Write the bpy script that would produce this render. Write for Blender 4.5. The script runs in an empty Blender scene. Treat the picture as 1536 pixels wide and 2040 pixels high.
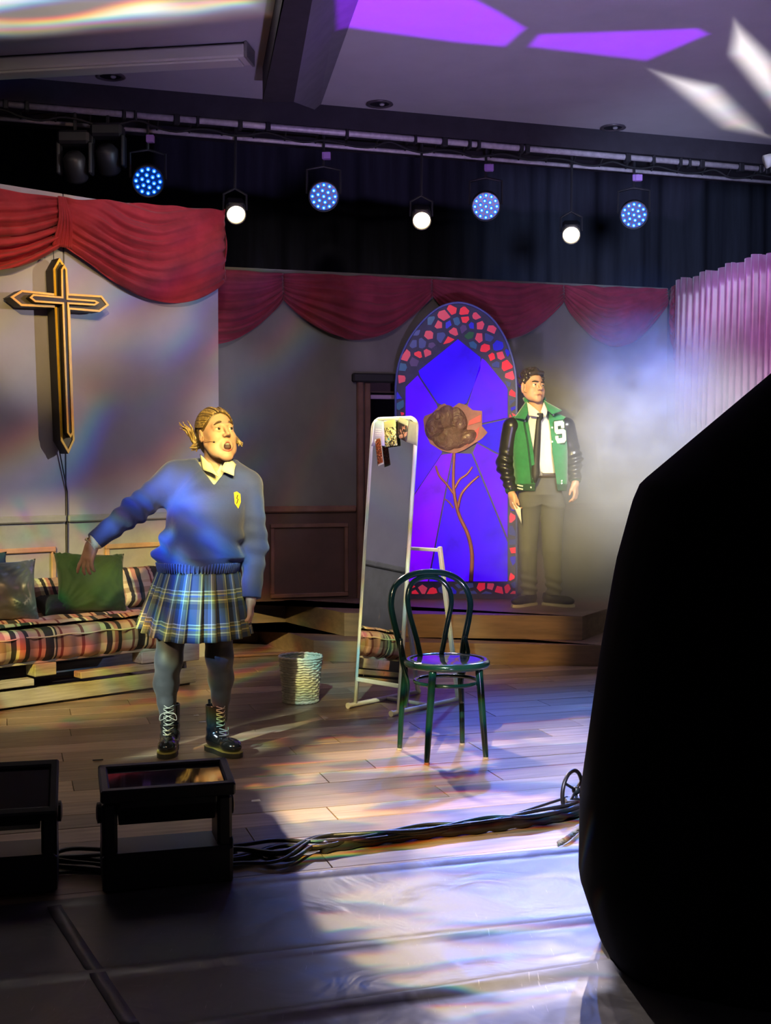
import bpy, bmesh, math, random
import numpy as np
from mathutils import Vector, Matrix

SC = bpy.context.scene
COL = SC.collection
# ------------------------------------------------------------------ camera
F_PX, EYE, PITCH = 2450.0, 1.418, math.atan(90.0 / 2450.0)
cam_d = bpy.data.cameras.new('camera')
cam_d.sensor_fit = 'VERTICAL'
cam_d.sensor_height = 24.0
cam_d.lens = F_PX / 2040.0 * 24.0
cam_d.clip_start = 0.05
cam_d.clip_end = 100
cam = bpy.data.objects.new('camera', cam_d)
cam.location = (0, 0, EYE)
cam.rotation_euler = (math.pi / 2 - PITCH, 0, 0)
COL.objects.link(cam)
SC.camera = cam

def ray(px, py):
    xc, yc = (px - 768.0) / F_PX, (1020.0 - py) / F_PX
    return np.array([xc, math.cos(PITCH) + yc * math.sin(PITCH), -math.sin(PITCH) + yc * math.cos(PITCH)])
def P(px, py, Y):
    """point of the photograph at depth Y (metres in front of the camera)"""
    d = ray(px, py)
    return np.array([0, 0, EYE]) + d * (Y / d[1])
def PZ(px, py, z=0.0):
    d = ray(px, py)
    return np.array([0, 0, EYE]) + d * ((z - EYE) / d[2])
def PL(px, py, o, u):
    """point on the vertical plane through o (xy) along u (xy)"""
    d = ray(px, py)
    n = np.array([-u[1], u[0]])
    t = (n @ np.array(o[:2])) / (n @ d[:2])
    return np.array([0, 0, EYE]) + d * t

# ------------------------------------------------------------------ world, exposure
w = bpy.data.worlds.new('world'); SC.world = w
w.use_nodes = True
w.node_tree.nodes['Background'].inputs[0].default_value = (0.55, 0.45, 0.62, 1)
w.node_tree.nodes['Background'].inputs[1].default_value = 0.035
SC.view_settings.view_transform = 'Standard'
SC.view_settings.look = 'None'
SC.view_settings.gamma = 1.0
SC.view_settings.use_curve_mapping = False
SC.view_settings.exposure = 0.0
cy = SC.cycles
cy.max_bounces = 6; cy.diffuse_bounces = 2; cy.glossy_bounces = 3; cy.transmission_bounces = 4
cy.volume_bounces = 0; cy.transparent_max_bounces = 8
cy.caustics_reflective = False; cy.caustics_refractive = False
cy.use_denoising = True
cy.sample_clamp_indirect = 4.0
cy.volume_step_rate = 1.0; cy.volume_max_steps = 64

# ------------------------------------------------------------------ node helpers
class NT:
    def __init__(s, tree): s.t = tree
    def n(s, typ, **kw):
        x = s.t.nodes.new(typ)
        for k, v in kw.items(): setattr(x, k, v)
        return x
    def l(s, a, b): s.t.links.new(a, b)
    def inp(s, sock, v):
        if isinstance(v, bpy.types.NodeSocket): s.l(v, sock)
        elif v is not None: sock.default_value = v
    def math(s, op, a, b=None, c=None, clamp=False):
        x = s.n('ShaderNodeMath', operation=op); x.use_clamp = clamp
        s.inp(x.inputs[0], a); s.inp(x.inputs[1], b); s.inp(x.inputs[2], c)
        return x.outputs[0]
    def sstep(s, v, a, b, to0=0.0, to1=1.0):
        x = s.n('ShaderNodeMapRange', interpolation_type='SMOOTHSTEP')
        s.inp(x.inputs['Value'], v); s.inp(x.inputs['From Min'], a); s.inp(x.inputs['From Max'], b)
        s.inp(x.inputs['To Min'], to0); s.inp(x.inputs['To Max'], to1)
        return x.outputs[0]
    def vmath(s, op, a, b=None):
        x = s.n('ShaderNodeVectorMath', operation=op)
        s.inp(x.inputs[0], a); s.inp(x.inputs[1], b)
        return x.outputs[0]
    def comb(s, x, y, z=0.0):
        c = s.n('ShaderNodeCombineXYZ')
        s.inp(c.inputs[0], x); s.inp(c.inputs[1], y); s.inp(c.inputs[2], z)
        return c.outputs[0]
    def sep(s, v):
        c = s.n('ShaderNodeSeparateXYZ'); s.l(v, c.inputs[0]); return c.outputs
    def noise(s, vec, scale=5.0, detail=2.0, rough=0.5, dist=0.0):
        x = s.n('ShaderNodeTexNoise')
        if vec is not None: s.l(vec, x.inputs['Vector'])
        x.inputs['Scale'].default_value = scale; x.inputs['Detail'].default_value = detail
        x.inputs['Roughness'].default_value = rough; x.inputs['Distortion'].default_value = dist
        return x.outputs['Fac']
    def ramp(s, fac, stops, interp='LINEAR'):
        x = s.n('ShaderNodeValToRGB'); cr = x.color_ramp; cr.interpolation = interp
        while len(cr.elements) > 1: cr.elements.remove(cr.elements[-1])
        cr.elements[0].position = stops[0][0]; cr.elements[0].color = (*stops[0][1], 1)
        for p, c in stops[1:]:
            e = cr.elements.new(p); e.color = (*c, 1)
        s.l(fac, x.inputs[0]); return x.outputs[0]
    def mix(s, fac, a, b, blend='MIX'):
        x = s.n('ShaderNodeMix', data_type='RGBA', blend_type=blend)
        s.inp(x.inputs[0], fac)
        s.inp(x.inputs[6], (*a, 1) if isinstance(a, tuple) and len(a) == 3 else a)
        s.inp(x.inputs[7], (*b, 1) if isinstance(b, tuple) and len(b) == 3 else b)
        return x.outputs[2]

MATS = {}
def mat(name, col=(0.5, 0.5, 0.5), rough=0.6, metal=0.0, spec=0.5, vary=0.0, scale=8.0, stretch=(1, 1, 1), bump=0.0,
        bscale=60.0, objrand=0.0, sheen=0.0, emit=None, estr=0.0, coat=0.0, build=None, twoside=False):
    """procedural principled material: base colour broken up by noise, fine bump"""
    if name in MATS: return MATS[name]
    m = bpy.data.materials.new(name); m.use_nodes = True; MATS[name] = m
    k = NT(m.node_tree); b = m.node_tree.nodes['Principled BSDF']
    tc = k.n('ShaderNodeTexCoord').outputs['Object']
    mp = k.n('ShaderNodeMapping'); k.l(tc, mp.inputs[0]); mp.inputs['Scale'].default_value = stretch
    c = None
    if build:
        c = build(k, mp.outputs[0], b)
    if c is None:
        c = col
        if vary > 0:
            f = k.noise(mp.outputs[0], scale, 4.0, 0.6)
            lo = tuple(max(0, x * (1 - vary)) for x in col); hi = tuple(min(1, x * (1 + vary)) for x in col)
            c = k.ramp(f, [(0.3, lo), (0.7, hi)])
    if objrand > 0:
        oi = k.n('ShaderNodeObjectInfo').outputs['Random']
        hs = k.n('ShaderNodeHueSaturation')
        k.l(k.sstep(oi, 0, 1, 1 - objrand, 1 + objrand), hs.inputs['Value'])
        k.inp(hs.inputs['Color'], (*c, 1) if isinstance(c, tuple) else c); c = hs.outputs[0]
    k.inp(b.inputs['Base Color'], (*c, 1) if isinstance(c, tuple) else c)
    b.inputs['Roughness'].default_value = rough; b.inputs['Metallic'].default_value = metal
    b.inputs['Specular IOR Level'].default_value = spec
    b.inputs['Coat Weight'].default_value = coat
    if sheen: b.inputs['Sheen Weight'].default_value = sheen
    if emit:
        b.inputs['Emission Color'].default_value = (*emit, 1); b.inputs['Emission Strength'].default_value = estr
    if bump > 0:
        bp = k.n('ShaderNodeBump'); bp.inputs['Strength'].default_value = bump; bp.inputs['Distance'].default_value = 0.01
        k.l(k.noise(mp.outputs[0], bscale, 3.0, 0.6), bp.inputs['Height']); k.l(bp.outputs[0], b.inputs['Normal'])
    return m

# ------------------------------------------------------------------ lights of the rig
def aim(o, tgt):
    d = Vector(tgt) - o.location
    o.rotation_euler = d.to_track_quat('-Z', 'Y').to_euler()
def gobo_uv(o, p):
    """gobo-plane coordinates of a world point seen from spot o"""
    q = o.rotation_euler.to_matrix().inverted() @ (Vector(p) - o.location)
    return q.x / -q.z, q.y / -q.z
def spot(name, loc, tgt, power, col, ang, blend=0.3, size=0.05, gobo=None):
    d = bpy.data.lights.new(name, 'SPOT'); d.energy = power; d.color = col
    d.spot_size = math.radians(ang); d.spot_blend = blend; d.shadow_soft_size = size
    o = bpy.data.objects.new(name, d); o.location = loc; aim(o, tgt); COL.objects.link(o)
    if gobo:
        d.use_nodes = True; k = NT(d.node_tree)
        em = [x for x in d.node_tree.nodes if x.type == 'EMISSION'][0]
        nrm = k.n('ShaderNodeTexCoord').outputs['Normal']
        x, y, z = k.sep(nrm)
        az = k.math('ABSOLUTE', z)
        u, v = k.math('DIVIDE', x, az), k.math('DIVIDE', y, az)
        gobo(k, u, v, em, o)
    return o
def water_gobo(sx, sy, lo, hi, floor=0.0, fringe=0.02, seed=0.0, tint=None, dist=0.6, detail=1.5, rot=0.0):
    """rippling-water gobo wheel: stretched noise, edges split into colours"""
    def g(k, u, v, em, o):
        if rot:
            c_, s_ = math.cos(rot), math.sin(rot)
            u, v = (k.math('ADD', k.math('MULTIPLY', u, c_), k.math('MULTIPLY', v, s_)),
                    k.math('SUBTRACT', k.math('MULTIPLY', v, c_), k.math('MULTIPLY', u, s_)))
        ch = []
        for i in (-1, 0, 1):
            vec = k.comb(k.math('MULTIPLY', u, sx), k.math('MULTIPLY', k.math('ADD', v, i * fringe), sy), seed)
            f = k.noise(vec, 1.0, detail, 0.5, dist)
            ch.append(k.sstep(f, lo, hi, floor, 1.0))
        cc = k.n('ShaderNodeCombineColor')
        for i in range(3): k.l(ch[i], cc.inputs[i])
        out = cc.outputs[0]
        if tint: out = tint(k, u, v, out)
        k.l(out, em.inputs['Color'])
    return g
def poly_gobo(polys, soft=0.01, colour=(1, 1, 1)):
    """framing-shutter gobo: light only inside the convex world-space polygons"""
    def g(k, u, v, em, o):
        tot = None
        for pl in polys:
            uv = [gobo_uv(o, p) for p in pl]
            A = sum(uv[i][0] * uv[(i + 1) % len(uv)][1] - uv[(i + 1) % len(uv)][0] * uv[i][1] for i in range(len(uv)))
            if A < 0: uv = uv[::-1]
            m = None
            for i in range(len(uv)):
                (x0, y0), (x1, y1) = uv[i], uv[(i + 1) % len(uv)]
                L = math.hypot(x1 - x0, y1 - y0)
                nx, ny = -(y1 - y0) / L, (x1 - x0) / L
                dd = k.math('ADD', k.math('MULTIPLY', u, nx), k.math('MULTIPLY_ADD', v, ny, -(nx * x0 + ny * y0)))
                m = dd if m is None else k.math('MINIMUM', m, dd)
            tot = m if tot is None else k.math('MAXIMUM', tot, m)
        s_ = k.sstep(tot, 0.0, soft)
        k.l(k.mix(s_, (0, 0, 0), colour), em.inputs['Color'])
    return g
# front-of-house and side lanterns (outside the picture), aimed at the stage, and some added fills
KEY_YELLOW = (1.0, 0.74, 0.22)
spot('key_on_girl', (0.9, 0.4, 4.0), (-0.80, 6.05, 1.56), 4000, KEY_YELLOW, 9.5, 0.8, 0.06)
spot('key_on_boy', (-1.6, 1.5, 4.1), (1.19, 9.6, 1.45), 6500, (1.0, 0.78, 0.24), 15, 0.8, 0.06)
spot('amber_on_steps', (0.9, 0.8, 3.9), tuple(PZ(960, 1262, 0.2)), 1500, (1.0, 0.55, 0.16), 9, 0.6, 0.05)

def masked(polys, inner, soft=0.03):
    """gobo wheel behind framing shutters"""
    pg = poly_gobo(polys, soft)
    def g(k, u, v, em, o):
        inner(k, u, v, em, o); a = em.inputs['Color'].links[0].from_socket
        pg(k, u, v, em, o); b = em.inputs['Color'].links[0].from_socket
        k.l(k.mix(1.0, a, b, 'MULTIPLY'), em.inputs['Color'])
    return g
def fl_(*pts): return [tuple(PZ(x, y, 0.0)) for x, y in pts]
# warm rippled gobo over the front of the stage (its left edge cut by a shutter)
def warm_tint(k, u, v, c):
    f = k.sstep(u, -0.02, 0.14)
    return k.mix(1.0, c, k.mix(f, (1.0, 0.76, 0.32), (0.80, 0.76, 1.0)), 'MULTIPLY')
spot('floor_gobo', (-0.5, 0.6, 4.1), tuple(PZ(800, 1650)), 4800, (1, 1, 1), 44, 0.25, 0.01,
     masked([fl_((455, 1552), (640, 1462), (1180, 1400), (1230, 1560), (1230, 1650), (575, 1650)), fl_((560, 1625), (1230, 1590), (1240, 1980), (900, 2060), (650, 1900), (588, 1790))],
            water_gobo(8, 30, 0.45, 0.57, 0.05, 0.0022, 3.1, warm_tint, 0.9, 2.0, rot=0.22), 0.012))
# cool-white rippled gobo from the right across the side wall and back wall
spot('wall_gobo', (3.3, 6.4, 2.9), (-1.9, 8.55, 2.0), 560, (0.84, 0.78, 1.0), 48, 0.5, 0.03,
     water_gobo(5.5, 9, 0.38, 0.64, 0.14, 0.016, 7.7, None, 0.4, 1.0, rot=0.6))
# blue-white rippled gobo from the left on the girl, bed and boots
def blue_tint(k, u, v, c):
    return k.mix(1.0, c, k.mix(k.sstep(v, -0.10, 0.02), (0.70, 0.85, 0.75), (0.26, 0.50, 1.0)), 'MULTIPLY')
spot('side_gobo', (-3.6, 2.2, 2.6), (-0.95, 6.1, 0.85), 4200, (1, 1, 1), 34, 0.4, 0.02,
     masked([[tuple(P(x, y, 6.0)) for x, y in ((232, 1010), (330, 905), (400, 930), (470, 990), (525, 1150), (525, 1520), (250, 1560))]],
            water_gobo(12, 14, 0.38, 0.56, 0.12, 0.006, 1.4, blue_tint, 0.5, 1.5, rot=-0.5), 0.03))
# warm streaks over the bed
spot('bed_gobo', (-2.7, 1.6, 3.8), (-1.95, 7.6, 0.50), 3000, (1.0, 0.78, 0.32), 18, 0.5, 0.02,
     water_gobo(24, 14, 0.40, 0.55, 0.25, 0.012, 9.3, None, 0.5, 1.5, rot=0.5))
# patches of light on the ceiling, thrown by spots near the floor
def ce(*pts): return [tuple(PZ(x, y, 4.3)) for x, y in pts]
spot('violet_on_ceiling', (0.6, 4.2, 0.25), tuple(PZ(1060, 70, 4.3)), 4200, (0.30, 0.0, 1.0), 60, 0.2, 0.006,
     poly_gobo([ce((650, -60), (900, -40), (1000, 20), (1062, 52), (1010, 98), (900, 88), (660, 55)),
                ce((1068, 64), (1395, 52), (1425, 68), (1290, 126), (1040, 96))], 0.012))
spot('violet_spill', (0.6, 4.2, 0.25), tuple(PZ(1150, 150, 4.3)), 560, (0.60, 0.45, 1.0), 75, 1.0, 0.1)
spot('white_on_ceiling', (1.3, 4.6, 0.25), tuple(PZ(1440, 130, 4.3)), 6000, (1.0, 0.95, 0.88), 40, 0.4, 0.01,
     masked([ce((1330, -30), (1400, -30), (1560, 120), (1640, 330), (1420, 215), (1440, 110)), ce((1270, 128), (1440, 165), (1560, 285), (1430, 262))],
            water_gobo(7, 12, 0.25, 0.50, 0.25, 0.012, 5.5, None, 0.5, 1.5), 0.03))
spot('white_on_ceiling_left', (-1.2, 3.9, 0.3), tuple(PZ(250, 20, 4.3)), 5000, (1.0, 0.90, 0.74), 52, 0.6, 0.01,
     masked([ce((-200, -300), (560, -300), (556, 45), (330, 62), (100, 88), (-200, 95))], water_gobo(3.0, 22, 0.38, 0.58, 0.22, 0.006, 4.2, None, 0.4, 1.5, rot=0.15), 0.05))
# violet and pink side light on the right-hand curtain and smoke
spot('violet_side', (0.6, 6.8, 3.9), (2.95, 9.6, 2.3), 420, (0.42, 0.22, 1.0), 30, 0.5, 0.03)
spot('pink_side', (1.2, 6.6, 3.2), (2.9, 9.9, 2.0), 160, (1.0, 0.32, 0.30), 34, 0.6, 0.05)
spot('smoke_fill', (2.3, 5.0, 4.1), (2.10, 10.2, 1.10), 5500, (0.90, 0.92, 1.0), 23, 0.9, 0.08)  # added spot that brightens the smoke
# dim overall wash on the back of the set and red drapes
spot('back_wash', (-0.3, 3.0, 4.1), (0.2, 10.2, 1.9), 260, (1.0, 0.82, 0.74), 46, 0.8, 0.2)
spot('red_drape_wash', (-0.2, 4.6, 3.9), (-2.0, 8.6, 3.0), 200, (1.0, 0.62, 0.52), 26, 0.7, 0.1)
spot('stage_wash', (-0.8, 0.8, 4.1), (-0.9, 6.9, 0), 420, (1.0, 0.74, 0.42), 26, 0.9, 0.2)
def prism_tint(k, u, v, c):
    return k.mix(1.0, c, k.ramp(k.noise(k.comb(k.math('MULTIPLY', u, 20.0), k.math('MULTIPLY', v, 26.0), 2.0), 1.0, 1), [(0.35, (0.95, 0.80, 0.25)), (0.5, (0.85, 0.9, 0.55)), (0.62, (0.35, 0.85, 0.90))]), 'MULTIPLY')
spot('mirror_gobo', (-0.9, 0.8, 4.0), (-0.25, 7.2, 0.70), 2600, (1, 1, 1), 13, 0.7, 0.02,
     water_gobo(14, 16, 0.36, 0.60, 0.10, 0.004, 6.2, prism_tint, 0.4, 1.5, rot=0.4))
spot('lilac_fill_left', (0.6, 2.6, 3.8), (-3.6, 6.6, 1.6), 700, (0.80, 0.74, 0.82), 20, 0.9, 0.1)  # added fill on the out-of-view wall that the mirror reflects
spot('drop_fill', (1.8, 6.2, 2.9), (2.6, 12.2, 3.7), 800, (0.50, 0.62, 1.0), 34, 1.0, 0.3)  # added spot that lifts the drop, in place of haze
spot('cross_fill', (-0.6, 2.2, 4.0), (-2.36, 8.25, 2.45), 900, (1.0, 0.70, 0.22), 13, 0.9, 0.08)  # added spot that brightens the gold outlines
# ------------------------------------------------------------------ mesh helpers
def link(o, parent=None):
    COL.objects.link(o)
    if parent is not None: o.parent = parent
    return o
def empty(name, loc=(0, 0, 0), rotz=0.0):
    o = bpy.data.objects.new(name, None); o.location = loc; o.rotation_euler = (0, 0, rotz)
    o.empty_display_size = 0.1
    return link(o)
def tag(o, label=None, cat=None, group=None, kind=None):
    if label: o['label'] = label
    if cat: o['category'] = cat
    if group: o['group'] = group
    if kind: o['kind'] = kind
    return o
def copy_tree(o, parent=None):
    c = o.copy(); COL.objects.link(c); c.parent = parent
    for ch in list(o.children): copy_tree(ch, c)
    return c

class MB:
    def __init__(s): s.v = []; s.f = []; s.m = []; s.uv = []; s.cur = 0
    def add(s, vs, fs, uvs=None):
        b = len(s.v); s.v += [tuple(map(float, x)) for x in vs]
        for f in fs: s.f.append([b + i for i in f]); s.m.append(s.cur)
        s.uv += list(uvs) if uvs is not None else [(0, 0)] * len(vs)
        return s
    def box(s, c, d, rot=None, ch=0.0):
        """box centre c, full size d, chamfer ch"""
        hx, hy, hz = d[0] / 2, d[1] / 2, d[2] / 2
        if ch <= 0:
            vs = [(x * hx, y * hy, z * hz) for x in (-1, 1) for y in (-1, 1) for z in (-1, 1)]
            fs = [(0, 1, 3, 2), (4, 6, 7, 5), (0, 4, 5, 1), (2, 3, 7, 6), (0, 2, 6, 4), (1, 5, 7, 3)]
        else:
            ch = min(ch, hx * .95, hy * .95, hz * .95)
            vs, idx = [], {}
            for x in (-1, 1):
                for y in (-1, 1):
                    for z in (-1, 1):
                        for ax in range(3):
                            p = [x * (hx - ch), y * (hy - ch), z * (hz - ch)]
                            p[ax] = (x, y, z)[ax] * (hx, hy, hz)[ax]
                            idx[(x, y, z, ax)] = len(vs); vs.append(tuple(p))
            fs = []
            for ax in range(3):
                o1, o2 = [a for a in range(3) if a != ax]
                for sg in (-1, 1):
                    q = []
                    for a, b in ((-1, -1), (1, -1), (1, 1), (-1, 1)):
                        k = [0, 0, 0]; k[ax] = sg; k[o1] = a; k[o2] = b; q.append(idx[(*k, ax)])
                    fs.append(q)
                for a in (-1, 1):
                    for b in (-1, 1):
                        k0 = [0, 0, 0]; k0[ax] = -1; k0[o1] = a; k0[o2] = b
                        k1 = list(k0); k1[ax] = 1
                        fs.append([idx[(*k0, o1)], idx[(*k1, o1)], idx[(*k1, o2)], idx[(*k0, o2)]])
            for x in (-1, 1):
                for y in (-1, 1):
                    for z in (-1, 1): fs.append([idx[(x, y, z, a)] for a in range(3)])
        R = rot if rot is not None else Matrix.Identity(3)
        vs = [tuple(R @ Vector(p) + Vector(c)) for p in vs]
        return s.add(vs, fs)
    def bar(s, a, b, wx, wy, up=(0, 0, 1), ch=0.0):
        a, b = Vector(a), Vector(b); d = (b - a); L = d.length; z = d / L
        x = Vector(up).cross(z)
        if x.length < 1e-4: x = Vector((1, 0, 0)).cross(z)
        x.normalize(); y = z.cross(x)
        R = Matrix((x, y, z)).transposed()
        return s.box((a + b) / 2, (wx, wy, L), R, ch)
    def tube(s, pts, r, n=10, cap=True, closed=False, flat=1.0):
        pts = [Vector(p) for p in pts]; N = len(pts)
        rs = list(r) if hasattr(r, '__len__') else [r] * N
        T = []
        for i in range(N):
            if closed: d = pts[(i + 1) % N] - pts[i - 1]
            else: d = pts[min(i + 1, N - 1)] - pts[max(i - 1, 0)]
            T.append(d.normalized())
        ref = Vector((0, 0, 1)) if abs(T[0].z) < 0.9 else Vector((1, 0, 0))
        x = (ref - T[0] * ref.dot(T[0])).normalized()
        vs, fs = [], []
        for i in range(N):
            x = (x - T[i] * x.dot(T[i])).normalized(); y = T[i].cross(x)
            for j in range(n):
                a = 2 * math.pi * j / n
                vs.append(pts[i] + (x * math.cos(a) * flat + y * math.sin(a)) * rs[i])
        M_ = N if closed else N - 1
        for i in range(M_):
            for j in range(n):
                a, b = i * n + j, i * n + (j + 1) % n
                c, d = ((i + 1) % N) * n + (j + 1) % n, ((i + 1) % N) * n + j
                fs.append((a, b, c, d))
        if cap and not closed:
            fs.append(tuple(range(n))[::-1]); fs.append(tuple((N - 1) * n + j for j in range(n)))
        return s.add(vs, fs)
    def lathe(s, prof, n=32, c=(0, 0, 0), rot=None, capb=True, capt=True):
        vs, fs = [], []
        R = rot if rot is not None else Matrix.Identity(3)
        for r, z in prof:
            for j in range(n):
                a = 2 * math.pi * j / n
                vs.append(R @ Vector((r * math.cos(a), r * math.sin(a), z)) + Vector(c))
        for i in range(len(prof) - 1):
            for j in range(n):
                fs.append((i * n + j, i * n + (j + 1) % n, (i + 1) * n + (j + 1) % n, (i + 1) * n + j))
        if capb: fs.append(tuple(range(n))[::-1])
        if capt: fs.append(tuple((len(prof) - 1) * n + j for j in range(n)))
        return s.add(vs, fs)
    def prism(s, poly, y0, y1, f=None):
        """extrude polygon given as (x,z) from y0 to y1"""
        n = len(poly)
        f = f or (lambda x, y, z: (x, y, z))
        vs = [f(x, y0, z) for x, z in poly] + [f(x, y1, z) for x, z in poly]
        fs = [tuple(range(n)), tuple(range(2 * n - 1, n - 1, -1))]
        for i in range(n):
            j = (i + 1) % n; fs.append((i, n + i, n + j, j))
        return s.add(vs, fs)
    def grid(s, fn, nu, nv, closed_u=False, uvf=None):
        vs, uvs, fs = [], [], []
        U = nu if closed_u else nu + 1
        for j in range(nv + 1):
            for i in range(U):
                a, b = i / nu, j / nv
                vs.append(fn(a, b)); uvs.append(uvf(a, b) if uvf else (a, b))
        for j in range(nv):
            for i in range(nu):
                i2 = (i + 1) % U if closed_u else i + 1
                fs.append((j * U + i, j * U + i2, (j + 1) * U + i2, (j + 1) * U + i))
        return s.add(vs, fs, uvs)
    def sphere(s, c, r, n=16, m=10, rot=None):
        r = r if hasattr(r, '__len__') else (r, r, r)
        R = rot if rot is not None else Matrix.Identity(3)
        vs, fs = [], []
        for i in range(1, m):
            t = math.pi * i / m
            for j in range(n):
                a = 2 * math.pi * j / n
                vs.append(R @ Vector((r[0] * math.sin(t) * math.cos(a), r[1] * math.sin(t) * math.sin(a), r[2] * math.cos(t))) + Vector(c))
        top, bot = len(vs), len(vs) + 1
        vs += [R @ Vector((0, 0, r[2])) + Vector(c), R @ Vector((0, 0, -r[2])) + Vector(c)]
        for i in range(m - 2):
            for j in range(n):
                fs.append((i * n + j, (i + 1) * n + j, (i + 1) * n + (j + 1) % n, i * n + (j + 1) % n))
        for j in range(n):
            fs.append((top, j, (j + 1) % n)); fs.append((bot, (m - 2) * n + (j + 1) % n, (m - 2) * n + j))
        return s.add(vs, fs)
    def data(s, name, mats, smooth=False, uv=False):
        me = bpy.data.meshes.new(name); me.from_pydata(s.v, [], s.f)
        for m in (mats if isinstance(mats, (list, tuple)) else [mats]): me.materials.append(m)
        if any(s.m): me.polygons.foreach_set('material_index', s.m)
        if smooth: me.polygons.foreach_set('use_smooth', [True] * len(me.polygons))
        if uv:
            l = me.uv_layers.new(name='UVMap')
            idx = np.zeros(len(me.loops), dtype=np.int32); me.loops.foreach_get('vertex_index', idx)
            l.data.foreach_set('uv', np.array(s.uv, dtype=np.float32)[idx].ravel())
        bm = bmesh.new(); bm.from_mesh(me); bmesh.ops.recalc_face_normals(bm, faces=bm.faces); bm.to_mesh(me); bm.free()
        me.update(); return me
    def build(s, name, mats, parent=None, smooth=False, uv=False, angle=None, solid=0.0, sub=0, bevel=0.0):
        me = s.data(name, mats, smooth or angle is not None, uv)
        if angle is not None: me.set_sharp_from_angle(angle=math.radians(angle))
        o = link(bpy.data.objects.new(name, me), parent)
        if solid:
            md = o.modifiers.new('solid', 'SOLIDIFY'); md.thickness = abs(solid); md.offset = 1 if solid > 0 else -1
        if bevel:
            md = o.modifiers.new('bevel', 'BEVEL'); md.width = bevel; md.segments = 2; md.limit_method = 'ANGLE'
        if sub:
            md = o.modifiers.new('sub', 'SUBSURF'); md.levels = sub; md.render_levels = sub
        return o

def spline(pts, n=8, closed=False):
    """Catmull-Rom through pts"""
    p = [np.array(q, float) for q in pts]; N = len(p); out = []
    R_ = range(N if closed else N - 1)
    for i in R_:
        if closed: a, b, c, d = p[i - 1], p[i], p[(i + 1) % N], p[(i + 2) % N]
        else: a, b, c, d = p[max(i - 1, 0)], p[i], p[i + 1], p[min(i + 2, N - 1)]
        for k in range(n):
            t = k / n
            out.append(0.5 * ((2 * b) + (-a + c) * t + (2 * a - 5 * b + 4 * c - d) * t * t + (-a + 3 * b - 3 * c + d) * t ** 3))
    if not closed: out.append(p[-1])
    return out
def lerp(a, b, t): return a + (b - a) * t
def vnoise(seed=0):
    """cheap smooth pseudo-noise of 2-3 coordinates"""
    r = random.Random(seed); terms = [(r.uniform(-1, 1), r.uniform(-1, 1), r.uniform(-1, 1), r.uniform(0, 6.28)) for _ in range(7)]
    def f(x, y=0.0, z=0.0):
        return sum(np.sin(a * x + b * y + c * z + d) for a, b, c, d in terms) / 7
    return f

# ------------------------------------------------------------------ signed-distance modelling for soft bodies
def smin(a, b, k): 
    h = np.clip(0.5 + 0.5 * (b - a) / k, 0, 1)
    return b + (a - b) * h - k * h * (1 - h)
def smax(a, b, k): return -smin(-a, -b, k)
def sd_seg(p, a, b, ra, rb=None):
    rb = ra if rb is None else rb
    a = np.array(a, np.float32); b = np.array(b, np.float32); ba = b - a
    pa = p - a; h = np.clip((pa @ ba) / float(ba @ ba), 0, 1)
    return np.sqrt(((pa - h[:, None] * ba) ** 2).sum(1)) - (ra + (rb - ra) * h)
def sd_chain(p, pts, rs, k=0.02):
    d = None
    for i in range(len(pts) - 1):
        q = sd_seg(p, pts[i], pts[i + 1], rs[i], rs[i + 1])
        d = q if d is None else np.minimum(d, q) if k == 0 else smin(d, q, k)
    return d
def sd_ell(p, c, r, R=None):
    q = p - np.array(c, np.float32)
    if R is not None: q = q @ np.array(R, np.float32)      # columns of R = local axes
    r = np.array(r, np.float32)
    k0 = np.sqrt(((q / r) ** 2).sum(1)); k1 = np.sqrt(((q / (r * r)) ** 2).sum(1))
    return k0 * (k0 - 1) / np.maximum(k1, 1e-6)
def sd_box(p, c, h, r=0.0, R=None):
    q = p - np.array(c, np.float32)
    if R is not None: q = q @ np.array(R, np.float32)
    q = np.abs(q) - (np.array(h, np.float32) - r)
    return np.sqrt((np.maximum(q, 0) ** 2).sum(1)) + np.minimum(q.max(1), 0) - r
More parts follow.
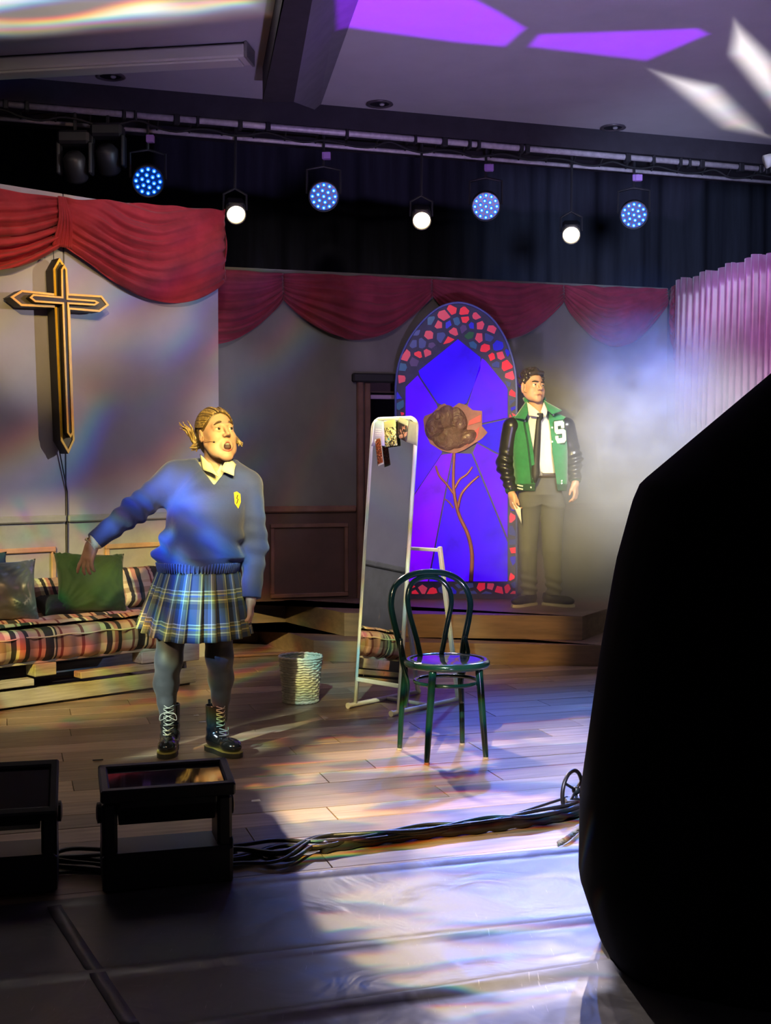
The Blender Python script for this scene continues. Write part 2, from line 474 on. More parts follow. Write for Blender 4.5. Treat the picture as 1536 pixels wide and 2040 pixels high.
def sdf_mesh(fn, lo, hi, h):
    """sparse evaluation + surface nets -> verts, quads"""
    lo = np.array(lo, np.float32); B = 6
    nb = np.ceil((np.array(hi) - lo) / (h * B)).astype(int) + 1
    n = nb * B + 1
    g = [np.arange(nb[i] + 0) for i in range(3)]
    bc = np.stack(np.meshgrid(*g, indexing='ij'), -1).reshape(-1, 3)
    cen = lo + (bc + 0.5) * (h * B)
    dc = fn(cen.astype(np.float32))
    act = np.abs(dc) < h * B * 0.87 * 1.9 + 0.004
    V = np.empty(tuple(n), np.float32)
    # fill by sign of the block
    sg = np.where(dc < 0, -1.0, 1.0).reshape(tuple(nb)).astype(np.float32)
    V[:-1, :-1, :-1] = np.repeat(np.repeat(np.repeat(sg, B, 0), B, 1), B, 2)
    V[-1] = 1; V[:, -1] = 1; V[:, :, -1] = 1
    need = np.zeros(tuple(n), bool)
    for b in bc[act]:
        i, j, k_ = b * B
        need[i:i + B + 1, j:j + B + 1, k_:k_ + B + 1] = True
    ii = np.argwhere(need)
    for s0 in range(0, len(ii), 400000):
        q = ii[s0:s0 + 400000]
        V[q[:, 0], q[:, 1], q[:, 2]] = fn((lo + q * h).astype(np.float32))
    ins = V < 0
    c = ins[:-1, :-1, :-1].astype(np.int8)
    cnt = np.zeros(c.shape, np.int8)
    for dx in (0, 1):
        for dy in (0, 1):
            for dz in (0, 1):
                cnt += ins[dx:dx + c.shape[0], dy:dy + c.shape[1], dz:dz + c.shape[2]]
    cells = np.argwhere((cnt > 0) & (cnt < 8))
    corner = [(x, y, z) for x in (0, 1) for y in (0, 1) for z in (0, 1)]
    vals = {q: V[cells[:, 0] + q[0], cells[:, 1] + q[1], cells[:, 2] + q[2]] for q in corner}
    acc = np.zeros((len(cells), 3)); num = np.zeros(len(cells))
    for a in corner:
        for ax in range(3):
            if a[ax]: continue
            b = list(a); b[ax] = 1; b = tuple(b)
            va, vb = vals[a], vals[b]; cr = (va < 0) != (vb < 0)
            t = np.where(cr, va / np.where(cr, va - vb, 1), 0)
            pos = np.tile(np.array(a, float), (len(cells), 1)); pos[:, ax] += t
            acc += pos * cr[:, None]; num += cr
    verts = lo + (cells + acc / num[:, None]) * h
    idx = np.full(c.shape, -1, np.int64); idx[cells[:, 0], cells[:, 1], cells[:, 2]] = np.arange(len(cells))
    quads = []
    for ax in range(3):
        o1, o2 = (ax + 1) % 3, (ax + 2) % 3
        s0 = [slice(None)] * 3; s1 = [slice(None)] * 3
        s0[ax] = slice(0, -1); s1[ax] = slice(1, None)
        a, b = ins[tuple(s0)], ins[tuple(s1)]
        e = np.argwhere(a != b)
        ok = (e[:, o1] > 0) & (e[:, o2] > 0) & (e[:, o1] < n[o1] - 1) & (e[:, o2] < n[o2] - 1)
        e = e[ok]; sgn = a[e[:, 0], e[:, 1], e[:, 2]]
        def cid(d1, d2):
            q = e.copy(); q[:, o1] -= d1; q[:, o2] -= d2
            return idx[q[:, 0], q[:, 1], q[:, 2]]
        q = np.stack([cid(1, 1), cid(0, 1), cid(0, 0), cid(1, 0)], 1)
        q[~sgn] = q[~sgn][:, ::-1]
        quads.append(q)
    quads = np.concatenate(quads); quads = quads[(quads >= 0).all(1)]
    return verts, quads
def sdf_obj(name, fn, lo, hi, h, mats, parent=None, matfn=None, smooth_it=0, attr=None):
    v, q = sdf_mesh(fn, lo, hi, h)
    me = bpy.data.meshes.new(name)
    me.vertices.add(len(v)); me.vertices.foreach_set('co', v.astype(np.float32).ravel())
    me.loops.add(len(q) * 4); me.loops.foreach_set('vertex_index', q.astype(np.int32).ravel())
    me.polygons.add(len(q)); me.polygons.foreach_set('loop_start', np.arange(0, len(q) * 4, 4, dtype=np.int32))
    me.polygons.foreach_set('use_smooth', np.ones(len(q), bool))
    mats = mats if isinstance(mats, (list, tuple)) else [mats]
    for m in mats: me.materials.append(m)
    if matfn is not None:
        cen = v[q].mean(1).astype(np.float32)
        me.polygons.foreach_set('material_index', matfn(cen).astype(np.int32))
    me.update(calc_edges=True); me.validate()
    o = link(bpy.data.objects.new(name, me), parent)
    if smooth_it:
        md = o.modifiers.new('smooth', 'SMOOTH'); md.factor = 0.5; md.iterations = smooth_it
    return o
def rotm(rx=0, ry=0, rz=0):
    return np.array(Matrix.Rotation(rz, 3, 'Z') @ Matrix.Rotation(ry, 3, 'Y') @ Matrix.Rotation(rx, 3, 'X'))
# ================================================================== setting
HA = math.radians(17.2)                       # the hall's long axis against the picture plane
hu, hv = np.array([math.cos(HA), math.sin(HA)]), np.array([-math.sin(HA), math.cos(HA)])
def hall(a, b, z=0.0):
    """hall coordinates: a along the stage front, b towards the back"""
    q = hu * a + hv * b
    return np.array([q[0], q[1], z])
def to_hall(p): return float(np.dot(hu, p[:2])), float(np.dot(hv, p[:2]))

def wood_col(k, vec, b):
    mp = k.n('ShaderNodeMapping'); k.l(vec, mp.inputs[0]); mp.inputs['Scale'].default_value = (1.2, 14, 14)
    oi = k.n('ShaderNodeObjectInfo').outputs['Random']
    off = k.comb(k.math('MULTIPLY', oi, 37.0), k.math('MULTIPLY', oi, 11.0), 0.0)
    f = k.noise(k.vmath('ADD', mp.outputs[0], off), 2.2, 5, 0.62, 0.4)
    c = k.ramp(f, [(0.25, (0.15, 0.10, 0.065)), (0.55, (0.28, 0.20, 0.135)), (0.8, (0.40, 0.30, 0.21))])
    return c
M_PLANK = mat('plank_wood', build=wood_col, rough=0.33, objrand=0.35, spec=0.5)
M_SUB = mat('subfloor_dark', (0.02, 0.014, 0.01), 0.9, vary=0.3)
def vinyl_col(k, vec, b):
    f = k.noise(vec, 3.0, 6, 0.7, 0.8)
    sc = k.noise(k.vmath('MULTIPLY', vec, (60.0, 4.0, 1.0)), 2.0, 3, 0.7)
    sc2 = k.noise(k.vmath('MULTIPLY', vec, (5.0, 70.0, 1.0)), 2.0, 3, 0.7)
    c = k.ramp(f, [(0.3, (0.080, 0.077, 0.080)), (0.7, (0.125, 0.122, 0.125))])
    s = k.math('MAXIMUM', k.sstep(sc, 0.66, 0.72), k.sstep(sc2, 0.68, 0.74))
    k.l(k.sstep(f, 0.3, 0.7, 0.28, 0.48), b.inputs['Roughness'])
    bp = k.n('ShaderNodeBump'); bp.inputs['Strength'].default_value = 0.35; bp.inputs['Distance'].default_value = 0.02
    k.l(k.noise(vec, 4.0, 3, 0.5, 1.0), bp.inputs['Height']); k.l(bp.outputs[0], b.inputs['Normal'])
    return k.mix(k.math('MULTIPLY', s, 0.5), c, (0.36, 0.35, 0.36))
M_VINYL = mat('dance_vinyl', build=vinyl_col, rough=0.36)

# ---- floor: sub-floor slab, planks laid along the stage, vinyl sheet in front
floor = MB().box((0, 6.0, -0.045), (12, 14, 0.05)).build('floor', M_SUB)
tag(floor, kind='structure')
a0, b0 = to_hall(PZ(860, 1722))
SHEET_B = b0                                  # far edge of the vinyl sheet in hall coordinates
random.seed(3)
PW, PLN = 0.19, 1.38
pl_me = MB().box((0, 0, 0), (PLN - 0.003, PW - 0.003, 0.02), ch=0.0015).data('plank', M_PLANK)
b, row = SHEET_B + PW / 2 - 0.12, 0
while b < 9.9:
    off = (row * 0.46 + random.uniform(0, 0.3)) % PLN
    a = -4.2 + off
    while a < 5.2:
        q = hall(a, b, -0.010)
        # only planks in or near view
        if q[1] > 2.6 and abs(q[0]) < 0.40 * q[1] + 1.3 and q[1] < 10.6:
            o = link(bpy.data.objects.new('plank', pl_me), floor)
            o.location = q + np.array([0, 0, random.uniform(-0.0006, 0.0006)]); o.rotation_euler = (0, 0, HA)
        a += PLN
    b += PW; row += 1
# vinyl sheet with slight waves and a rolled seam
vn = vnoise(5)
def sheet(u, v):
    a, bb = lerp(-4.0, 4.0, u), lerp(SHEET_B - 3.4, SHEET_B + 0.004, v)
    q = hall(a, bb)
    z = 0.004 + 0.003 * (vn(a * 3, bb * 9) + 1)
    # ridges (cable ramp / folds in the sheet)
    for d, hgt, wd in ((0.06, 0.016, 0.022), (0.62, 0.012, 0.018), (1.02, 0.018, 0.024)):
        z += hgt * math.exp(-((bb - (SHEET_B - d) - 0.05 * math.sin(a * 0.9 + d * 5)) / wd) ** 2)
    return (q[0], q[1], z)
def sheet_z(q):
    a, bb = to_hall(q)
    return sheet((a + 4.0) / 8.0, (bb - SHEET_B + 3.4) / 3.404)[2]
vs = MB().grid(sheet, 110, 150).build('vinyl_sheet', M_VINYL, smooth=True)
tag(vs, 'grey scuffed vinyl sheet covering the floor in front of the cables', 'floor covering')
# strip of tape running forward at the lower left
M_TAPE = mat('tape', (0.13, 0.12, 0.125), 0.4, vary=0.3)
t0, t1 = PZ(108, 1812), PZ(262, 2052)
mb = MB(); d = np.array(t1 - t0)[:2]; d /= np.linalg.norm(d); nrm = np.array([-d[1], d[0]]) * 0.022
def tp(u, v):
    q = t0 + (t1 - t0) * v
    return (q[0] + nrm[0] * (u * 2 - 1), q[1] + nrm[1] * (u * 2 - 1), sheet_z(q) + 0.003)
tag(mb.grid(tp, 2, 24).build('floor_tape', M_TAPE, smooth=True, solid=0.002),
    'strip of dark gaffer tape running forward over the vinyl at lower left', 'tape')

# ---- walls of the set
M_LW = mat('flat_lilac_grey', (0.40, 0.375, 0.42), 0.75, vary=0.06, scale=3, bump=0.05, bscale=200)
M_BW = mat('flat_grey_shaded', (0.155, 0.145, 0.135), 0.7, vary=0.18, scale=2.2, stretch=(1, 1, 0.6))  # shading of the back and right flats is put into this darker grey
M_WAIN_L = mat('wainscot_grey', (0.30, 0.30, 0.275), 0.55, vary=0.15, scale=6)
M_WAIN_B = mat('wainscot_brown', (0.085, 0.042, 0.036), 0.5, vary=0.25, scale=3)
M_MOULD_L = mat('moulding_tan', (0.42, 0.27, 0.15), 0.45, vary=0.2)
M_MOULD_B = mat('moulding_brown', (0.17, 0.085, 0.065), 0.42, vary=0.3, scale=5)
M_BLACK = mat('matt_black', (0.012, 0.012, 0.014), 0.7)

LU = np.array([0.744, 0.668]); LU /= np.linalg.norm(LU)
LEND = P(435, 700, 9.24)[:2]                                 # free right end of the left flat
BU = np.array([math.cos(HA), math.sin(HA)])
BST = P(435, 700, 9.9)[:2] - BU * 0.9                        # hidden left start of the back flat
COR = None
class Wall:
    def __init__(s, o, u): s.o = np.array(o); s.u = np.array(u) / np.linalg.norm(u); s.n = np.array([-s.u[1], s.u[0]])
    def px(s, x, y, off=0.0):
        """photo pixel -> local (x, z) on the wall plane, off metres in front of it"""
        q = PL(x, y, s.o - s.n * off, s.u); return float((q[:2] - s.o) @ s.u), float(q[2])
    def rz(s): return math.atan2(s.u[1], s.u[0])
    def root(s, obj): obj.location = (s.o[0], s.o[1], 0); obj.rotation_euler = (0, 0, s.rz()); return obj
LWL = 5.6
LWALL = Wall(LEND - LU * LWL, LU)            # local x runs 0..LWL to the free end
BWALL = Wall(BST, BU)
cx_, _ = BWALL.px(1330, 577)
COR = BST + BU * cx_
RU = P(1536, 600, 9.38)[:2] - COR
RWALL = Wall(COR, RU)

def frame_mould(parent, x0, x1, z0, z1, m, wd=0.035, y=-0.012, name='moulding'):
    """picture-frame moulding: four separate bevelled strips"""
    for (ax, az, bx, bz) in ((x0, z1, x1, z1), (x0, z0, x1, z0), (x0, z0, x0, z1), (x1, z0, x1, z1)):
        mb = MB()
        if az == bz: mb.box(((ax + bx) / 2, y, az), (abs(bx - ax) + wd, 0.018, wd), ch=0.006)
        else: mb.box((ax, y, (az + bz) / 2), (wd, 0.018, abs(bz - az) - wd), ch=0.006)
        mb.build(name, m, parent)

# left flat: two boards with a black gap where they meet, rail and mouldings
gx, _ = LWALL.px(131, 960)
wl = MB()
wl.cur = 0
for x0, x1 in ((0, gx - 0.006), (gx + 0.006, LWL)):
    wl.box(((x0 + x1) / 2, 0.02, 1.065 + 1.10), (x1 - x0, 0.04, 2.2))
wl.cur = 1
for x0, x1 in ((0, gx - 0.006), (gx + 0.006, LWL)):
    wl.box(((x0 + x1) / 2, 0.02, 0.5325), (x1 - x0, 0.04, 1.065))
wl.cur = 2
wl.box((LWL / 2, 0.06, 1.6), (LWL - 0.02, 0.04, 3.2))
wleft = LWALL.root(wl.build('wall_left', [M_LW, M_WAIN_L, M_BLACK])); tag(wleft, kind='structure')
for x0, x1 in ((0, gx - 0.006), (gx + 0.006, LWL)):
    MB().box(((x0 + x1) / 2, -0.014, 1.065), (x1 - x0, 0.03, 0.05), ch=0.01).build('dado_rail', M_WAIN_L, wleft)
mx1, mz1 = LWALL.px(105, 1094)
frame_mould(wleft, mx1 - 1.15, mx1, 0.30, mz1, M_MOULD_L)
mx0, mz0 = LWALL.px(212, 1082)
frame_mould(wleft, mx0, LWL - 0.15, 0.30, mz1, M_MOULD_L)

# back flat with doorway
dx0, dzt = BWALL.px(736, 762)
dx1 = BWALL.px(900, 800)[0]
wb = MB(); BH = 3.02; BL = cx_
wb.cur = 0
wb.box((dx0 / 2, 0.02, (1.07 + BH) / 2), (dx0, 0.04, BH - 1.07))
wb.box(((dx0 + dx1) / 2, 0.02, (dzt + BH) / 2), (dx1 - dx0, 0.04, BH - dzt))
wb.box(((dx1 + BL) / 2, 0.02, (1.07 + BH) / 2), (BL - dx1, 0.04, BH - 1.07))
wb.cur = 1
wb.box((dx0 / 2, 0.02, 0.535), (dx0, 0.04, 1.07))
wb.box(((dx1 + BL) / 2, 0.02, 0.535), (BL - dx1, 0.04, 1.07))
wback = BWALL.root(wb.build('wall_back', [M_BW, M_WAIN_B])); tag(wback, kind='structure')
jx = BWALL.px(709, 900)[0]
MB().box((jx / 2, -0.016, 1.07), (jx, 0.032, 0.055), ch=0.012).build('dado_rail', M_MOULD_B, wback)
MB().box(((dx1 + BL) / 2, -0.016, 1.07), (BL - dx1, 0.032, 0.055), ch=0.012).build('dado_rail', M_MOULD_B, wback)
fx0, fz1 = BWALL.px(542, 1048); fx1, _ = BWALL.px(689, 1048)
frame_mould(wback, fx0, fx1, 0.36, fz1, M_MOULD_B)
frame_mould(wback, fx0 - (fx1 - fx0) - 0.25, fx0 - 0.25, 0.36, fz1, M_MOULD_B)
gx0 = BWALL.px(1135, 1100)[0]
frame_mould(wback, gx0, gx0 + 0.08, 0.5, fz1, M_MOULD_B)
frame_mould(wback, gx0 + 0.2, gx0 + 0.85, 0.5, fz1, M_MOULD_B)
# door frame
door = BWALL.root(MB().box((jx + 0.03, -0.02, dzt / 2 + 0.02), (0.055, 0.05, dzt + 0.04), ch=0.01).build('door_1', M_MOULD_B))
tag(door, kind='structure')
MB().box((dx0 - 0.022, -0.012, dzt / 2), (0.05, 0.04, dzt), ch=0.008).build('door_jamb', M_MOULD_B, door)
MB().box(((jx + dx1) / 2, -0.035, dzt + 0.035), (dx1 - jx + 0.08, 0.07, 0.075), ch=0.012).build('door_lintel', M_BLACK, door)
q0 = BWALL.px(728, 789)
MB().box((q0[0] + 0.35, 0.10, q0[1]), (0.75, 0.04, 0.035), ch=0.006).build('lit_edge_bar', mat('lilac_lit_edge', (0.5, 0.33, 0.62), 0.5), door)  # lilac colour stands in for violet light on an edge behind the doorway
MB().box((q0[0] + 0.35, 0.16, q0[1] + 0.12), (0.75, 0.02, 0.16)).build('door_panel', mat('door_brown', (0.12, 0.07, 0.07), 0.5), door)

# right flat, seen edge-on through the smoke
rl = 4.2
wr = RWALL.root(MB().box((rl / 2, 0.02, 1.5), (rl, 0.04, 3.0)).build('wall_right', M_BW)); tag(wr, kind='structure')

# ---- the hall behind and above
M_DROP = mat('black_drop', (0.040, 0.043, 0.066), 0.85, vary=0.3, scale=3, stretch=(4, 1, 0.3))
bd = hall(0.6, 12.6); 
def dropf(u, v):
    a = lerp(-8, 14, u); q = hall(a, 12.4 + 0.06 * math.sin(a * 9.0) + 0.03 * math.sin(a * 23))
    return (q[0], q[1], lerp(0.0, 5.2, v))
rear = MB().grid(dropf, 400, 1).build('wall_rear', M_DROP, smooth=True); tag(rear, kind='structure')
M_CEIL = mat('ceiling_white', (0.46, 0.44, 0.47), 0.8, vary=0.06, scale=2)
ZC = 4.30
cl = PZ(0, 155, ZC); cr = PZ(1536, 285, ZC); ca, cb = to_hall(cl), to_hall(cr)
CB = (ca[1] + cb[1]) / 2                      # hall depth where the ceiling meets the header beam
c = [hall(-9, CB), hall(12, CB), hall(12, CB - 9), hall(-9, CB - 9)]
ceil = MB().add([(q[0], q[1], ZC) for q in c] + [(q[0], q[1], ZC + 0.1) for q in c],
                [(0, 1, 2, 3), (7, 6, 5, 4), (0, 4, 5, 1), (1, 5, 6, 2), (2, 6, 7, 3), (3, 7, 4, 0)]).build('ceiling', M_CEIL)
tag(ceil, kind='structure')
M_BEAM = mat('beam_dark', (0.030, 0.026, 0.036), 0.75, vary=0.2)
hb = hall(0, CB + 0.35)
hd = MB().box((0, 0, 0), (26, 0.7, 0.55)).build('trim_1', M_BEAM); hd.location = (hb[0], hb[1], ZC + 0.1); hd.rotation_euler = (0, 0, HA)
tag(hd, kind='structure')
rc = MB().box((0, 0, 0), (26, 4.0, 0.1)).build('trim_2', M_BLACK); rb = hall(0, CB + 2.7); rc.location = (rb[0], rb[1], ZC + 0.45); rc.rotation_euler = (0, 0, HA)
tag(rc, kind='structure')
# beam that comes forward: dark soffit, paler slanting cheek
def beam_pt(px, py, z): return PZ(px, py, z)
bl0, bl1 = PZ(566, 0, 4.05), PZ(524, 200, 4.05)
bm0, bm1 = PZ(622, 0, 4.05), PZ(586, 200, 4.05)
br0, br1 = PZ(714, 0, 4.299), PZ(636, 218, 4.299)
def ext(a, b, t): return a + (b - a) * t
L = []
for t in (-3.0, 1.02):
    l, m_, r = ext(bl0, bl1, t), ext(bm0, bm1, t), ext(br0, br1, t)
    tl = np.array([l[0], l[1], 4.299])
    L += [tl, l, m_, np.array([r[0], r[1], 4.299])]
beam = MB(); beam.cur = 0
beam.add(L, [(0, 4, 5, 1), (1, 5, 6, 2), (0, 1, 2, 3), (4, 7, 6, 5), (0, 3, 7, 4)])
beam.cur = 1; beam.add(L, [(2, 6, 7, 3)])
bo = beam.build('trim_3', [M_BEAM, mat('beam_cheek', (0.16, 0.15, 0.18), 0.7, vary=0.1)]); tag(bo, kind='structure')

# side walls of the hall (close the room)
for nm, a in (('wall_side_left', -8.5), ('wall_side_right', 11.5)):
    q = hall(a, 8.0); o = MB().box((0, 0, 0), (0.1, 12, 5.2)).build(nm, M_DROP); o.location = (q[0], q[1], 2.6); o.rotation_euler = (0, 0, HA)
    tag(o, kind='structure')

# ---- stepped platform
M_PLAT = mat('platform_top', (0.17, 0.10, 0.085), 0.45, vary=0.25, scale=4, stretch=(0.6, 4, 4))
M_RISER = mat('platform_riser', (0.22, 0.15, 0.085), 0.5, vary=0.25, scale=4, stretch=(0.6, 3, 6))
def plan(mb, poly, z0, z1):
    n = len(poly)
    mb.cur = 0; mb.add([(x, y, z1) for x, y in poly], [tuple(range(n))])
    mb.cur = 1
    for i in range(n):
        j = (i + 1) % n
        mb.add([(*poly[i], z0), (*poly[j], z0), (*poly[j], z1), (*poly[i], z1)], [(0, 1, 2, 3)])
plat = tag(empty('stage_platform', P(960, 1300, 9.2) * np.array([1, 1, 0])), 'brown two-step wooden stage platform along the back of the set', 'platform')
inv = plat.location.copy()
Z1, Z2 = 0.150, 0.325
def pz(x, y, z): q = PZ(x, y, z); return (q[0] - inv.x, q[1] - inv.y)
def back(off):  # points just in front of back wall, at wall-local x
    q = BWALL.o + BWALL.u * off - BWALL.n * 0.05; return (q[0] - inv.x, q[1] - inv.y)
lowp = [pz(470, 1228, Z1), pz(625, 1276, Z1), pz(1207, 1286, Z1), pz(1330, 1240, Z1), back(cx_ - 0.3), back(0.35)]
upp = [pz(550, 1193, Z2), pz(686, 1221, Z2), pz(1160, 1228, Z2), pz(1238, 1204, Z2), back(cx_ - 0.45), back(0.8)]
mb = MB(); plan(mb, lowp, 0.0, Z1); mb.build('lower_step', [M_PLAT, M_RISER], plat)
mb = MB(); plan(mb, upp, Z1 + 0.001, Z2); mb.build('upper_step', [M_PLAT, M_RISER], plat)
mb = MB()
q0, q1 = PZ(490, 1310), PZ(588, 1302)
mb.box(((q0[0] + q1[0]) / 2 - inv.x, (q0[1] + q1[1]) / 2 - inv.y, 0.012), (0.75, 0.05, 0.02), Matrix.Rotation(HA, 3, 'Z'), 0.004)
mb.build('edge_strip', M_MOULD_B, plat)
# ================================================================== drapery
def velvet(name, col):
    def b_(k, vec, b):
        lw = k.n('ShaderNodeLayerWeight'); lw.inputs[0].default_value = 0.35
        f = k.noise(vec, 7.0, 4, 0.6)
        c = k.ramp(f, [(0.3, tuple(x * 0.75 for x in col)), (0.7, tuple(min(1, x * 1.2) for x in col))])
        return c
    return mat(name, build=b_, rough=0.75, sheen=0.15, spec=0.2)
M_RED = velvet('red_velvet', (0.32, 0.024, 0.034))
M_RED2 = velvet('dull_red_velvet', (0.20, 0.022, 0.045))
def swag(name, m, parent, x0, x1, zt0, zt1, zb0, zb1, zmid, mid=0.5, nf=6, seed=0, out=0.10, amp=0.022, nu=70, nv=54, ruff0=0.0, ruff1=0.0):
    """one swag of cloth hung between two gathers: folds follow the catenary"""
    ns = vnoise(seed); g = math.log(0.5) / math.log(mid)
    def f(s, t):
        ztop = lerp(zt0, zt1, s) + 0.012 * float(ns(s * 30, 1.3))
        zs = lerp(zb0, zb1, s)
        q = math.sin(math.pi * min(1, max(0, s)) ** g) if s > 0 else 0.0
        zb = zs - (lerp(zb0, zb1, mid) - zmid) * (max(q, 0) ** 0.85)
        z = lerp(ztop, zb, t)
        bell = max(0.0, math.sin(math.pi * s)) ** 0.5
        ph = 2 * math.pi * (nf * t ** 0.9 + 0.35 * math.sin(2 * math.pi * s + seed) + 1.3 * float(ns(s * 6, t * 5)))
        y = -(0.02 + out * bell * (0.35 + 0.65 * math.sin(math.pi * min(1, t * 0.85 + 0.12))))
        y -= amp * (0.55 + 0.45 * bell) * (0.35 + 0.65 * t) * (math.sin(ph) + 0.35 * math.sin(2.3 * ph + 1)) * (0.75 + 1.2 * float(ns(s * 9 + 3, t * 4)))
        y -= 0.016 * float(ns(s * 34, t * 22)) * bell
        e = math.exp(-(s / 0.05) ** 2) * ruff0 + math.exp(-((1 - s) / 0.05) ** 2) * ruff1
        y -= e * (0.05 + 0.02 * math.sin(t * 34))
        x = lerp(x0, x1, s) + 0.02 * float(ns(t * 9, s * 3)) * bell
        return (x, y, z)
    return MB().grid(f, nu, nv).build(name, m, parent, smooth=True, solid=0.004)

# left flat: one cloth, gathered above the cross
dl = LWALL.root(empty('red_pelmet_drape')); tag(dl, 'bright red velvet swag drape gathered above the cross on the left wall', 'drape')
g0, zt = LWALL.px(113, 396); _, zg = LWALL.px(115, 492)
e1, ze = LWALL.px(437, 424)
_, zlow = LWALL.px(322, 600, 0.1); _, zr = LWALL.px(436, 560)
swag('swag', M_RED, dl, g0, e1 + 0.03, zt, ze + 0.01, zg, zr, zlow, 0.58, 7, 2, 0.12, 0.036, 90, 64, ruff0=0.5)
_, zt_l = LWALL.px(5, 382); _, zb_l = LWALL.px(5, 527, 0.08)
swag('swag', M_RED, dl, g0 - 1.35, g0, zt_l - 0.02, zt, zg + 0.05, zg, zb_l - 0.06, 0.5, 6, 7, 0.11, 0.034, 80, 60, ruff1=0.5)
# loose end folded round the edge of the flat
def tail(s, t):
    x = e1 + 0.01 + 0.06 * s * (0.4 + 0.8 * t); z = ze + 0.02 - t * (ze - zr + 0.02) * (1 - 0.12 * s)
    return (x, -0.06 + 0.16 * s + 0.02 * math.sin(6 * s + 9 * t), z)
MB().grid(tail, 10, 16).build('drape_end', M_RED, dl, smooth=True, solid=0.004)
mb = MB()
for k_ in range(9):
    a = (k_ - 4) * 0.010
    mb.tube(spline([(g0 + a * 0.5, -0.07, zt), (g0 + a, -0.12 - 0.01 * (k_ % 2), (zt + zg) / 2), (g0 + a * 1.6, -0.07, zg - 0.01)], 6), 0.010, 6)
mb.build('gather', M_RED, dl, smooth=True)

# back flat pelmet: four swags
db = BWALL.root(empty('dark_red_pelmet_drape')); tag(db, 'dark red swag drape running along the top of the back wall', 'drape')
tops = [(435, 536), (562, 546), (858, 558), (1120, 570), (1326, 577)]
bots = [(435, 640), (562, 598), (858, 590), (1120, 600), (1326, 605)]
mids = [None, (500, 690), (715, 676), (985, 676), (1225, 690)]
for i in range(1, 5):
    x0, z0 = BWALL.px(*tops[i - 1]); x1, z1 = BWALL.px(*tops[i])
    _, b0_ = BWALL.px(*bots[i - 1]); _, b1_ = BWALL.px(*bots[i]); _, zm = BWALL.px(*mids[i], 0.08)
    if i == 1: x0 -= 0.75; b0_ = b1_
    swag('swag', M_RED2, db, x0, x1, z0, z1, b0_, b1_, zm, 0.5, 6, 11 + i, 0.10, 0.030, 60, 44, 0.3, 0.3)

# thin shiny curtain on the right flat
def sheer_c(k, vec, b):
    return k.ramp(k.noise(vec, 5, 3), [(0.3, (0.14, 0.05, 0.085)), (0.7, (0.24, 0.11, 0.18))])
M_SHEER = mat('sheer_plum', build=sheer_c, rough=0.35, sheen=0.6)
cr_ = RWALL.root(empty('plum_curtain')); tag(cr_, 'thin shiny plum curtain in narrow pleats on the right wall', 'curtain')
sx0, sz0 = RWALL.px(1372, 560)
nz = vnoise(21)
def sheerf(u, v):
    x = sx0 + u * 2.5; z = lerp(3.02, 0.9, v) + 0.015 * math.sin(u * 40)
    ph = u * 150 + 1.5 * float(nz(u * 20, v * 1.5))
    y = -0.09 - 0.045 * math.copysign(abs(math.sin(ph)) ** 0.6, math.sin(ph)) * (0.6 + 0.4 * v) - 0.03 * float(nz(u * 60, v * 3))
    return (x + 0.02 * math.cos(ph) * v, y, z)
MB().grid(sheerf, 320, 14).build('pleated_cloth', M_SHEER, cr_, smooth=True, solid=0.002)
rx = [(-0.05, sx0)]
swag('swag', M_RED2, cr_, 0.14, sx0 + 0.03, 3.0, 3.0, 2.75, 2.8, 2.35, 0.5, 5, 31, 0.07, 0.02, 40, 34)

# ================================================================== cross
M_GOLD = mat('gold_paint', (1.0, 0.52, 0.03), 0.42, vary=0.15, scale=20)
M_CROSS = mat('cross_black', (0.022, 0.018, 0.014), 0.55, vary=0.3)
M_OLIVE = mat('cross_olive', (0.10, 0.075, 0.030), 0.55, vary=0.2)
cross = LWALL.root(empty('wall_cross')); tag(cross, 'large black and gold outlined cross hung on the left wall', 'cross')
outer = [(117, 514), (132, 536), (136, 585), (201, 589), (216, 608), (197, 622), (138, 617), (147, 877), (135, 904), (120, 878), (108, 613), (41, 610), (19, 592), (42, 578), (107, 585), (105, 536)]
inner = [(127, 527), (133, 538), (135, 594), (188, 598), (197, 603), (188, 609), (136.5, 606), (145.5, 862), (140, 872), (133, 862), (123.5, 606), (69, 602), (58, 593), (65, 586), (122, 591), (121, 537)]
def gold_line(poly, y, wd, parent, name):
    mb = MB(); n = len(poly)
    pts = [np.array(p) for p in poly]
    cen = sum(pts) / n
    ring = []
    for i in range(n):
        a, b, c_ = pts[i - 1], pts[i], pts[(i + 1) % n]
        d1 = (b - a) / np.linalg.norm(b - a); d2 = (c_ - b) / np.linalg.norm(c_ - b)
        n1 = np.array([-d1[1], d1[0]]); n2 = np.array([-d2[1], d2[0]])
        m_ = n1 + n2; m_ = m_ / max(0.35, (m_ @ n1))
        ring.append((b, b + m_ * wd))
    for i in range(n):
        j = (i + 1) % n
        q = [ring[i][0], ring[j][0], ring[j][1], ring[i][1]]
        vs = [(p[0], y, p[1]) for p in q] + [(p[0], y - 0.008, p[1]) for p in q]
        mb.add(vs, [(0, 1, 2, 3), (4, 5, 6, 7), (0, 1, 5, 4), (1, 2, 6, 5), (2, 3, 7, 6), (3, 0, 4, 7)])
    return mb.build(name, M_GOLD, parent)
def orient(poly):
    A = sum(poly[i][0] * poly[(i + 1) % len(poly)][1] - poly[(i + 1) % len(poly)][0] * poly[i][1] for i in range(len(poly)))
    return poly if A > 0 else poly[::-1]
OO = orient([LWALL.px(x, y, 0.13) for x, y in outer]); II = orient([LWALL.px(x, y, 0.185) for x, y in inner])
base = MB().prism(OO, -0.13, -0.03).build('cross_body', [M_CROSS], cross)
MB().prism([(x, z) for x, z in OO], -0.134, -0.1305).build('cross_face', M_OLIVE, cross)
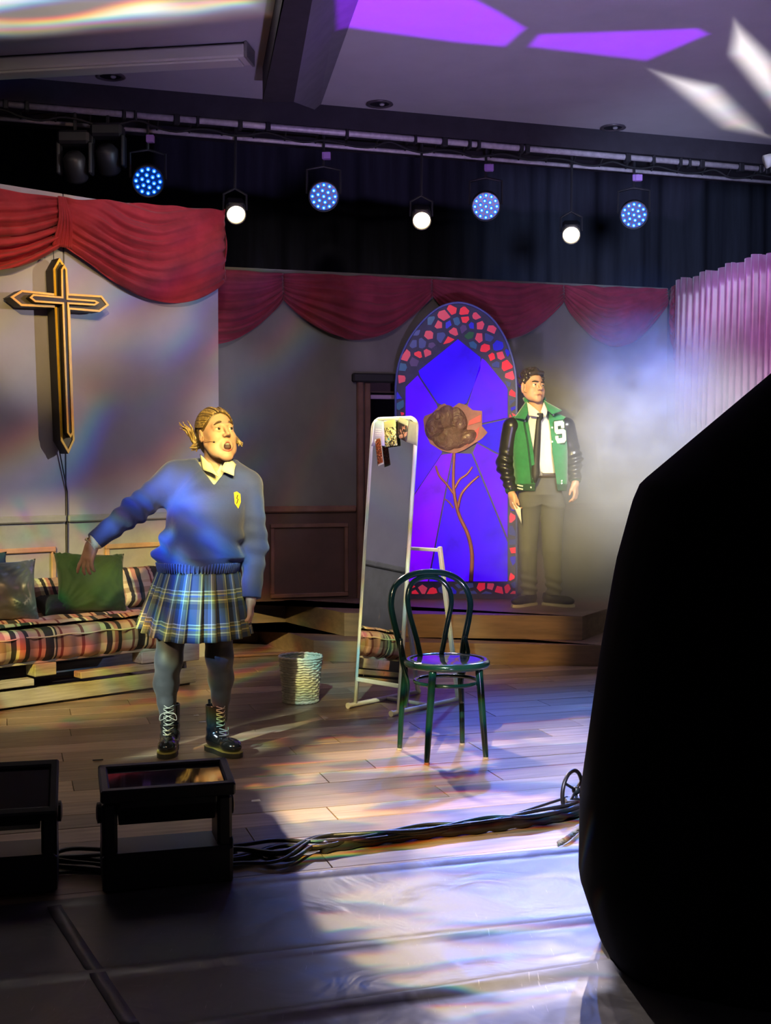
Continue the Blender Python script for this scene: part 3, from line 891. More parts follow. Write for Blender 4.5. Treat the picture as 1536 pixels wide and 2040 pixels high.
MB().prism(II, -0.185, -0.1345).build('raised_cross', [M_CROSS], cross)
gold_line(OO, -0.134, 0.014, cross, 'gold_outline')
gold_line(II, -0.185, 0.012, cross, 'gold_outline')
wx, wz = OO[0][0], max(p[1] for p in OO)
tx = max(OO, key=lambda p: p[1])
MB().tube([(tx[0], -0.06, tx[1] - 0.02), (tx[0] - 0.01, -0.06, zg + 0.15)], 0.003, 6).build('hanging_wire', M_BLACK, cross)
bx_ = min(OO, key=lambda p: p[1])
MB().tube([(bx_[0] - 0.01, -0.02, bx_[1] + 0.05), (gx + 0.004, -0.012, 1.25), (gx, -0.01, 0.55)], 0.005, 6).build('trailing_cable', M_BLACK, cross)
# ================================================================== stained-glass window prop
WY = 10.14
def wp(px, py, dy=0.0):
    q = P(px, py, WY); return (float(q[0]), float(q[2]))
wroot = empty('stained_glass_window', (P(908, 1185, WY)[0], WY, Z2 + 0.001)); tag(wroot, 'arched stained-glass window prop with violet panes and a large rose', 'window prop')
ox, oz = wroot.location.x, wroot.location.z
def wl_(px, py): x, z = wp(px, py); return (x - ox, z - oz)
zbot = 0.0
arch_px = [(788, 1188), (788, 770), (792, 735), (802, 702), (820, 668), (845, 637), (875, 613), (912, 603), (948, 612), (980, 635), (1004, 670), (1019, 708), (1026, 740), (1029, 775), (1029, 1188)]
arch = [wl_(*p) for p in arch_px]; arch[0] = (arch[0][0], zbot); arch[-1] = (arch[-1][0], zbot)
M_WBACK = mat('window_backing', (0.035, 0.035, 0.11), 0.5, vary=0.3, scale=12)
arch_s = [arch[0]] + [tuple(q) for q in spline(arch[1:-1], 4)] + [arch[-1]]
MB().prism(arch_s, -0.0, 0.04).build('arch_backing', M_WBACK, wroot)
mb = MB(); mb.tube([(x, -0.004, z) for x, z in arch_s], 0.010, 6); mb.build('arch_edge', mat('window_edge', (0.10, 0.13, 0.45), 0.4), wroot, smooth=True)
for sx in (0.12, 0.88):
    xx = lerp(arch[0][0], arch[-1][0], sx)
    MB().bar((xx, 0.05, 0.9), (xx, 0.38, 0.015), 0.04, 0.03, ch=0.004).build('rear_brace', M_BLACK, wroot)

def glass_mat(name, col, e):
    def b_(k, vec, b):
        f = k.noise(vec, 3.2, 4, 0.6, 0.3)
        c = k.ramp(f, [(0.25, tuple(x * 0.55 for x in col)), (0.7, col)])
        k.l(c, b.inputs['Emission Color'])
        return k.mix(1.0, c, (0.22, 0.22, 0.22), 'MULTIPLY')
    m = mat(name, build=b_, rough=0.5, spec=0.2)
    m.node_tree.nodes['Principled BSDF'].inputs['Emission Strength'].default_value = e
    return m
PE = 1.3       # pane emission stands in for light behind the glass
panes = [([(912, 676), (957, 712), (957, 734), (930, 803), (905, 815), (872, 803), (837, 750), (834, 739)], (0.030, 0.0, 0.90)),
         ([(808, 771), (832, 748), (870, 806), (885, 860), (880, 903), (808, 1010)], (0.075, 0.0, 0.92)),
         ([(960, 714), (967, 719), (991, 748), (1007, 768), (1011, 776), (1011, 832), (960, 843), (925, 840), (933, 803)], (0.085, 0.0, 0.93)),
         ([(1011, 835), (1011, 911), (985, 899), (950, 880), (938, 847), (962, 846)], (0.028, 0.0, 0.86)),
         ([(950, 883), (984, 902), (1011, 914), (1011, 1071), (942, 902)], (0.13, 0.0, 0.93)),
         ([(904, 903), (939, 904), (1011, 1080), (1011, 1158), (855, 1158)], (0.055, 0.0, 0.90)),
         ([(879, 906), (901, 903), (852, 1158), (808, 1158), (808, 1013)], (0.18, 0.0, 0.92))]
for poly, c_ in panes:
    pl = [wl_(*p) for p in poly]
    cxm = sum(p[0] for p in pl) / len(pl); czm = sum(p[1] for p in pl) / len(pl)
    MB().prism(pl, -0.010, -0.001).build('pane', glass_mat('pane_%d' % panes.index((poly, c_)), c_, PE), wroot)
# mosaic border: irregular pieces, one mesh each
inner_px = [(912, 673), (969, 717), (993, 746), (1009, 766), (1014, 776), (1014, 1161), (805, 1161), (805, 769), (850, 714)]
def inside(p, poly):
    x, y = p; r = False
    for i in range(len(poly)):
        (x0, y0), (x1, y1) = poly[i], poly[i - 1]
        if (y0 > y) != (y1 > y) and x < (x1 - x0) * (y - y0) / (y1 - y0) + x0: r = not r
    return r
rnd = random.Random(12)
arch_dense = [arch_px[0]] + [tuple(q) for q in spline(arch_px[1:-1], 4)] + [arch_px[-1]]
seeds = []
for it in range(9000):
    p = (rnd.uniform(770, 1046), rnd.uniform(585, 1206))
    if all((p[0] - q[0]) ** 2 + (p[1] - q[1]) ** 2 > 15.5 ** 2 for q in seeds): seeds.append(p)
def clip(poly, nx, ny, c):
    out = []
    for i in range(len(poly)):
        a, b = poly[i], poly[(i + 1) % len(poly)]
        da, db_ = nx * a[0] + ny * a[1] - c, nx * b[0] + ny * b[1] - c
        if da <= 0: out.append(a)
        if (da < 0) != (db_ < 0) and da != db_:
            t = da / (da - db_); out.append((a[0] + (b[0] - a[0]) * t, a[1] + (b[1] - a[1]) * t))
    return out
MG = {n: mat('mosaic_' + n, c_, 0.3, emit=c_, estr=e) for n, c_, e in (
    ('red', (0.80, 0.020, 0.06), 0.42), ('rose', (0.62, 0.05, 0.12), 0.42), ('blue', (0.012, 0.008, 0.62), 0.40), ('navy', (0.035, 0.05, 0.26), 0.30),
    ('violet', (0.075, 0.035, 0.17), 0.30), ('teal', (0.02, 0.10, 0.26), 0.30), ('green', (0.01, 0.10, 0.05), 0.25))}  # mosaic pieces emit a little too, in place of light on the glass
for p in seeds:
    if not inside(p, arch_dense) or inside(p, inner_px): continue
    cell = [(p[0] - 16, p[1] - 16), (p[0] + 16, p[1] - 16), (p[0] + 16, p[1] + 16), (p[0] - 16, p[1] + 16)]
    for q in seeds:
        if q is p or abs(q[0] - p[0]) > 34 or abs(q[1] - p[1]) > 34: continue
        nx, ny = q[0] - p[0], q[1] - p[1]
        cell = clip(cell, nx, ny, (q[0] ** 2 + q[1] ** 2 - p[0] ** 2 - p[1] ** 2) / 2)
    # keep inside arch & outside the pane field
    sh = rnd.uniform(0.58, 0.88)
    cell = [(p[0] + (a - p[0]) * sh, p[1] + (b - p[1]) * sh) for a, b in cell]
    cell = [(a, min(b, 1183)) for a, b in cell]
    ok = []
    for a, b in cell:
        t = 1.0
        while t > 0 and (not inside((p[0] + (a - p[0]) * t, p[1] + (b - p[1]) * t), arch_dense) or inside((p[0] + (a - p[0]) * t, p[1] + (b - p[1]) * t), inner_px)): t -= 0.1
        ok.append((p[0] + (a - p[0]) * max(t, 0.05), p[1] + (b - p[1]) * max(t, 0.05)))
    if len(ok) < 3: continue
    nm = rnd.choices(['red', 'rose', 'blue', 'navy', 'violet', 'teal', 'green'], [26, 16, 24, 14, 10, 8, 2])[0]
    th = rnd.uniform(0.004, 0.009)
    MB().prism([wl_(*q) for q in ok], -th, -0.001).build('glass_piece', MG[nm], wroot)
# rose of crumpled cloth
def crumple(k, vec, b):
    f = k.noise(vec, 14, 5, 0.65, 1.0)
    bp = k.n('ShaderNodeBump'); bp.inputs['Strength'].default_value = 0.9; bp.inputs['Distance'].default_value = 0.03
    k.l(f, bp.inputs['Height']); k.l(bp.outputs[0], b.inputs['Normal'])
    return k.ramp(f, [(0.3, (0.07, 0.035, 0.032)), (0.62, (0.17, 0.09, 0.08)), (0.8, (0.30, 0.20, 0.16))])
M_ROSE = mat('rose_cloth', build=crumple, rough=0.32, spec=0.6)
M_ROSE2 = mat('rose_paint', (0.24, 0.085, 0.095), 0.45, vary=0.3, scale=9)
rose_px = [(846, 829), (861, 823), (877, 807), (885, 804), (900, 813), (914, 803), (929, 807), (941, 817), (960, 819), (960, 849), (971, 862), (960, 874), (943, 885), (925, 896), (905, 904), (879, 898), (857, 884), (846, 860), (843, 836)]
MB().prism([wl_(*p) for p in rose_px], -0.022, -0.0105).build('rose_head', M_ROSE2, wroot)
rn = vnoise(9)
for k_, (cx, cy_, rx_, ry_, an) in enumerate([(868, 850, 22, 30, 0.3), (890, 835, 22, 28, -0.1), (905, 868, 30, 26, 0.2), (884, 878, 26, 18, 0.5), (912, 838, 18, 28, -0.3), (930, 872, 22, 14, -0.5), (872, 832, 14, 16, 0.6)]):
    def pet(u, v, cx=cx, cy_=cy_, rx_=rx_, ry_=ry_, an=an, k_=k_):
        a = u * 2 * math.pi; r = v
        x = rx_ * r * math.cos(a) * (1 + 0.10 * float(rn(a * 3, k_))); y = ry_ * r * math.sin(a) * (1 + 0.10 * float(rn(a * 3 + 2, k_)))
        px = cx + x * math.cos(an) - y * math.sin(an); py = cy_ + x * math.sin(an) + y * math.cos(an)
        X, Z = wl_(px, py)
        d = 0.026 + 0.035 * (1 - r * r) + 0.012 * float(rn(px * 0.35, py * 0.35, k_)) * (1 - r ** 4)
        return (X, -d if r < 0.999 else -0.02, Z)
    MB().grid(pet, 26, 9, closed_u=True).build('petal', M_ROSE, wroot, smooth=True)
for poly in ([(935, 838), (958, 826), (957, 840), (932, 848)], [(936, 868), (955, 850), (950, 872), (928, 888)]):
    MB().prism([wl_(*p) for p in poly], -0.030, -0.0225).build('petal', mat('rose_red', (0.55, 0.06, 0.08), 0.4, vary=0.2), wroot)
def stem(pts, r0, r1, nm):
    s_ = spline([(*wl_(*p),) for p in pts], 6)
    n = len(s_)
    MB().tube([(q[0], -0.015, q[1]) for q in s_], [lerp(r0, r1, i / (n - 1)) for i in range(n)], 8).build(nm, M_ROSE2, wroot, smooth=True)
stem([(905, 902), (903, 950), (905, 985), (914, 1025), (932, 1065), (940, 1105), (938, 1158)], 0.012, 0.019, 'stem')
stem([(912, 1012), (919, 985), (935, 965), (954, 948)], 0.013, 0.009, 'twig')
stem([(906, 973), (916, 955), (930, 945), (941, 930)], 0.011, 0.008, 'twig')
stem([(903, 983), (890, 965), (875, 948), (868, 928)], 0.011, 0.008, 'twig')
stem([(903, 1012), (894, 1000), (886, 994)], 0.007, 0.005, 'twig')
# ================================================================== bentwood chair
M_CHAIR = mat('chair_green_gloss', (0.005, 0.030, 0.022), 0.16, spec=0.6, coat=0.6, vary=0.3)
M_SEAT = mat('chair_seat_gloss', (0.020, 0.035, 0.040), 0.10, spec=0.7, coat=0.8)
FL, FR, BL, BR = PZ(850, 1522), PZ(968, 1511), PZ(796, 1493), PZ(921, 1483)
ctr = (FL + FR + BL + BR) / 4
chair = empty('bentwood_chair', tuple(ctr)); tag(chair, 'glossy dark green bentwood cafe chair with hooped back standing centre stage', 'chair')
ex = (FR - FL + BR - BL); ex /= np.linalg.norm(ex); ey = np.array([-ex[1], ex[0], 0.0])
def cl_(p): return tuple(np.array(p) - ctr)
SH = 0.462
sc = P(890, 1318, ctr[1] + 0.03); sc = np.array([sc[0], sc[1], SH]) - ctr
RS = 0.212
MB().lathe([(0.0, -0.014), (RS - 0.035, -0.014), (RS - 0.03, -0.004), (RS - 0.02, 0.002)][0:1] + [(0.17, -0.012), (0.19, 0.0), (0.165, 0.003), (0.02, -0.001)], 40, sc, capb=False).build('seat', M_SEAT, chair, smooth=True)
ring = [(sc[0] + (RS - 0.016) * math.cos(a), sc[1] + (RS - 0.016) * math.sin(a), sc[2] - 0.012) for a in np.linspace(0, 2 * math.pi, 48, endpoint=False)]
MB().tube(ring, 0.019, 10, closed=True).build('seat_ring', M_CHAIR, chair, smooth=True)
def seat_at(p):                       # where a leg meets the seat ring
    d = np.array(p) - ctr - sc; d[2] = 0; d /= np.linalg.norm(d)
    return sc + d * (RS - 0.03) + np.array([0, 0, -0.02])
for f_ in (FL, FR):
    s_ = seat_at(f_); b_ = np.array(f_) - ctr
    pts = [s_, s_ * 0.5 + b_ * 0.5 + 0, b_ * 0.85 + s_ * 0.15, b_]
    pts = [np.array([p[0], p[1], z]) for p, z in zip(pts, (SH - 0.015, SH * 0.5, SH * 0.15, 0.0))]
    MB().tube(spline(pts, 5), [lerp(0.0195, 0.0125, i / 15) for i in range(16)], 10).build('leg', M_CHAIR, chair, smooth=True)
    MB().lathe([(0.0135, 0.0), (0.0135, 0.008)], 10, (b_[0], b_[1], 0.0)).build('foot_pad', M_GREY if 'M_GREY' in globals() else mat('pad_grey', (0.4, 0.4, 0.36), 0.6), chair)
# back plane: through the rear of the seat, leaning back
mid = (np.array(BL) + np.array(BR)) / 2
def back_pt(px, py, rear=0.0):
    o = sc + ctr + ey * (RS - 0.035)
    lean = 0.20
    nrm = ey - np.array([0, 0, 1]) * lean; nrm /= np.linalg.norm(nrm)
    d = ray(px, py); c0 = np.array([0, 0, EYE])
    t = ((o - c0) @ nrm) / (d @ nrm)
    return c0 + d * t - ctr
hoop = [(803, 1312), (797, 1285), (784, 1235), (779, 1200), (787, 1168), (815, 1147), (852, 1140), (892, 1144), (922, 1163), (936, 1195), (934, 1230), (925, 1275), (921, 1306)]
hp = [back_pt(*p) for p in hoop]
lf = np.array(BL) - ctr; rf = np.array(BR) - ctr
left_leg = [hp[0], hp[0] * 0.85 + lf * 0.15 + ex * 0.012, (hp[0] + lf) / 2 + ex * 0.004, lf]
right_leg = [rf, (hp[-1] + rf) / 2 - ex * 0.004, hp[-1] * 0.85 + rf * 0.15 - ex * 0.012, hp[-1]]
MB().tube(spline(hp, 6), 0.0165, 12).build('back_hoop', M_CHAIR, chair, smooth=True)
MB().tube(spline(left_leg, 6), [lerp(0.0175, 0.013, i / 18) for i in range(19)], 10).build('leg', M_CHAIR, chair, smooth=True)
MB().tube(spline(right_leg, 6), [lerp(0.013, 0.0175, i / 18) for i in range(19)], 10).build('leg', M_CHAIR, chair, smooth=True)
for b_ in (lf, rf): MB().lathe([(0.0140, 0.0), (0.0140, 0.008)], 10, (b_[0], b_[1], 0.0)).build('foot_pad', MATS['pad_grey'], chair)
ih = [(838, 1312), (830, 1275), (815, 1220), (812, 1185), (822, 1160), (848, 1149), (876, 1154), (895, 1176), (898, 1205), (889, 1250), (879, 1303)]
MB().tube(spline([back_pt(*p) + ey * -0.004 for p in ih], 6), 0.0135, 12).build('inner_hoop', M_CHAIR, chair, smooth=True)
r2 = [(sc[0] + 0.158 * math.cos(a), sc[1] + 0.158 * math.sin(a), SH - 0.105) for a in np.linspace(0, 2 * math.pi, 44, endpoint=False)]
MB().tube(r2, 0.010, 8, closed=True).build('leg_ring', M_CHAIR, chair, smooth=True)
for sgn, h0, l0 in ((1, hp[0], lf), (-1, hp[-1], rf)):
    a = h0 + np.array([0, 0, 0.10]) + ex * (-0.012 * sgn); b_ = h0 + ex * (-0.020 * sgn) + np.array([0, 0, 0.0]) - ey * 0.03; c_ = seat_at(ctr + l0) * 0.6 + (h0 * 0.4) - np.array([0, 0, 0.12])
    MB().tube(spline([a, b_, c_, c_ + (l0 - c_) * 0.35], 6), 0.0105, 8).build('brace', M_CHAIR, chair, smooth=True)

# ================================================================== wicker bin
M_WICK = mat('wicker_white', (0.62, 0.60, 0.46), 0.5, vary=0.18, scale=30)
bq = PZ(599, 1398)
wbin = empty('wicker_basket', tuple(bq)); tag(wbin, 'white woven wicker waste basket on the floor left of the mirror', 'basket')
RB_, RT_, HB = 0.100, 0.125, 0.275
mb = MB(); NS = 26
def rad(z): return lerp(RB_, RT_, (z / HB) ** 1.15)
rows = 17
for r_ in range(rows):
    z = 0.016 + (HB - 0.032) * r_ / (rows - 1)
    pts = []
    for j in range(NS * 4):
        a = 2 * math.pi * j / (NS * 4)
        rr = rad(z) + 0.0045 * math.cos(NS / 2 * a * 1.0 * 1 + math.pi * r_) 
        pts.append((rr * math.cos(a), rr * math.sin(a), z + 0.002 * math.sin(NS / 2 * a)))
    mb.tube(pts, 0.0078, 5, closed=True)
mb.build('weave', M_WICK, wbin, smooth=True)
mb = MB()
for j in range(NS):
    a = 2 * math.pi * (j + 0.5) / NS
    mb.tube([(rad(z) * math.cos(a), rad(z) * math.sin(a), z) for z in (0.004, 0.09, 0.18, HB - 0.005)], 0.0042, 5)
mb.build('stakes', M_WICK, wbin, smooth=True)
for z, r_, nm in ((HB, 0.009, 'rim'), (HB - 0.016, 0.008, 'rim_band'), (0.010, 0.009, 'foot_rim')):
    pts = [((rad(z) + 0.002 + 0.002 * math.sin(a * 24)) * math.cos(a), (rad(z) + 0.002) * math.sin(a), z + 0.002 * math.cos(a * 24)) for a in np.linspace(0, 2 * math.pi, 120, endpoint=False)]
    MB().tube(pts, r_, 6, closed=True).build(nm, M_WICK, wbin, smooth=True)
MB().lathe([(RB_ - 0.004, 0.004), (RB_ - 0.004, 0.010)], 32).build('base', M_WICK, wbin)
MB().lathe([(RB_ - 0.010, 0.012), (RB_ - 0.003 + 0.012, HB * 0.5), (RT_ - 0.008, HB - 0.01)], 36, capb=False, capt=False).build('lining', M_WICK, wbin, smooth=True)

# ================================================================== standing mirror
M_FRAME = mat('mirror_frame_white', (0.72, 0.72, 0.64), 0.3, vary=0.08)
def mir(k, vec, b):
    f = k.noise(k.vmath('MULTIPLY', vec, (9.0, 9.0, 2.0)), 3.0, 5, 0.7, 1.2)
    k.l(k.sstep(f, 0.56, 0.76, 0.015, 0.30), b.inputs['Roughness'])
    return (0.80, 0.82, 0.82)
M_MIRROR = mat('mirror_glass', build=mir, metal=1.0, rough=0.02)
m_fl, m_fr, m_rr = PZ(697, 1411), PZ(783, 1427), PZ(930, 1399)
mo = (m_fl + m_fr) / 2
mirror = empty('standing_mirror', tuple(mo)); tag(mirror, 'tall leaning mirror in a thin white frame on floor runners', 'mirror')
mxv = (m_fr - m_fl); mw = np.linalg.norm(mxv); mxv = mxv / mw
myv = np.array([-mxv[1], mxv[0], 0]); 
RLEN = float((m_rr - m_fr) @ myv)
def ml(x, y, z): return mxv * x + myv * y + np.array([0, 0, z])
hw = mw / 2
TOPZ, LEAN, Y0 = 1.70, 0.16, 0.045
def on_m(x, z, off=0.0):   # point in the leaning plane
    return ml(x, Y0 + LEAN * z / TOPZ - off, z - off * LEAN / TOPZ * 0)
for sx in (-1, 1):
    MB().tube([ml(sx * hw, -0.01, 0.017), ml(sx * hw, RLEN, 0.017)], 0.014, 10).build('floor_runner', M_FRAME, mirror, smooth=False)
    for yy in (-0.012, RLEN): MB().lathe([(0.0, 0.0), (0.018, 0.0), (0.018, 0.012), (0.0, 0.012)], 12, ml(sx * hw, yy, 0.017) - myv * 0.006, Matrix(((mxv[0], 0, myv[0]), (mxv[1], 0, myv[1]), (0, 1, 0))), False, False).build('end_cap', M_FRAME, mirror)
MB().tube([ml(-hw, RLEN * 0.52, 0.017), ml(hw, RLEN * 0.52, 0.017)], 0.012, 10).build('cross_runner', M_FRAME, mirror)
cr = 0.055
path = [on_m(-hw, 0.02)] + [on_m(-hw, z) for z in (0.6, 1.2, TOPZ - cr)]
path += [on_m(-hw + cr - cr * math.cos(a), TOPZ - cr + cr * math.sin(a)) for a in np.linspace(0.2, math.pi / 2, 6)]
path += [on_m(hw - cr + cr * math.sin(a), TOPZ - cr + cr * math.cos(a)) for a in np.linspace(0, math.pi / 2 - 0.2, 6)]
path += [on_m(hw, z) for z in (TOPZ - cr, 1.2, 0.6, 0.02)]
MB().tube(path, 0.0125, 8).build('frame', M_FRAME, mirror, smooth=True)
MB().bar(on_m(-hw, 0.165), on_m(hw, 0.165), 0.025, 0.02, up=tuple(myv), ch=0.003).build('bottom_rail', M_FRAME, mirror)
gp = [(-hw + 0.006, 0.175), (hw - 0.006, 0.175), (hw - 0.006, TOPZ - cr), (hw - 0.020, TOPZ - 0.022), (hw - cr, TOPZ - 0.006), (-hw + cr, TOPZ - 0.006), (-hw + 0.020, TOPZ - 0.022), (-hw + 0.006, TOPZ - cr)]
MB().prism(gp, 0, 1, lambda x, y, z: on_m(x, z, 0.004 if y == 0 else -0.006)).build('mirror_glass', M_MIRROR, mirror)
# rear support
for sx in (-1, 1):
    MB().bar(ml(sx * (hw - 0.01), RLEN - 0.015, 0.02), ml(sx * (hw - 0.01), RLEN - 0.19, 0.945), 0.024, 0.024, up=tuple(myv), ch=0.003).build('rear_leg', M_FRAME, mirror)
MB().bar(ml(-hw, RLEN - 0.188, 0.925), ml(hw, RLEN - 0.188, 0.925), 0.024, 0.02, ch=0.003).build('rear_rail', M_FRAME, mirror)
# plane lookup for things stuck on the glass
_n = np.cross(on_m(1, 0) - on_m(0, 0), on_m(0, 1) - on_m(0, 0)); _n /= np.linalg.norm(_n)
def mpx(px, py, off):
    o = on_m(0, 1.0, off) + mo; d = ray(px, py); c0 = np.array([0, 0, EYE])
    return c0 + d * (((o - c0) @ _n) / (d @ _n))
def card(name, pxs, off, m, label, cat, group=None, curl=0.0, uvs=True):
    q = [mpx(x, y, off) for x, y in pxs]; c_ = sum(q) / 4
    root = None
    def f(u, v):
        p = lerp(lerp(q[0], q[1], u), lerp(q[3], q[2], u), v) - c_
        return tuple(p + _n * (-curl) * (abs(u - 0.5) * 2) ** 2 * (1 if True else 0))
    o = MB().grid(f, 6, 6).build(name, m, None, smooth=True, uv=True, solid=0.0008); o.location = c_
    return tag(o, label, cat, group)
def uvmat(name, fn, rough=0.5):
    m = bpy.data.materials.new(name); m.use_nodes = True; MATS[name] = m
    k = NT(m.node_tree); b = m.node_tree.nodes['Principled BSDF']; b.inputs['Roughness'].default_value = rough
    uv = k.n('ShaderNodeUVMap'); s_ = k.sep(uv.outputs[0])
    c_ = fn(k, s_[0], s_[1], uv.outputs[0]); k.inp(b.inputs['Base Color'], c_)
    return m
def leaf(k, u, v, uv):
    rows_ = k.sstep(k.math('SINE', k.math('MULTIPLY', v, 75.0)), 0.0, 0.1)
    wd = k.sstep(k.noise(k.comb(k.math('MULTIPLY', u, 14.0), k.math('FLOOR', k.math('MULTIPLY', v, 11.9)), 0), 2, 1), 0.45, 0.5)
    inb = k.math('MULTIPLY', k.math('MULTIPLY', k.sstep(v, 0.30, 0.32), k.sstep(v, 0.62, 0.60)), k.math('MULTIPLY', k.sstep(u, 0.28, 0.3), k.sstep(u, 0.84, 0.8)))
    c_ = k.ramp(v, [(0.0, (0.45, 0.70, 0.75)), (0.5, (0.55, 0.52, 0.70)), (1.0, (0.58, 0.56, 0.80))])
    return k.mix(k.math('MULTIPLY', k.math('MULTIPLY', inb, rows_), wd), c_, (0.92, 0.94, 0.98))
def photo1(k, u, v, uv):
    f = k.noise(uv, 4.2, 3, 0.6, 1.5)
    c_ = k.ramp(f, [(0.32, (0.02, 0.03, 0.02)), (0.42, (0.10, 0.06, 0.03)), (0.47, (0.75, 0.72, 0.20)), (0.54, (0.85, 0.80, 0.45)), (0.60, (0.02, 0.42, 0.38)), (0.75, (0.02, 0.35, 0.30))], 'CONSTANT')
    top = k.sstep(v, 0.30, 0.25)
    return k.mix(top, c_, (0.50, 0.52, 0.22))
def photo2(k, u, v, uv):
    f = k.noise(uv, 3.5, 3, 0.6, 1.0)
    c_ = k.ramp(f, [(0.3, (0.02, 0.014, 0.016)), (0.48, (0.05, 0.03, 0.03)), (0.54, (0.42, 0.20, 0.13)), (0.66, (0.45, 0.45, 0.38))], 'CONSTANT')
    return k.mix(k.sstep(v, 0.28, 0.22), c_, (0.36, 0.38, 0.26))
def strip(k, u, v, uv):
    f = k.noise(k.comb(k.math('MULTIPLY', u, 1.2), k.math('MULTIPLY', v, 4.0), 0), 5.0, 3, 0.6, 0.8)
    c_ = k.ramp(f, [(0.3, (0.06, 0.015, 0.01)), (0.45, (0.35, 0.07, 0.015)), (0.55, (0.70, 0.20, 0.03)), (0.63, (0.85, 0.72, 0.50))], 'CONSTANT')
    e = k.math('MAXIMUM', k.sstep(k.math('ABSOLUTE', k.math('SUBTRACT', u, 0.5)), 0.44, 0.46), k.sstep(v, 0.93, 0.95))
    return k.mix(e, c_, (0.70, 0.72, 0.50))
card('notice_leaflet', [(744, 836), (763, 839), (765, 888), (738, 888)], 0.028, uvmat('leaflet_print', leaf), 'pale blue printed leaflet stuck on the top left mirror corner', 'leaflet', curl=0.008)
card('photograph', [(762, 839), (787, 836), (791, 887), (765, 891)], 0.022, uvmat('photo_teal_yellow', photo1), 'yellow and teal photograph stuck to the mirror beside the pale leaflet', 'photo', curl=0.004)
card('photograph', [(792, 829), (813, 838), (808, 880), (790, 870)], 0.024, uvmat('photo_dark', photo2), 'dark photograph poking above the top edge of the mirror', 'photo', curl=0.006)
card('photo_strip', [(746, 876), (758, 873), (764, 924), (752, 929)], 0.036, uvmat('strip_orange', strip), 'narrow orange photo strip hanging on the left edge of the mirror', 'photo strip', curl=0.003)
card('grey_card', [(813, 838), (832, 842), (831, 888), (808, 880)], 0.014, uvmat('card_grey', lambda k, u, v, uv: k.mix(k.noise(uv, 5), (0.26, 0.27, 0.24), (0.34, 0.35, 0.30))), 'plain grey card tucked in the top right mirror corner', 'card')
# ================================================================== pallet bed with plaid cover
BO = PZ(398, 1363)[:2]                        # near right corner of the pallets
BED = Wall(BO - LU * 2.6, LU)                 # local x 0..2.6 ; y>0 towards the wall
bed = BED.root(empty('pallet_bed')); tag(bed, 'low bed of grey wooden pallets under a plaid mattress on the left', 'bed')
M_PAL = mat('pallet_wood', (0.34, 0.33, 0.28), 0.65, vary=0.35, scale=6, stretch=(0.5, 6, 6))
BLn, BD = 2.6, 0.84
def plank(x0, x1, y, z, w_, h, nm, ch=0.004): MB().box(((x0 + x1) / 2, y, z), (x1 - x0, w_, h), ch=ch).build(nm, M_PAL, bed)
# runners on the floor, blocks, deck boards
plank(0.0, BLn - 0.02, 0.03, 0.062, 0.04, 0.095, 'bottom_runner')
plank(0.0, BLn - 0.02, BD - 0.03, 0.062, 0.04, 0.095, 'bottom_runner')
for x in (0.2, 0.95, 1.7, 2.5): MB().box((x, BD / 2, 0.007), (0.10, BD * 0.9, 0.014)).build('skid', M_PAL, bed)
for x, w_ in ((0.35, 0.30), (1.02, 0.34), (1.52, 0.14), (2.28, 0.22)):
    MB().box((x, 0.06, 0.215), (w_, 0.12, 0.075), ch=0.004).build('pallet_block', M_PAL, bed)
    MB().box((x, BD - 0.07, 0.215), (w_, 0.12, 0.075), ch=0.004).build('pallet_block', M_PAL, bed)
plank(0.1, 1.45, 0.05, 0.148, 0.09, 0.040, 'pallet_board'); plank(1.75, 2.35, 0.05, 0.152, 0.09, 0.040, 'pallet_board')
plank(0.1, 2.45, BD - 0.05, 0.150, 0.09, 0.040, 'pallet_board')
plank(2.42, 2.6, 0.06, 0.215, 0.12, 0.11, 'pallet_block')
for i in range(6): MB().box((BLn / 2 - 0.05, 0.07 + i * 0.14, 0.262), (BLn - 0.15, 0.10, 0.018), ch=0.003).build('deck_board', M_PAL, bed)
MB().bar((2.52, 0.08, 0.16), (2.55, 0.10, 0.02), 0.035, 0.035, ch=0.004).build('leg', M_PAL, bed)

def bands(k, x, period, stops):
    f = k.math('FRACT', k.math('DIVIDE', x, period))
    return k.ramp(f, stops, 'CONSTANT')
def plaid_bed(k, u, v, uv):
    base, cream, black, wine, pink = (0.40, 0.25, 0.20), (0.60, 0.52, 0.33), (0.022, 0.020, 0.022), (0.14, 0.03, 0.03), (0.45, 0.20, 0.16)
    a = bands(k, u, 0.62, [(0, base), (0.16, wine), (0.185, base), (0.36, cream), (0.42, black), (0.47, cream), (0.50, pink), (0.55, black), (0.60, base), (0.70, wine), (0.725, base), (0.76, black), (0.86, cream), (0.88, black), (0.90, base), (0.93, wine), (0.955, base)])
    b = bands(k, v, 0.30, [(0, (1, 1, 1)), (0.30, (1.0, 1.0, 1.0)), (0.40, (0.62, 0.55, 0.5)), (0.62, (1, 1, 1)), (0.80, (0.8, 0.72, 0.7)), (0.9, (1, 1, 1))])
    c_ = k.mix(1.0, a, b, 'MULTIPLY')
    return k.mix(k.sstep(k.noise(uv, 5.0, 3), 0.3, 0.8, 0.0, 0.25), c_, k.mix(1.0, c_, (0.6, 0.55, 0.55), 'MULTIPLY'))
M_PLAID = uvmat('plaid_bed', plaid_bed, 0.8)
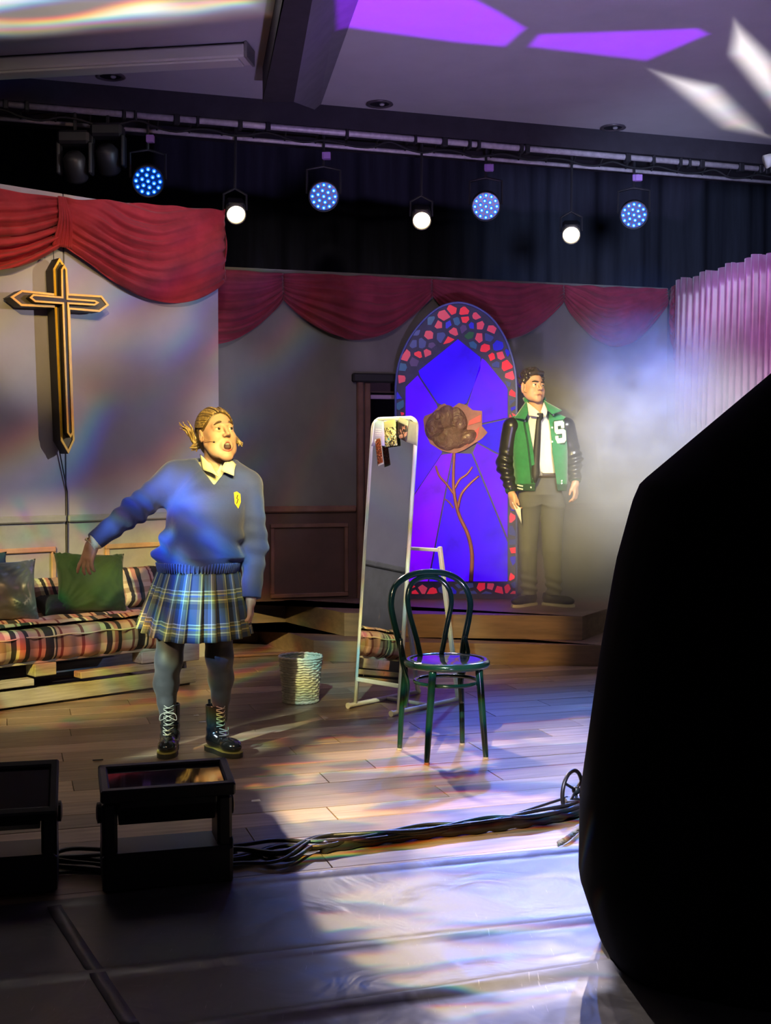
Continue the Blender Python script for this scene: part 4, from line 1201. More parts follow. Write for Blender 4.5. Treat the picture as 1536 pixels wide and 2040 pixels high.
# mattress: rounded slab with sagging, wrinkled cover; UV runs round front->top
wn = vnoise(14); wn2 = vnoise(15)
MX0, MX1, MZ0, MZ1, MD = 0.0, BLn - 0.24, 0.272, 0.462, 0.83
prof = []                                     # (y, z, arclength) front bottom -> top -> back
R_ = 0.07
seq = [(0.02, MZ0)] + [(-0.02, MZ0 + 0.03), (-0.035, MZ0 + 0.08), (-0.03, MZ1 - R_)] + [(-0.03 + R_ - R_ * math.cos(a), MZ1 - R_ + R_ * math.sin(a)) for a in np.linspace(0.3, math.pi / 2, 5)] + [(y, MZ1) for y in np.linspace(0.15, MD - 0.05, 9)] + [(MD, MZ1 - 0.05), (MD, MZ0)]
arc = [0.0]
for i in range(1, len(seq)): arc.append(arc[-1] + math.hypot(seq[i][0] - seq[i - 1][0], seq[i][1] - seq[i - 1][1]))
def mat_f(u, v):
    t = v * (len(seq) - 1); i = min(int(t), len(seq) - 2); fr = t - i
    y, z = lerp(seq[i][0], seq[i + 1][0], fr), lerp(seq[i][1], seq[i + 1][1], fr)
    e = min(1.0, min(u, 1 - u) * (MX1 - MX0) / 0.06); e = math.sqrt(max(0, 1 - (1 - e) ** 2))
    zc = (MZ0 + MZ1) / 2
    x = lerp(MX0, MX1, u)
    wr = 0.010 * float(wn(x * 30, v * 14)) + 0.012 * float(wn2(x * 12 + v * 5, v * 4))
    fold = 0.013 * math.sin(x * 42 + 5 * float(wn2(x * 4, v * 3))) * math.exp(-((v - 0.15) / 0.18) ** 2)
    z2 = zc + (z - zc) * (0.55 + 0.45 * e) + (wr if v > 0.2 else wr * 0.5)
    y2 = y - wr - fold
    if v < 0.12: z2 -= 0.02 * abs(float(wn(x * 6, 2.0)))
    return (x, y2, z2)
def mat_uv(u, v):
    t = v * (len(seq) - 1); i = min(int(t), len(seq) - 2); return (lerp(MX0, MX1, u) + 0.21, lerp(arc[i], arc[i + 1], t - i) + 0.02)
mb = MB().grid(mat_f, 220, 60, uvf=mat_uv)
mat_o = mb.build('mattress', M_PLAID, bed, smooth=True, uv=True)
MB().tube([(lerp(MX0 + 0.02, MX1 - 0.02, i / 80), -0.034 + 0.004 * math.sin(i), MZ1 - 0.045 + 0.004 * math.sin(i * 0.7)) for i in range(81)], 0.0045, 6).build('piping', mat('piping_cream', (0.55, 0.45, 0.28), 0.7), mat_o, smooth=True)
# rumpled blanket edge lying on the mattress
def rump(u, v):
    x = lerp(0.2, MX1 - 0.05, u); y = lerp(0.05, 0.5, v) + 0.03 * float(wn(x * 9, 1))
    return (x, y, MZ1 + 0.012 + 0.018 * abs(float(wn2(x * 16 + v * 6, v * 9))) + 0.012 * math.sin(v * 16 + 2 * float(wn(x * 6, v))) * (v > 0.02))
def rump_uv(u, v): return (lerp(0.2, MX1, u) + 0.30, 0.36 + v * 0.5)
MB().grid(rump, 110, 30, uvf=rump_uv).build('rumpled_cover', M_PLAID, bed, smooth=True, uv=True, solid=0.006)

def cushion(name, m, W, H, T, world, rz, lean, label, cat_, seed=0, roll=0.0, uvs=(1, 1), pinch=0.10, wr=0.008, group=None, piping=None):
    """scatter cushion: two puffed faces, pulled-out corners; stands on its lower edge leaning back"""
    nn = vnoise(seed + 40); mb = MB()
    N = 30
    for sd in (1, -1):
        def f(u, v, sd=sd):
            a, b = u * 2 - 1, v * 2 - 1
            px_ = 1 - pinch * (1 - a * a) * 0 
            x = a * W / 2 * (1 - pinch * (1 - b * b) * abs(a) ** 3); z = b * H / 2 * (1 - pinch * (1 - a * a) * abs(b) ** 3)
            h = (max(0, 1 - a ** 4) ** 0.5) * (max(0, 1 - b ** 4) ** 0.5)
            cr_n = sum(math.sin(math.atan2(b - cb_, a - ca_) * 26 + seed) * math.exp(-(math.hypot(a - ca_, b - cb_) / 0.75) ** 2) for ca_ in (-1, 1) for cb_ in (-1, 1))
            y = -sd * (T / 2 * h ** 0.75 + 0.9 * wr * cr_n * h ** 0.4 + (wr * float(nn(x * 55, z * 55)) + wr * float(nn(x * 18, z * 20, 3))) * h)
            return (x, y, z)
        mb.grid(f, N, N, uvf=lambda u, v, sd=sd: (u * uvs[0] + 0.1, v * uvs[1]))
    o = mb.build(name, m, None, smooth=True, uv=True)
    bm = bmesh.new(); bm.from_mesh(o.data); bmesh.ops.remove_doubles(bm, verts=bm.verts, dist=0.0005); bm.to_mesh(o.data); bm.free()
    o.location = world; o.rotation_euler = (Matrix.Rotation(rz, 3, 'Z') @ Matrix.Rotation(-lean, 3, 'X') @ Matrix.Rotation(roll, 3, 'Y')).to_euler()
    return tag(o, label, cat_, group)
WD = float((LWALL.o - BED.o) @ BED.n)
def bw(x, y, z):
    q = BED.o + BED.u * x + BED.n * y; return (q[0], q[1], z)
def bx_at(px, py, z): q = PZ(px, py, z)[:2] - BED.o; return float(q @ BED.u), float(q @ BED.n)
M_GREENC = velvet('green_velvet', (0.014, 0.036, 0.014))
M_DARKC = mat('dark_satin', (0.045, 0.060, 0.070), 0.38, vary=0.4, scale=5, sheen=0.3)
BRZ = BED.rz()
gxx, gyy = bx_at(190, 1230, MZ1)
cushion('green_cushion', M_GREENC, 0.46, 0.42, 0.16, bw(gxx + 0.04, gyy + 0.13, MZ1 + 0.205), BRZ - 0.25, 0.42, 'dark green velvet scatter cushion leaning against the wall', 'cushion', 1, roll=0.06, wr=0.022)
dxx, dyy = bx_at(20, 1248, MZ1)
cushion('dark_cushion', M_DARKC, 0.44, 0.40, 0.17, bw(dxx + 0.02, dyy + 0.16, MZ1 + 0.195), BRZ - 0.25, 0.30, 'shiny dark slate cushion at the left end of the bed', 'cushion', 2, wr=0.018)
cushion('black_cushion', M_BLACK, 0.30, 0.20, 0.10, bw(gxx - 0.16, gyy + 0.16, MZ1 + 0.075), BRZ, 1.15, 'small black cushion lying under the green cushion', 'cushion', 6)
cushion('dark_headrest_cushion', mat('charcoal_cloth', (0.05, 0.055, 0.055), 0.8, vary=0.2), 0.5, 0.34, 0.12, bw(dxx - 0.06, dyy + 0.42, MZ1 + 0.25), BRZ, 0.15, 'charcoal cushion behind the shiny slate cushion', 'cushion', 8)
pxx, pyy = bx_at(102, 1216, MZ1)
cushion('plaid_pillow', M_PLAID, 0.46, 0.26, 0.15, bw(pxx - 0.02, min(pyy + 0.15, WD - 0.24), MZ1 + 0.11), BRZ, 0.7, 'pink plaid pillow lying between the slate and green cushions', 'pillow', 3, uvs=(0.6, 0.4), wr=0.012)
qxx, qyy = bx_at(280, 1212, MZ1)
cushion('plaid_pillow', M_PLAID, 0.50, 0.30, 0.17, bw(qxx + 0.03, min(qyy + 0.14, WD - 0.24), MZ1 + 0.13), BRZ, 0.55, 'plaid pillow with wine stripes beside the green cushion, behind the girl', 'pillow', 4, uvs=(0.5, 0.5), wr=0.012)

# ================================================================== lighting bar over the set
_, RIGB = to_hall(P(768, 400, 10.1))
RO = hall(0, RIGB)[:2]
def rig(px, py): return PL(px, py, RO, hu)
M_ALU = mat('bar_aluminium', (0.62, 0.55, 0.60), 0.45, metal=0.2, vary=0.2, scale=20)
M_KIT = mat('lantern_black', (0.018, 0.018, 0.022), 0.45)
t0, t1 = rig(0, 206), rig(1536, 338)
d_ = t1 - t0; t0, t1 = t0 - d_ * 0.15, t1 + d_ * 0.15
truss = empty('lighting_bar', tuple((t0 + t1) / 2)); tag(truss, 'long twin-tube aluminium lighting bar hung below the ceiling', 'lighting bar')
tc_ = (t0 + t1) / 2
MB().tube([t0 - tc_, t1 - tc_], 0.026, 12).build('upper_tube', M_ALU, truss, smooth=True)
dn = np.array([0, 0, -0.085]); bk = np.array([hv[0], hv[1], 0]) * 0.10
MB().tube([t0 - tc_ + dn + bk, t1 - tc_ + dn + bk], 0.017, 10).build('lower_tube', M_ALU, truss, smooth=True)
rr = random.Random(4)
for i in range(34):
    q = lerp(t0, t1, (i + 0.5) / 34) - tc_
    MB().tube([q, q + dn + bk], 0.009, 6).build('rung', M_KIT, truss)
for i in range(26):
    q = lerp(t0, t1, rr.uniform(0.08, 0.95)) - tc_
    MB().box(q + np.array([0, -0.01, -0.01]), (rr.uniform(0.02, 0.05), 0.07, 0.075), Matrix.Rotation(HA, 3, 'Z'), 0.006).build('clamp', M_KIT, truss)
# black cable drooping along the bar
cp = [lerp(t0, t1, i / 60) - tc_ + np.array([0, -0.03, -0.045 - 0.05 * abs(math.sin(i * 0.9)) - 0.02 * rr.random()]) for i in range(61)]
MB().tube(spline(cp, 3), 0.009, 6).build('bar_cable', M_BLACK, truss, smooth=True)
for i in range(4):
    q = lerp(t0, t1, 0.12 + 0.25 * i) - tc_
    MB().tube([q, q + np.array([0, 0, 0.32])], 0.008, 6).build('hanger', M_KIT, truss)

M_LEDBLUE = mat('led_lens_blue', (0.02, 0.15, 0.7), 0.3, emit=(0.012, 0.16, 1.0), estr=1.1)
M_LEDCORE = mat('led_core', (0.5, 0.9, 1.0), 0.3, emit=(0.16, 0.62, 1.0), estr=3.2)
M_LEDFACE = mat('led_face', (0.008, 0.014, 0.04), 0.25, emit=(0.0, 0.035, 0.30), estr=0.5)
RD = 0.118
def make_par():
    r = empty('led_par_lantern')
    # local -Z is the beam direction, origin at the lens
    MB().lathe([(RD * 0.45, 0.20), (RD * 0.8, 0.17), (RD * 1.0, 0.08), (RD * 1.04, 0.0), (RD * 1.04, -0.02), (RD * 0.97, -0.02), (RD * 0.95, 0.004)], 36, capt=False).build('housing', M_KIT, r, smooth=True)
    MB().lathe([(RD * 0.96, 0.004), (RD * 0.2, 0.0042)], 30, capb=False).build('lens_plate', M_LEDFACE, r)
    spots = [(0, 0)] + [(0.40 * RD * math.cos(a), 0.40 * RD * math.sin(a)) for a in np.linspace(0, 2 * math.pi, 6, endpoint=False) + 0.3] + [(0.77 * RD * math.cos(a), 0.77 * RD * math.sin(a)) for a in np.linspace(0, 2 * math.pi, 12, endpoint=False)]
    for x, y in spots:
        l = MB().lathe([(0.017, 0.0), (0.0155, -0.006), (0.010, -0.010)], 10, (x, y, 0.0), capb=False).build('led_lens', M_LEDBLUE, r, smooth=True)
        MB().lathe([(0.0085, 0.0), (0.007, -0.004)], 8, (x, y, -0.0098), capb=False).build('led_core', M_LEDCORE, l)
    return r
def yoke(parent, loc, rotq, R_, top):
    """U bracket from the lantern's sides up to the clamp on the bar (world coords relative to loc)"""
    right = rotq @ Vector((1, 0, 0)); c_ = rotq @ Vector((0, 0, 0.09))
    a = c_ + right * (R_ + 0.012); b = c_ - right * (R_ + 0.012)
    up = Vector((0, 0, R_ + 0.09))
    tp_ = Vector(top) - Vector(loc)
    return a, b, a + up * 0.9, b + up * 0.9, tp_
par0 = make_par()
par_px = [(295, 361), (645, 391), (968, 411), (1263, 428)]
par_lbl = ['blue glowing LED lantern above the left wall drape, leftmost of four', 'blue glowing LED lantern second from the left on the bar', 'blue glowing LED lantern above the stained-glass window', 'blue glowing LED lantern at the far right of the row']
PARS = []
for i, (px, py) in enumerate(par_px):
    o = par0 if i == 0 else copy_tree(par0)
    loc = rig(px, py); o.location = loc
    tgt = Vector((loc[0] * 0.35 + 0.1, 3.2, 0.6)); q = (tgt - Vector(loc)).to_track_quat('-Z', 'Y'); o.rotation_euler = q.to_euler()
    tag(o, par_lbl[i], 'stage light', 'blue LED lanterns on the bar'); PARS.append(o)
    top = lerp(t0, t1, np.clip(((loc - t0) @ (t1 - t0)) / ((t1 - t0) @ (t1 - t0)), 0, 1)); top = np.array([top[0], top[1], top[2] - 0.03])
    R3 = q.to_matrix(); qi = R3.inverted()
    a, b, a2, b2, tp_ = yoke(o, loc, q, RD * 1.04, top)
    mb = MB()
    mid_ = (a2 + b2) / 2 + Vector((0, 0, 0.03))
    for s_ in ([a, a2, mid_], [b, b2, mid_]): mb.tube([qi @ p for p in s_], 0.011, 6)
    mb.build('yoke', M_KIT, o)
    MB().tube([qi @ mid_, qi @ tp_], 0.012, 6).build('hook', M_KIT, o)
    MB().box(qi @ (mid_ + Vector((0.03, -0.05, 0.07))), (0.06, 0.05, 0.055), qi, 0.004).build('connector_box', mat('connector_lilac', (0.42, 0.22, 0.62), 0.5), o)

# warm fresnels
M_FLENS = mat('fresnel_lens', (0.9, 0.85, 0.7), 0.3, emit=(1.0, 0.86, 0.50), estr=7.0)
def make_fres():
    r = empty('fresnel_lantern'); R_ = 0.070
    MB().box((0, 0, 0.11), (0.15, 0.15, 0.17), ch=0.02).build('housing', M_KIT, r)
    MB().lathe([(R_ * 1.12, 0.03), (R_ * 1.12, -0.03), (R_ * 1.02, -0.03), (R_ * 1.0, 0.0)], 28, capb=False, capt=False).build('snoot', mat('snoot_warm', (0.30, 0.27, 0.20), 0.4, metal=0.5), r, smooth=True)
    MB().lathe([(R_, 0.0), (R_ * 0.8, -0.008), (R_ * 0.4, -0.015), (0.004, -0.018)], 28, capb=False).build('lens', M_FLENS, r, smooth=True)
    return r
fr0 = make_fres(); FRES = []
fl = ['round warm white fresnel lantern beside the left wall drape', 'round warm white fresnel lantern in the middle of the row', 'round warm white fresnel lantern at the right, lowest of three']
for i, (px, py) in enumerate([(470, 426), (840, 438), (1138, 467)]):
    o = fr0 if i == 0 else copy_tree(fr0)
    loc = rig(px, py); o.location = loc
    tgt = Vector((loc[0] * 0.25 + 0.25, 4.0, 0.2)); q = (tgt - Vector(loc)).to_track_quat('-Z', 'Y'); o.rotation_euler = q.to_euler()
    tag(o, fl[i], 'stage light', 'warm fresnels on the bar'); FRES.append(o)
    qi = q.to_matrix().inverted()
    top = lerp(t0, t1, ((loc - t0) @ (t1 - t0)) / ((t1 - t0) @ (t1 - t0))) - loc - np.array([0, 0, 0.03])
    right = q @ Vector((0.09, 0, 0.1)); left = q @ Vector((-0.09, 0, 0.1)); mid_ = (right + left) / 2 + Vector((0, 0, 0.17))
    mb = MB()
    for s_ in (right, left): mb.tube([qi @ s_, qi @ (s_ + Vector((0, 0, 0.12))), qi @ mid_], 0.010, 6)
    mb.build('yoke', M_KIT, o)
    MB().tube([qi @ mid_, qi @ Vector(top)], 0.012, 6).build('hook', M_KIT, o)
# unlit moving heads, barely visible against the black
for px, py, nm in ((150, 330, 'unlit black moving head at the far left of the bar'), (215, 315, 'unlit black moving head left of the first blue lantern')):
    o = empty('moving_head_lantern'); loc = rig(px, py); o.location = loc
    MB().box((0, 0, 0.20), (0.24, 0.16, 0.10), ch=0.02).build('base', M_KIT, o)
    for sx in (-1, 1): MB().box((sx * 0.12, 0, 0.05), (0.03, 0.10, 0.24), ch=0.01).build('arm', M_KIT, o)
    MB().lathe([(0.05, 0.1), (0.085, 0.06), (0.085, -0.10), (0.07, -0.12)], 20, rot=Matrix.Rotation(0.6, 3, 'X')).build('head', M_KIT, o, smooth=True)
    zt_ = lerp(t0, t1, ((loc - t0) @ (t1 - t0)) / ((t1 - t0) @ (t1 - t0)))[2] - loc[2]
    MB().tube([(0, 0, 0.2), (0, 0, zt_ - 0.02)], 0.014, 6).build('hook', M_KIT, o)
    tag(o, nm, 'stage light', 'unlit moving heads')

# ================================================================== ceiling fittings
M_TROFF = mat('fitting_cream', (0.55, 0.52, 0.50), 0.5)
f0, f1 = PZ(495, 108, ZC - 0.06), PZ(-40, 138, ZC - 0.06)
dd = f1 - f0; ang = math.atan2(dd[1], dd[0]); Lf = np.linalg.norm(dd) + 0.6
ft = empty('strip_light_fitting', tuple(f0)); ft.rotation_euler = (0, 0, ang); tag(ft, 'long unlit cream strip light fitting on the ceiling at upper left', 'ceiling light')
MB().box((Lf / 2, 0, 0.0), (Lf, 0.20, 0.09), ch=0.012).build('body', M_TROFF, ft)
MB().box((Lf / 2, 0, -0.05), (Lf - 0.1, 0.15, 0.02), ch=0.006).build('diffuser', mat('diffuser', (0.60, 0.58, 0.54), 0.4), ft)
MB().box((-0.008, 0, 0.0), (0.02, 0.21, 0.11), ch=0.004).build('end_plate', mat('end_plate', (0.2, 0.19, 0.19), 0.5), ft)
dl_l = ['recessed round downlight beside the strip light fitting', 'recessed round downlight right of the ceiling beam', 'recessed round downlight at the right of the ceiling']
dl0 = None
for i, (px, py) in enumerate([(220, 152), (756, 207), (1221, 254)]):
    q = PZ(px, py, ZC - 0.004)
    if dl0 is None:
        o = dl0 = empty('recessed_downlight')
        MB().lathe([(0.105, 0.003), (0.11, -0.006), (0.085, -0.010), (0.075, 0.002)], 28, capb=False, capt=False).build('rim', mat('downlight_rim', (0.15, 0.13, 0.15), 0.3, metal=0.5), o, smooth=True)
        MB().lathe([(0.078, -0.002), (0.02, -0.0015)], 24, capb=False).build('reflector', mat('downlight_dark', (0.02, 0.02, 0.025), 0.2, metal=0.5), o)
        MB().sphere((0.02, 0, -0.004), (0.022, 0.022, 0.012), 12, 8).build('bulb', mat('bulb_glass', (0.35, 0.33, 0.36), 0.2), o, smooth=True)
    else: o = copy_tree(dl0)
    o.location = q; tag(o, dl_l[i], 'downlight', 'recessed downlights')
q = PZ(1536, 318, 3.9)
cl_o = empty('clamped_lamp', tuple(q)); tag(cl_o, 'small pale clamp lamp at the right edge under the ceiling', 'lamp')
MB().lathe([(0.03, 0.06), (0.05, 0.0), (0.055, -0.05)], 16, rot=Matrix.Rotation(1.2, 3, 'Y')).build('shade', mat('lamp_pale', (0.7, 0.7, 0.66), 0.4), cl_o, smooth=True)
MB().tube([(0.03, 0, 0), (0.12, 0, 0.12), (0.12, 0, 0.38)], 0.012, 8).build('arm', M_KIT, cl_o, smooth=True)
# ---- beams of the lit lanterns
def lamp_beam(o, tgt, power, col, ang, blend, nm):
    d = (Vector(tgt) - o.location).normalized(); l = o.location + d * 0.06
    return spot(nm, tuple(l), tgt, power, col, ang, blend, 0.03)
for o, tg, pw in zip(PARS, ((0.0, 6.4, 0), (0.9, 5.4, 0), (1.2, 6.0, 0), (1.5, 6.4, 0)), (20, 160, 1000, 1000)):
    lamp_beam(o, tg, pw, (0.05, 0.20, 1.0), 34, 0.7, 'led_beam')
for o, tg, pw in zip(FRES, ((0.75, 5.0, 0), (0.8, 5.0, 0), (1.2, 5.2, 0)), (1600, 150, 250)):
    lamp_beam(o, tg, pw, (1.0, 0.84, 0.78), 25, 0.6, 'fresnel_beam')
# ================================================================== floor wash lights at the front
M_PLAST = mat('fixture_black', (0.010, 0.010, 0.012), 0.42, vary=0.2)
def glasscol(k, vec, b): return (0.02, 0.02, 0.024)
M_GLASSF = mat('fixture_glass', build=glasscol, rough=0.05, spec=0.9, coat=1.0)
def make_wash(loc, rz, tilt, label, W=0.43):
    r = empty('floor_wash_light', loc, rz); tag(r, label, 'stage light', 'floor wash lights')
    D = 0.20
    MB().box((0, 0, 0.068), (W, D, 0.13), ch=0.012).build('base', M_PLAST, r)
    MB().box((0, -D / 2 + 0.02, 0.128), (W - 0.08, 0.03, 0.012), ch=0.003).build('base_lip', M_PLAST, r)
    for sx in (-1, 1):
        MB().box((sx * (W / 2 - 0.025), 0, 0.205), (0.05, D * 0.8, 0.19), ch=0.010).build('yoke_arm', M_PLAST, r)
        MB().lathe([(0.035, 0), (0.035, 0.012), (0.02, 0.016)], 16, (sx * (W / 2), 0, 0.25), Matrix.Rotation(sx * math.pi / 2, 3, 'Y')).build('tilt_knob', M_PLAST, r)
    Rt = Matrix.Rotation(tilt, 3, 'X'); c_ = Vector((0, 0, 0.275))
    h = empty('head'); bpy.data.objects.remove(h)
    head = MB(); hw_ = W / 2 - 0.055
    poly = [(-0.105, 0.075), (0.105, 0.075), (0.105, 0.03), (0.06, -0.05), (-0.06, -0.05), (-0.105, 0.03)]
    n = len(poly); vs = [tuple(Rt @ Vector((sx * hw_, y, z)) + c_) for sx in (-1, 1) for y, z in poly]
    head.add(vs, [tuple(range(n)), tuple(range(n, 2 * n))] + [(i, (i + 1) % n, n + (i + 1) % n, n + i) for i in range(n)])
    hd = head.build('head', M_PLAST, r, bevel=0.004)
    bz = MB()
    for (x, y, sx, sy) in ((0, -0.10, W + 0.01, 0.03), (0, 0.10, W + 0.01, 0.03), (-W / 2 + 0.01, 0, 0.03, 0.22), (W / 2 - 0.01, 0, 0.03, 0.22)):
        bz.box(Rt @ Vector((x, y, 0.075)) + c_, (sx, sy, 0.045), Rt, 0.006)
    bz.build('bezel', M_PLAST, hd)
    MB().box(Rt @ Vector((0, 0, 0.078)) + c_, (W - 0.02, 0.18, 0.012), Rt).build('front_glass', M_GLASSF, hd)
    for i in range(5):
        MB().box((lerp(-W * 0.35, W * 0.35, i / 4), -D / 2 - 0.001, 0.05), (0.05, 0.004, 0.006)).build('vent_slot', M_BLACK, r)
    return r
wq = PZ(325, 1772); wash = make_wash((wq[0], wq[1] + 0.06, 0.010), HA * 0.9, 0.16, 'black floor wash light with a glass-topped head in a yoke')
MB().box((0.216, -0.055, 0.098), (0.003, 0.05, 0.115), Matrix.Rotation(0.16, 3, 'X'), 0.001).build('pale_sticker', mat('sticker_pale', (0.42, 0.55, 0.60), 0.5), wash)
wq = PZ(20, 1790); make_wash((wq[0] - 0.08, wq[1] + 0.06, 0.010), HA * 0.75, 0.62, 'black floor wash light cut by the left edge, head tilted back')
# ================================================================== cables along the stage front
M_CABLE = mat('cable_black', (0.010, 0.010, 0.012), 0.38)
rr = random.Random(8)
base_px = [(-60, 1752), (60, 1738), (150, 1726), (330, 1738), (470, 1722), (560, 1714), (640, 1698), (740, 1682), (850, 1668), (960, 1657), (1060, 1643), (1130, 1630), (1190, 1608)]
CL = 'black stage cable in the bundle running along the stage front'
for c_ in range(9):
    pts = []
    for i, (x, y) in enumerate(base_px):
        left = x < 600
        sp = 26 if left else 9
        q = PZ(x + rr.uniform(-12, 12), y + rr.uniform(-sp, sp) * (0.9 if c_ else 0.2), 0)
        pts.append((q[0], q[1], 0.018 + 0.011 * (c_ % 3) + rr.uniform(0, 0.006)))
    rad_ = rr.choice([0.0065, 0.008, 0.010])
    o0 = np.array(pts[6]); o0[2] = 0
    o = MB().tube([np.array(p) - o0 for p in spline(pts, 8)], rad_, 7).build('stage_cable', M_CABLE, None, smooth=True); o.location = o0
    tag(o, CL, 'cable', 'cables along the stage front')
# fat taped bundle
pts = [PZ(x, y + 3, 0) + np.array([0, 0, 0.022]) for x, y in base_px[6:]]
o0 = pts[0] * np.array([1, 1, 0])
o = MB().tube([p - o0 for p in spline(pts, 8)], [0.021 + 0.004 * math.sin(i * 1.7) for i in range(8 * (len(pts) - 1) + 1)], 9).build('taped_cable_bundle', M_CABLE, None, smooth=True); o.location = o0
tag(o, 'thick black taped cable bundle leading to the draped stand', 'cable bundle')
# looser cables: arch behind the wash light, loop to the wheel
def loose(pxs, zs, r, label):
    pts = [PZ(x, y, 0) + np.array([0, 0, z]) for (x, y), z in zip(pxs, zs)]
    o0 = pts[0] * np.array([1, 1, 0]); o = MB().tube([p - o0 for p in spline(pts, 8)], r, 7).build('stage_cable', M_CABLE, None, smooth=True); o.location = o0
    tag(o, label, 'cable')
loose([(250, 1720), (290, 1705), (330, 1700), (380, 1706), (430, 1722)], [0.012, 0.05, 0.06, 0.04, 0.012], 0.007, 'black cable arching behind the glass-topped floor light')
loose([(940, 1662), (1010, 1638), (1070, 1622), (1130, 1612)], [0.012, 0.02, 0.03, 0.05], 0.006, 'thin black cable curving up to the spoked wheel')
loose([(140, 1716), (210, 1735), (300, 1745), (400, 1738), (470, 1705)], [0.012, 0.02, 0.012, 0.02, 0.012], 0.008, 'black cable passing in front of the two floor lights')
# rope end by the drape
rp = [PZ(1112, 1690), PZ(1125, 1683), PZ(1140, 1672), PZ(1165, 1650), PZ(1185, 1640)]
o0 = rp[0] * np.array([1, 1, 0])
mb = MB(); core = spline([p - o0 + np.array([0, 0, 0.018]) for p in rp], 10)
for s_ in range(3):
    mb.tube([p + np.array([0, 0.006 * math.cos(i * 0.7 + s_ * 2.1), 0.006 * math.sin(i * 0.7 + s_ * 2.1)]) for i, p in enumerate(core)], 0.006, 6)
o = mb.build('rope_end', mat('rope_grey', (0.22, 0.20, 0.17), 0.9, vary=0.4, scale=60), None, smooth=True); o.location = o0
tag(o, 'frayed grey rope end lying beside the draped stand', 'rope')

# ================================================================== black cloth over a tall stand, near right
M_CLOTH = mat('black_cloth', (0.005, 0.005, 0.0075), 0.85, vary=0.3, scale=6, stretch=(3, 3, 0.4), spec=0.04)
YD = 3.42
sil = [(2035, 1262), (2010, 1250), (1960, 1214), (1900, 1200), (1780, 1160), (1620, 1163), (1330, 1205), (1130, 1240), (1000, 1275), (965, 1290), (860, 1413), (755, 1536), (640, 1670), (560, 1765)]
cn = vnoise(33)
rows_ = []
for y, x in sil:
    q = P(x + 12, y, YD); rows_.append((max(q[2], 0.012), q[0]))
CX = 1.30
drape = empty('draped_stand', (CX, YD + 0.1, 0)); tag(drape, 'tall shape under a plain black cloth at the right foreground', 'draped stand')
zs = [r_[0] for r_ in rows_]; xs = [r_[1] for r_ in rows_]
def cloth(u, v):
    t = v * (len(rows_) - 1); i = min(int(t), len(rows_) - 2); f_ = t - i
    z, xl = lerp(zs[i], zs[i + 1], f_), lerp(xs[i], xs[i + 1], f_)
    a = 2 * math.pi * u
    rx_ = max(CX - xl, 0.01); ry_ = min(0.40, 0.05 + rx_ * 0.55)
    k_ = 1 + 0.018 * math.sin(9 * a + 2 * float(cn(z * 3, 1))) * (1 if z < 1.3 else 0.3) + 0.01 * float(cn(a * 7, z * 8))
    ca, sa = math.cos(a), math.sin(a)
    n_ = 2.6
    ca, sa = math.copysign(abs(ca) ** (2 / n_), ca), math.copysign(abs(sa) ** (2 / n_), sa)
    if ca < -0.999: k_ = 1
    return (rx_ * ca * (1 + (k_ - 1) * (1 - abs(ca) ** 3)), ry_ * sa * k_, z)
MB().grid(cloth, 120, 70, closed_u=True).build('black_cloth', M_CLOTH, drape, smooth=True, solid=0.004)
for i_ in range(3):
    a = 2.1 * i_ + 0.5
    MB().tube([(0.02 * math.cos(a), 0.02 * math.sin(a), 0.9), (0.33 * math.cos(a), 0.25 * math.sin(a), 0.03)], 0.016, 8).build('stand_leg', M_KIT, drape)
MB().tube([(0, 0, 0.8), (0, 0, 1.88)], 0.02, 8).build('stand_pole', M_KIT, drape)
for pxs in ([(1350, 1385), (1358, 1440), (1366, 1478)], [(1388, 1290), (1395, 1360), (1406, 1450)]):
    pass
# spoked hoop beside it
wc = P(1140, 1578, 3474 / (1622 - 930))
wheel = empty('spoked_wheel', (wc[0], wc[1], 0)); tag(wheel, 'thin black spoked wheel leaning at the foot of the draped stand', 'wheel')
rxw, rzw = 25 / 2450 * wc[1], 43 / 2450 * wc[1]
yaw = math.acos(min(1, rxw / rzw)); wz = wc[2]
wu = np.array([math.cos(yaw), math.sin(yaw), 0])
rim = [wu * rzw * math.cos(a) + np.array([0, 0, wz + rzw * math.sin(a)]) for a in np.linspace(0, 2 * math.pi, 40, endpoint=False)]
zmin = min(p[2] for p in rim)
MB().tube(rim, 0.0085, 8, closed=True).build('rim', M_PLAST, wheel, smooth=True)
hubp = wu * 0.035 + np.array([0, 0, wz]) 
MB().sphere(hubp, 0.018, 12, 8).build('hub', M_PLAST, wheel, smooth=True)
for a in (0.4, 2.5, 3.9, 5.2):
    MB().tube([hubp, wu * rzw * math.cos(a) + np.array([0, 0, wz + rzw * math.sin(a)])], 0.006, 6).build('spoke', M_PLAST, wheel, smooth=True)
MB().box((0.02, 0.0, max(zmin, 0.03) / 2 + 0.012), (0.10, 0.08, max(zmin, 0.03) + 0.02), ch=0.005).build('bracket', M_PLAST, wheel)
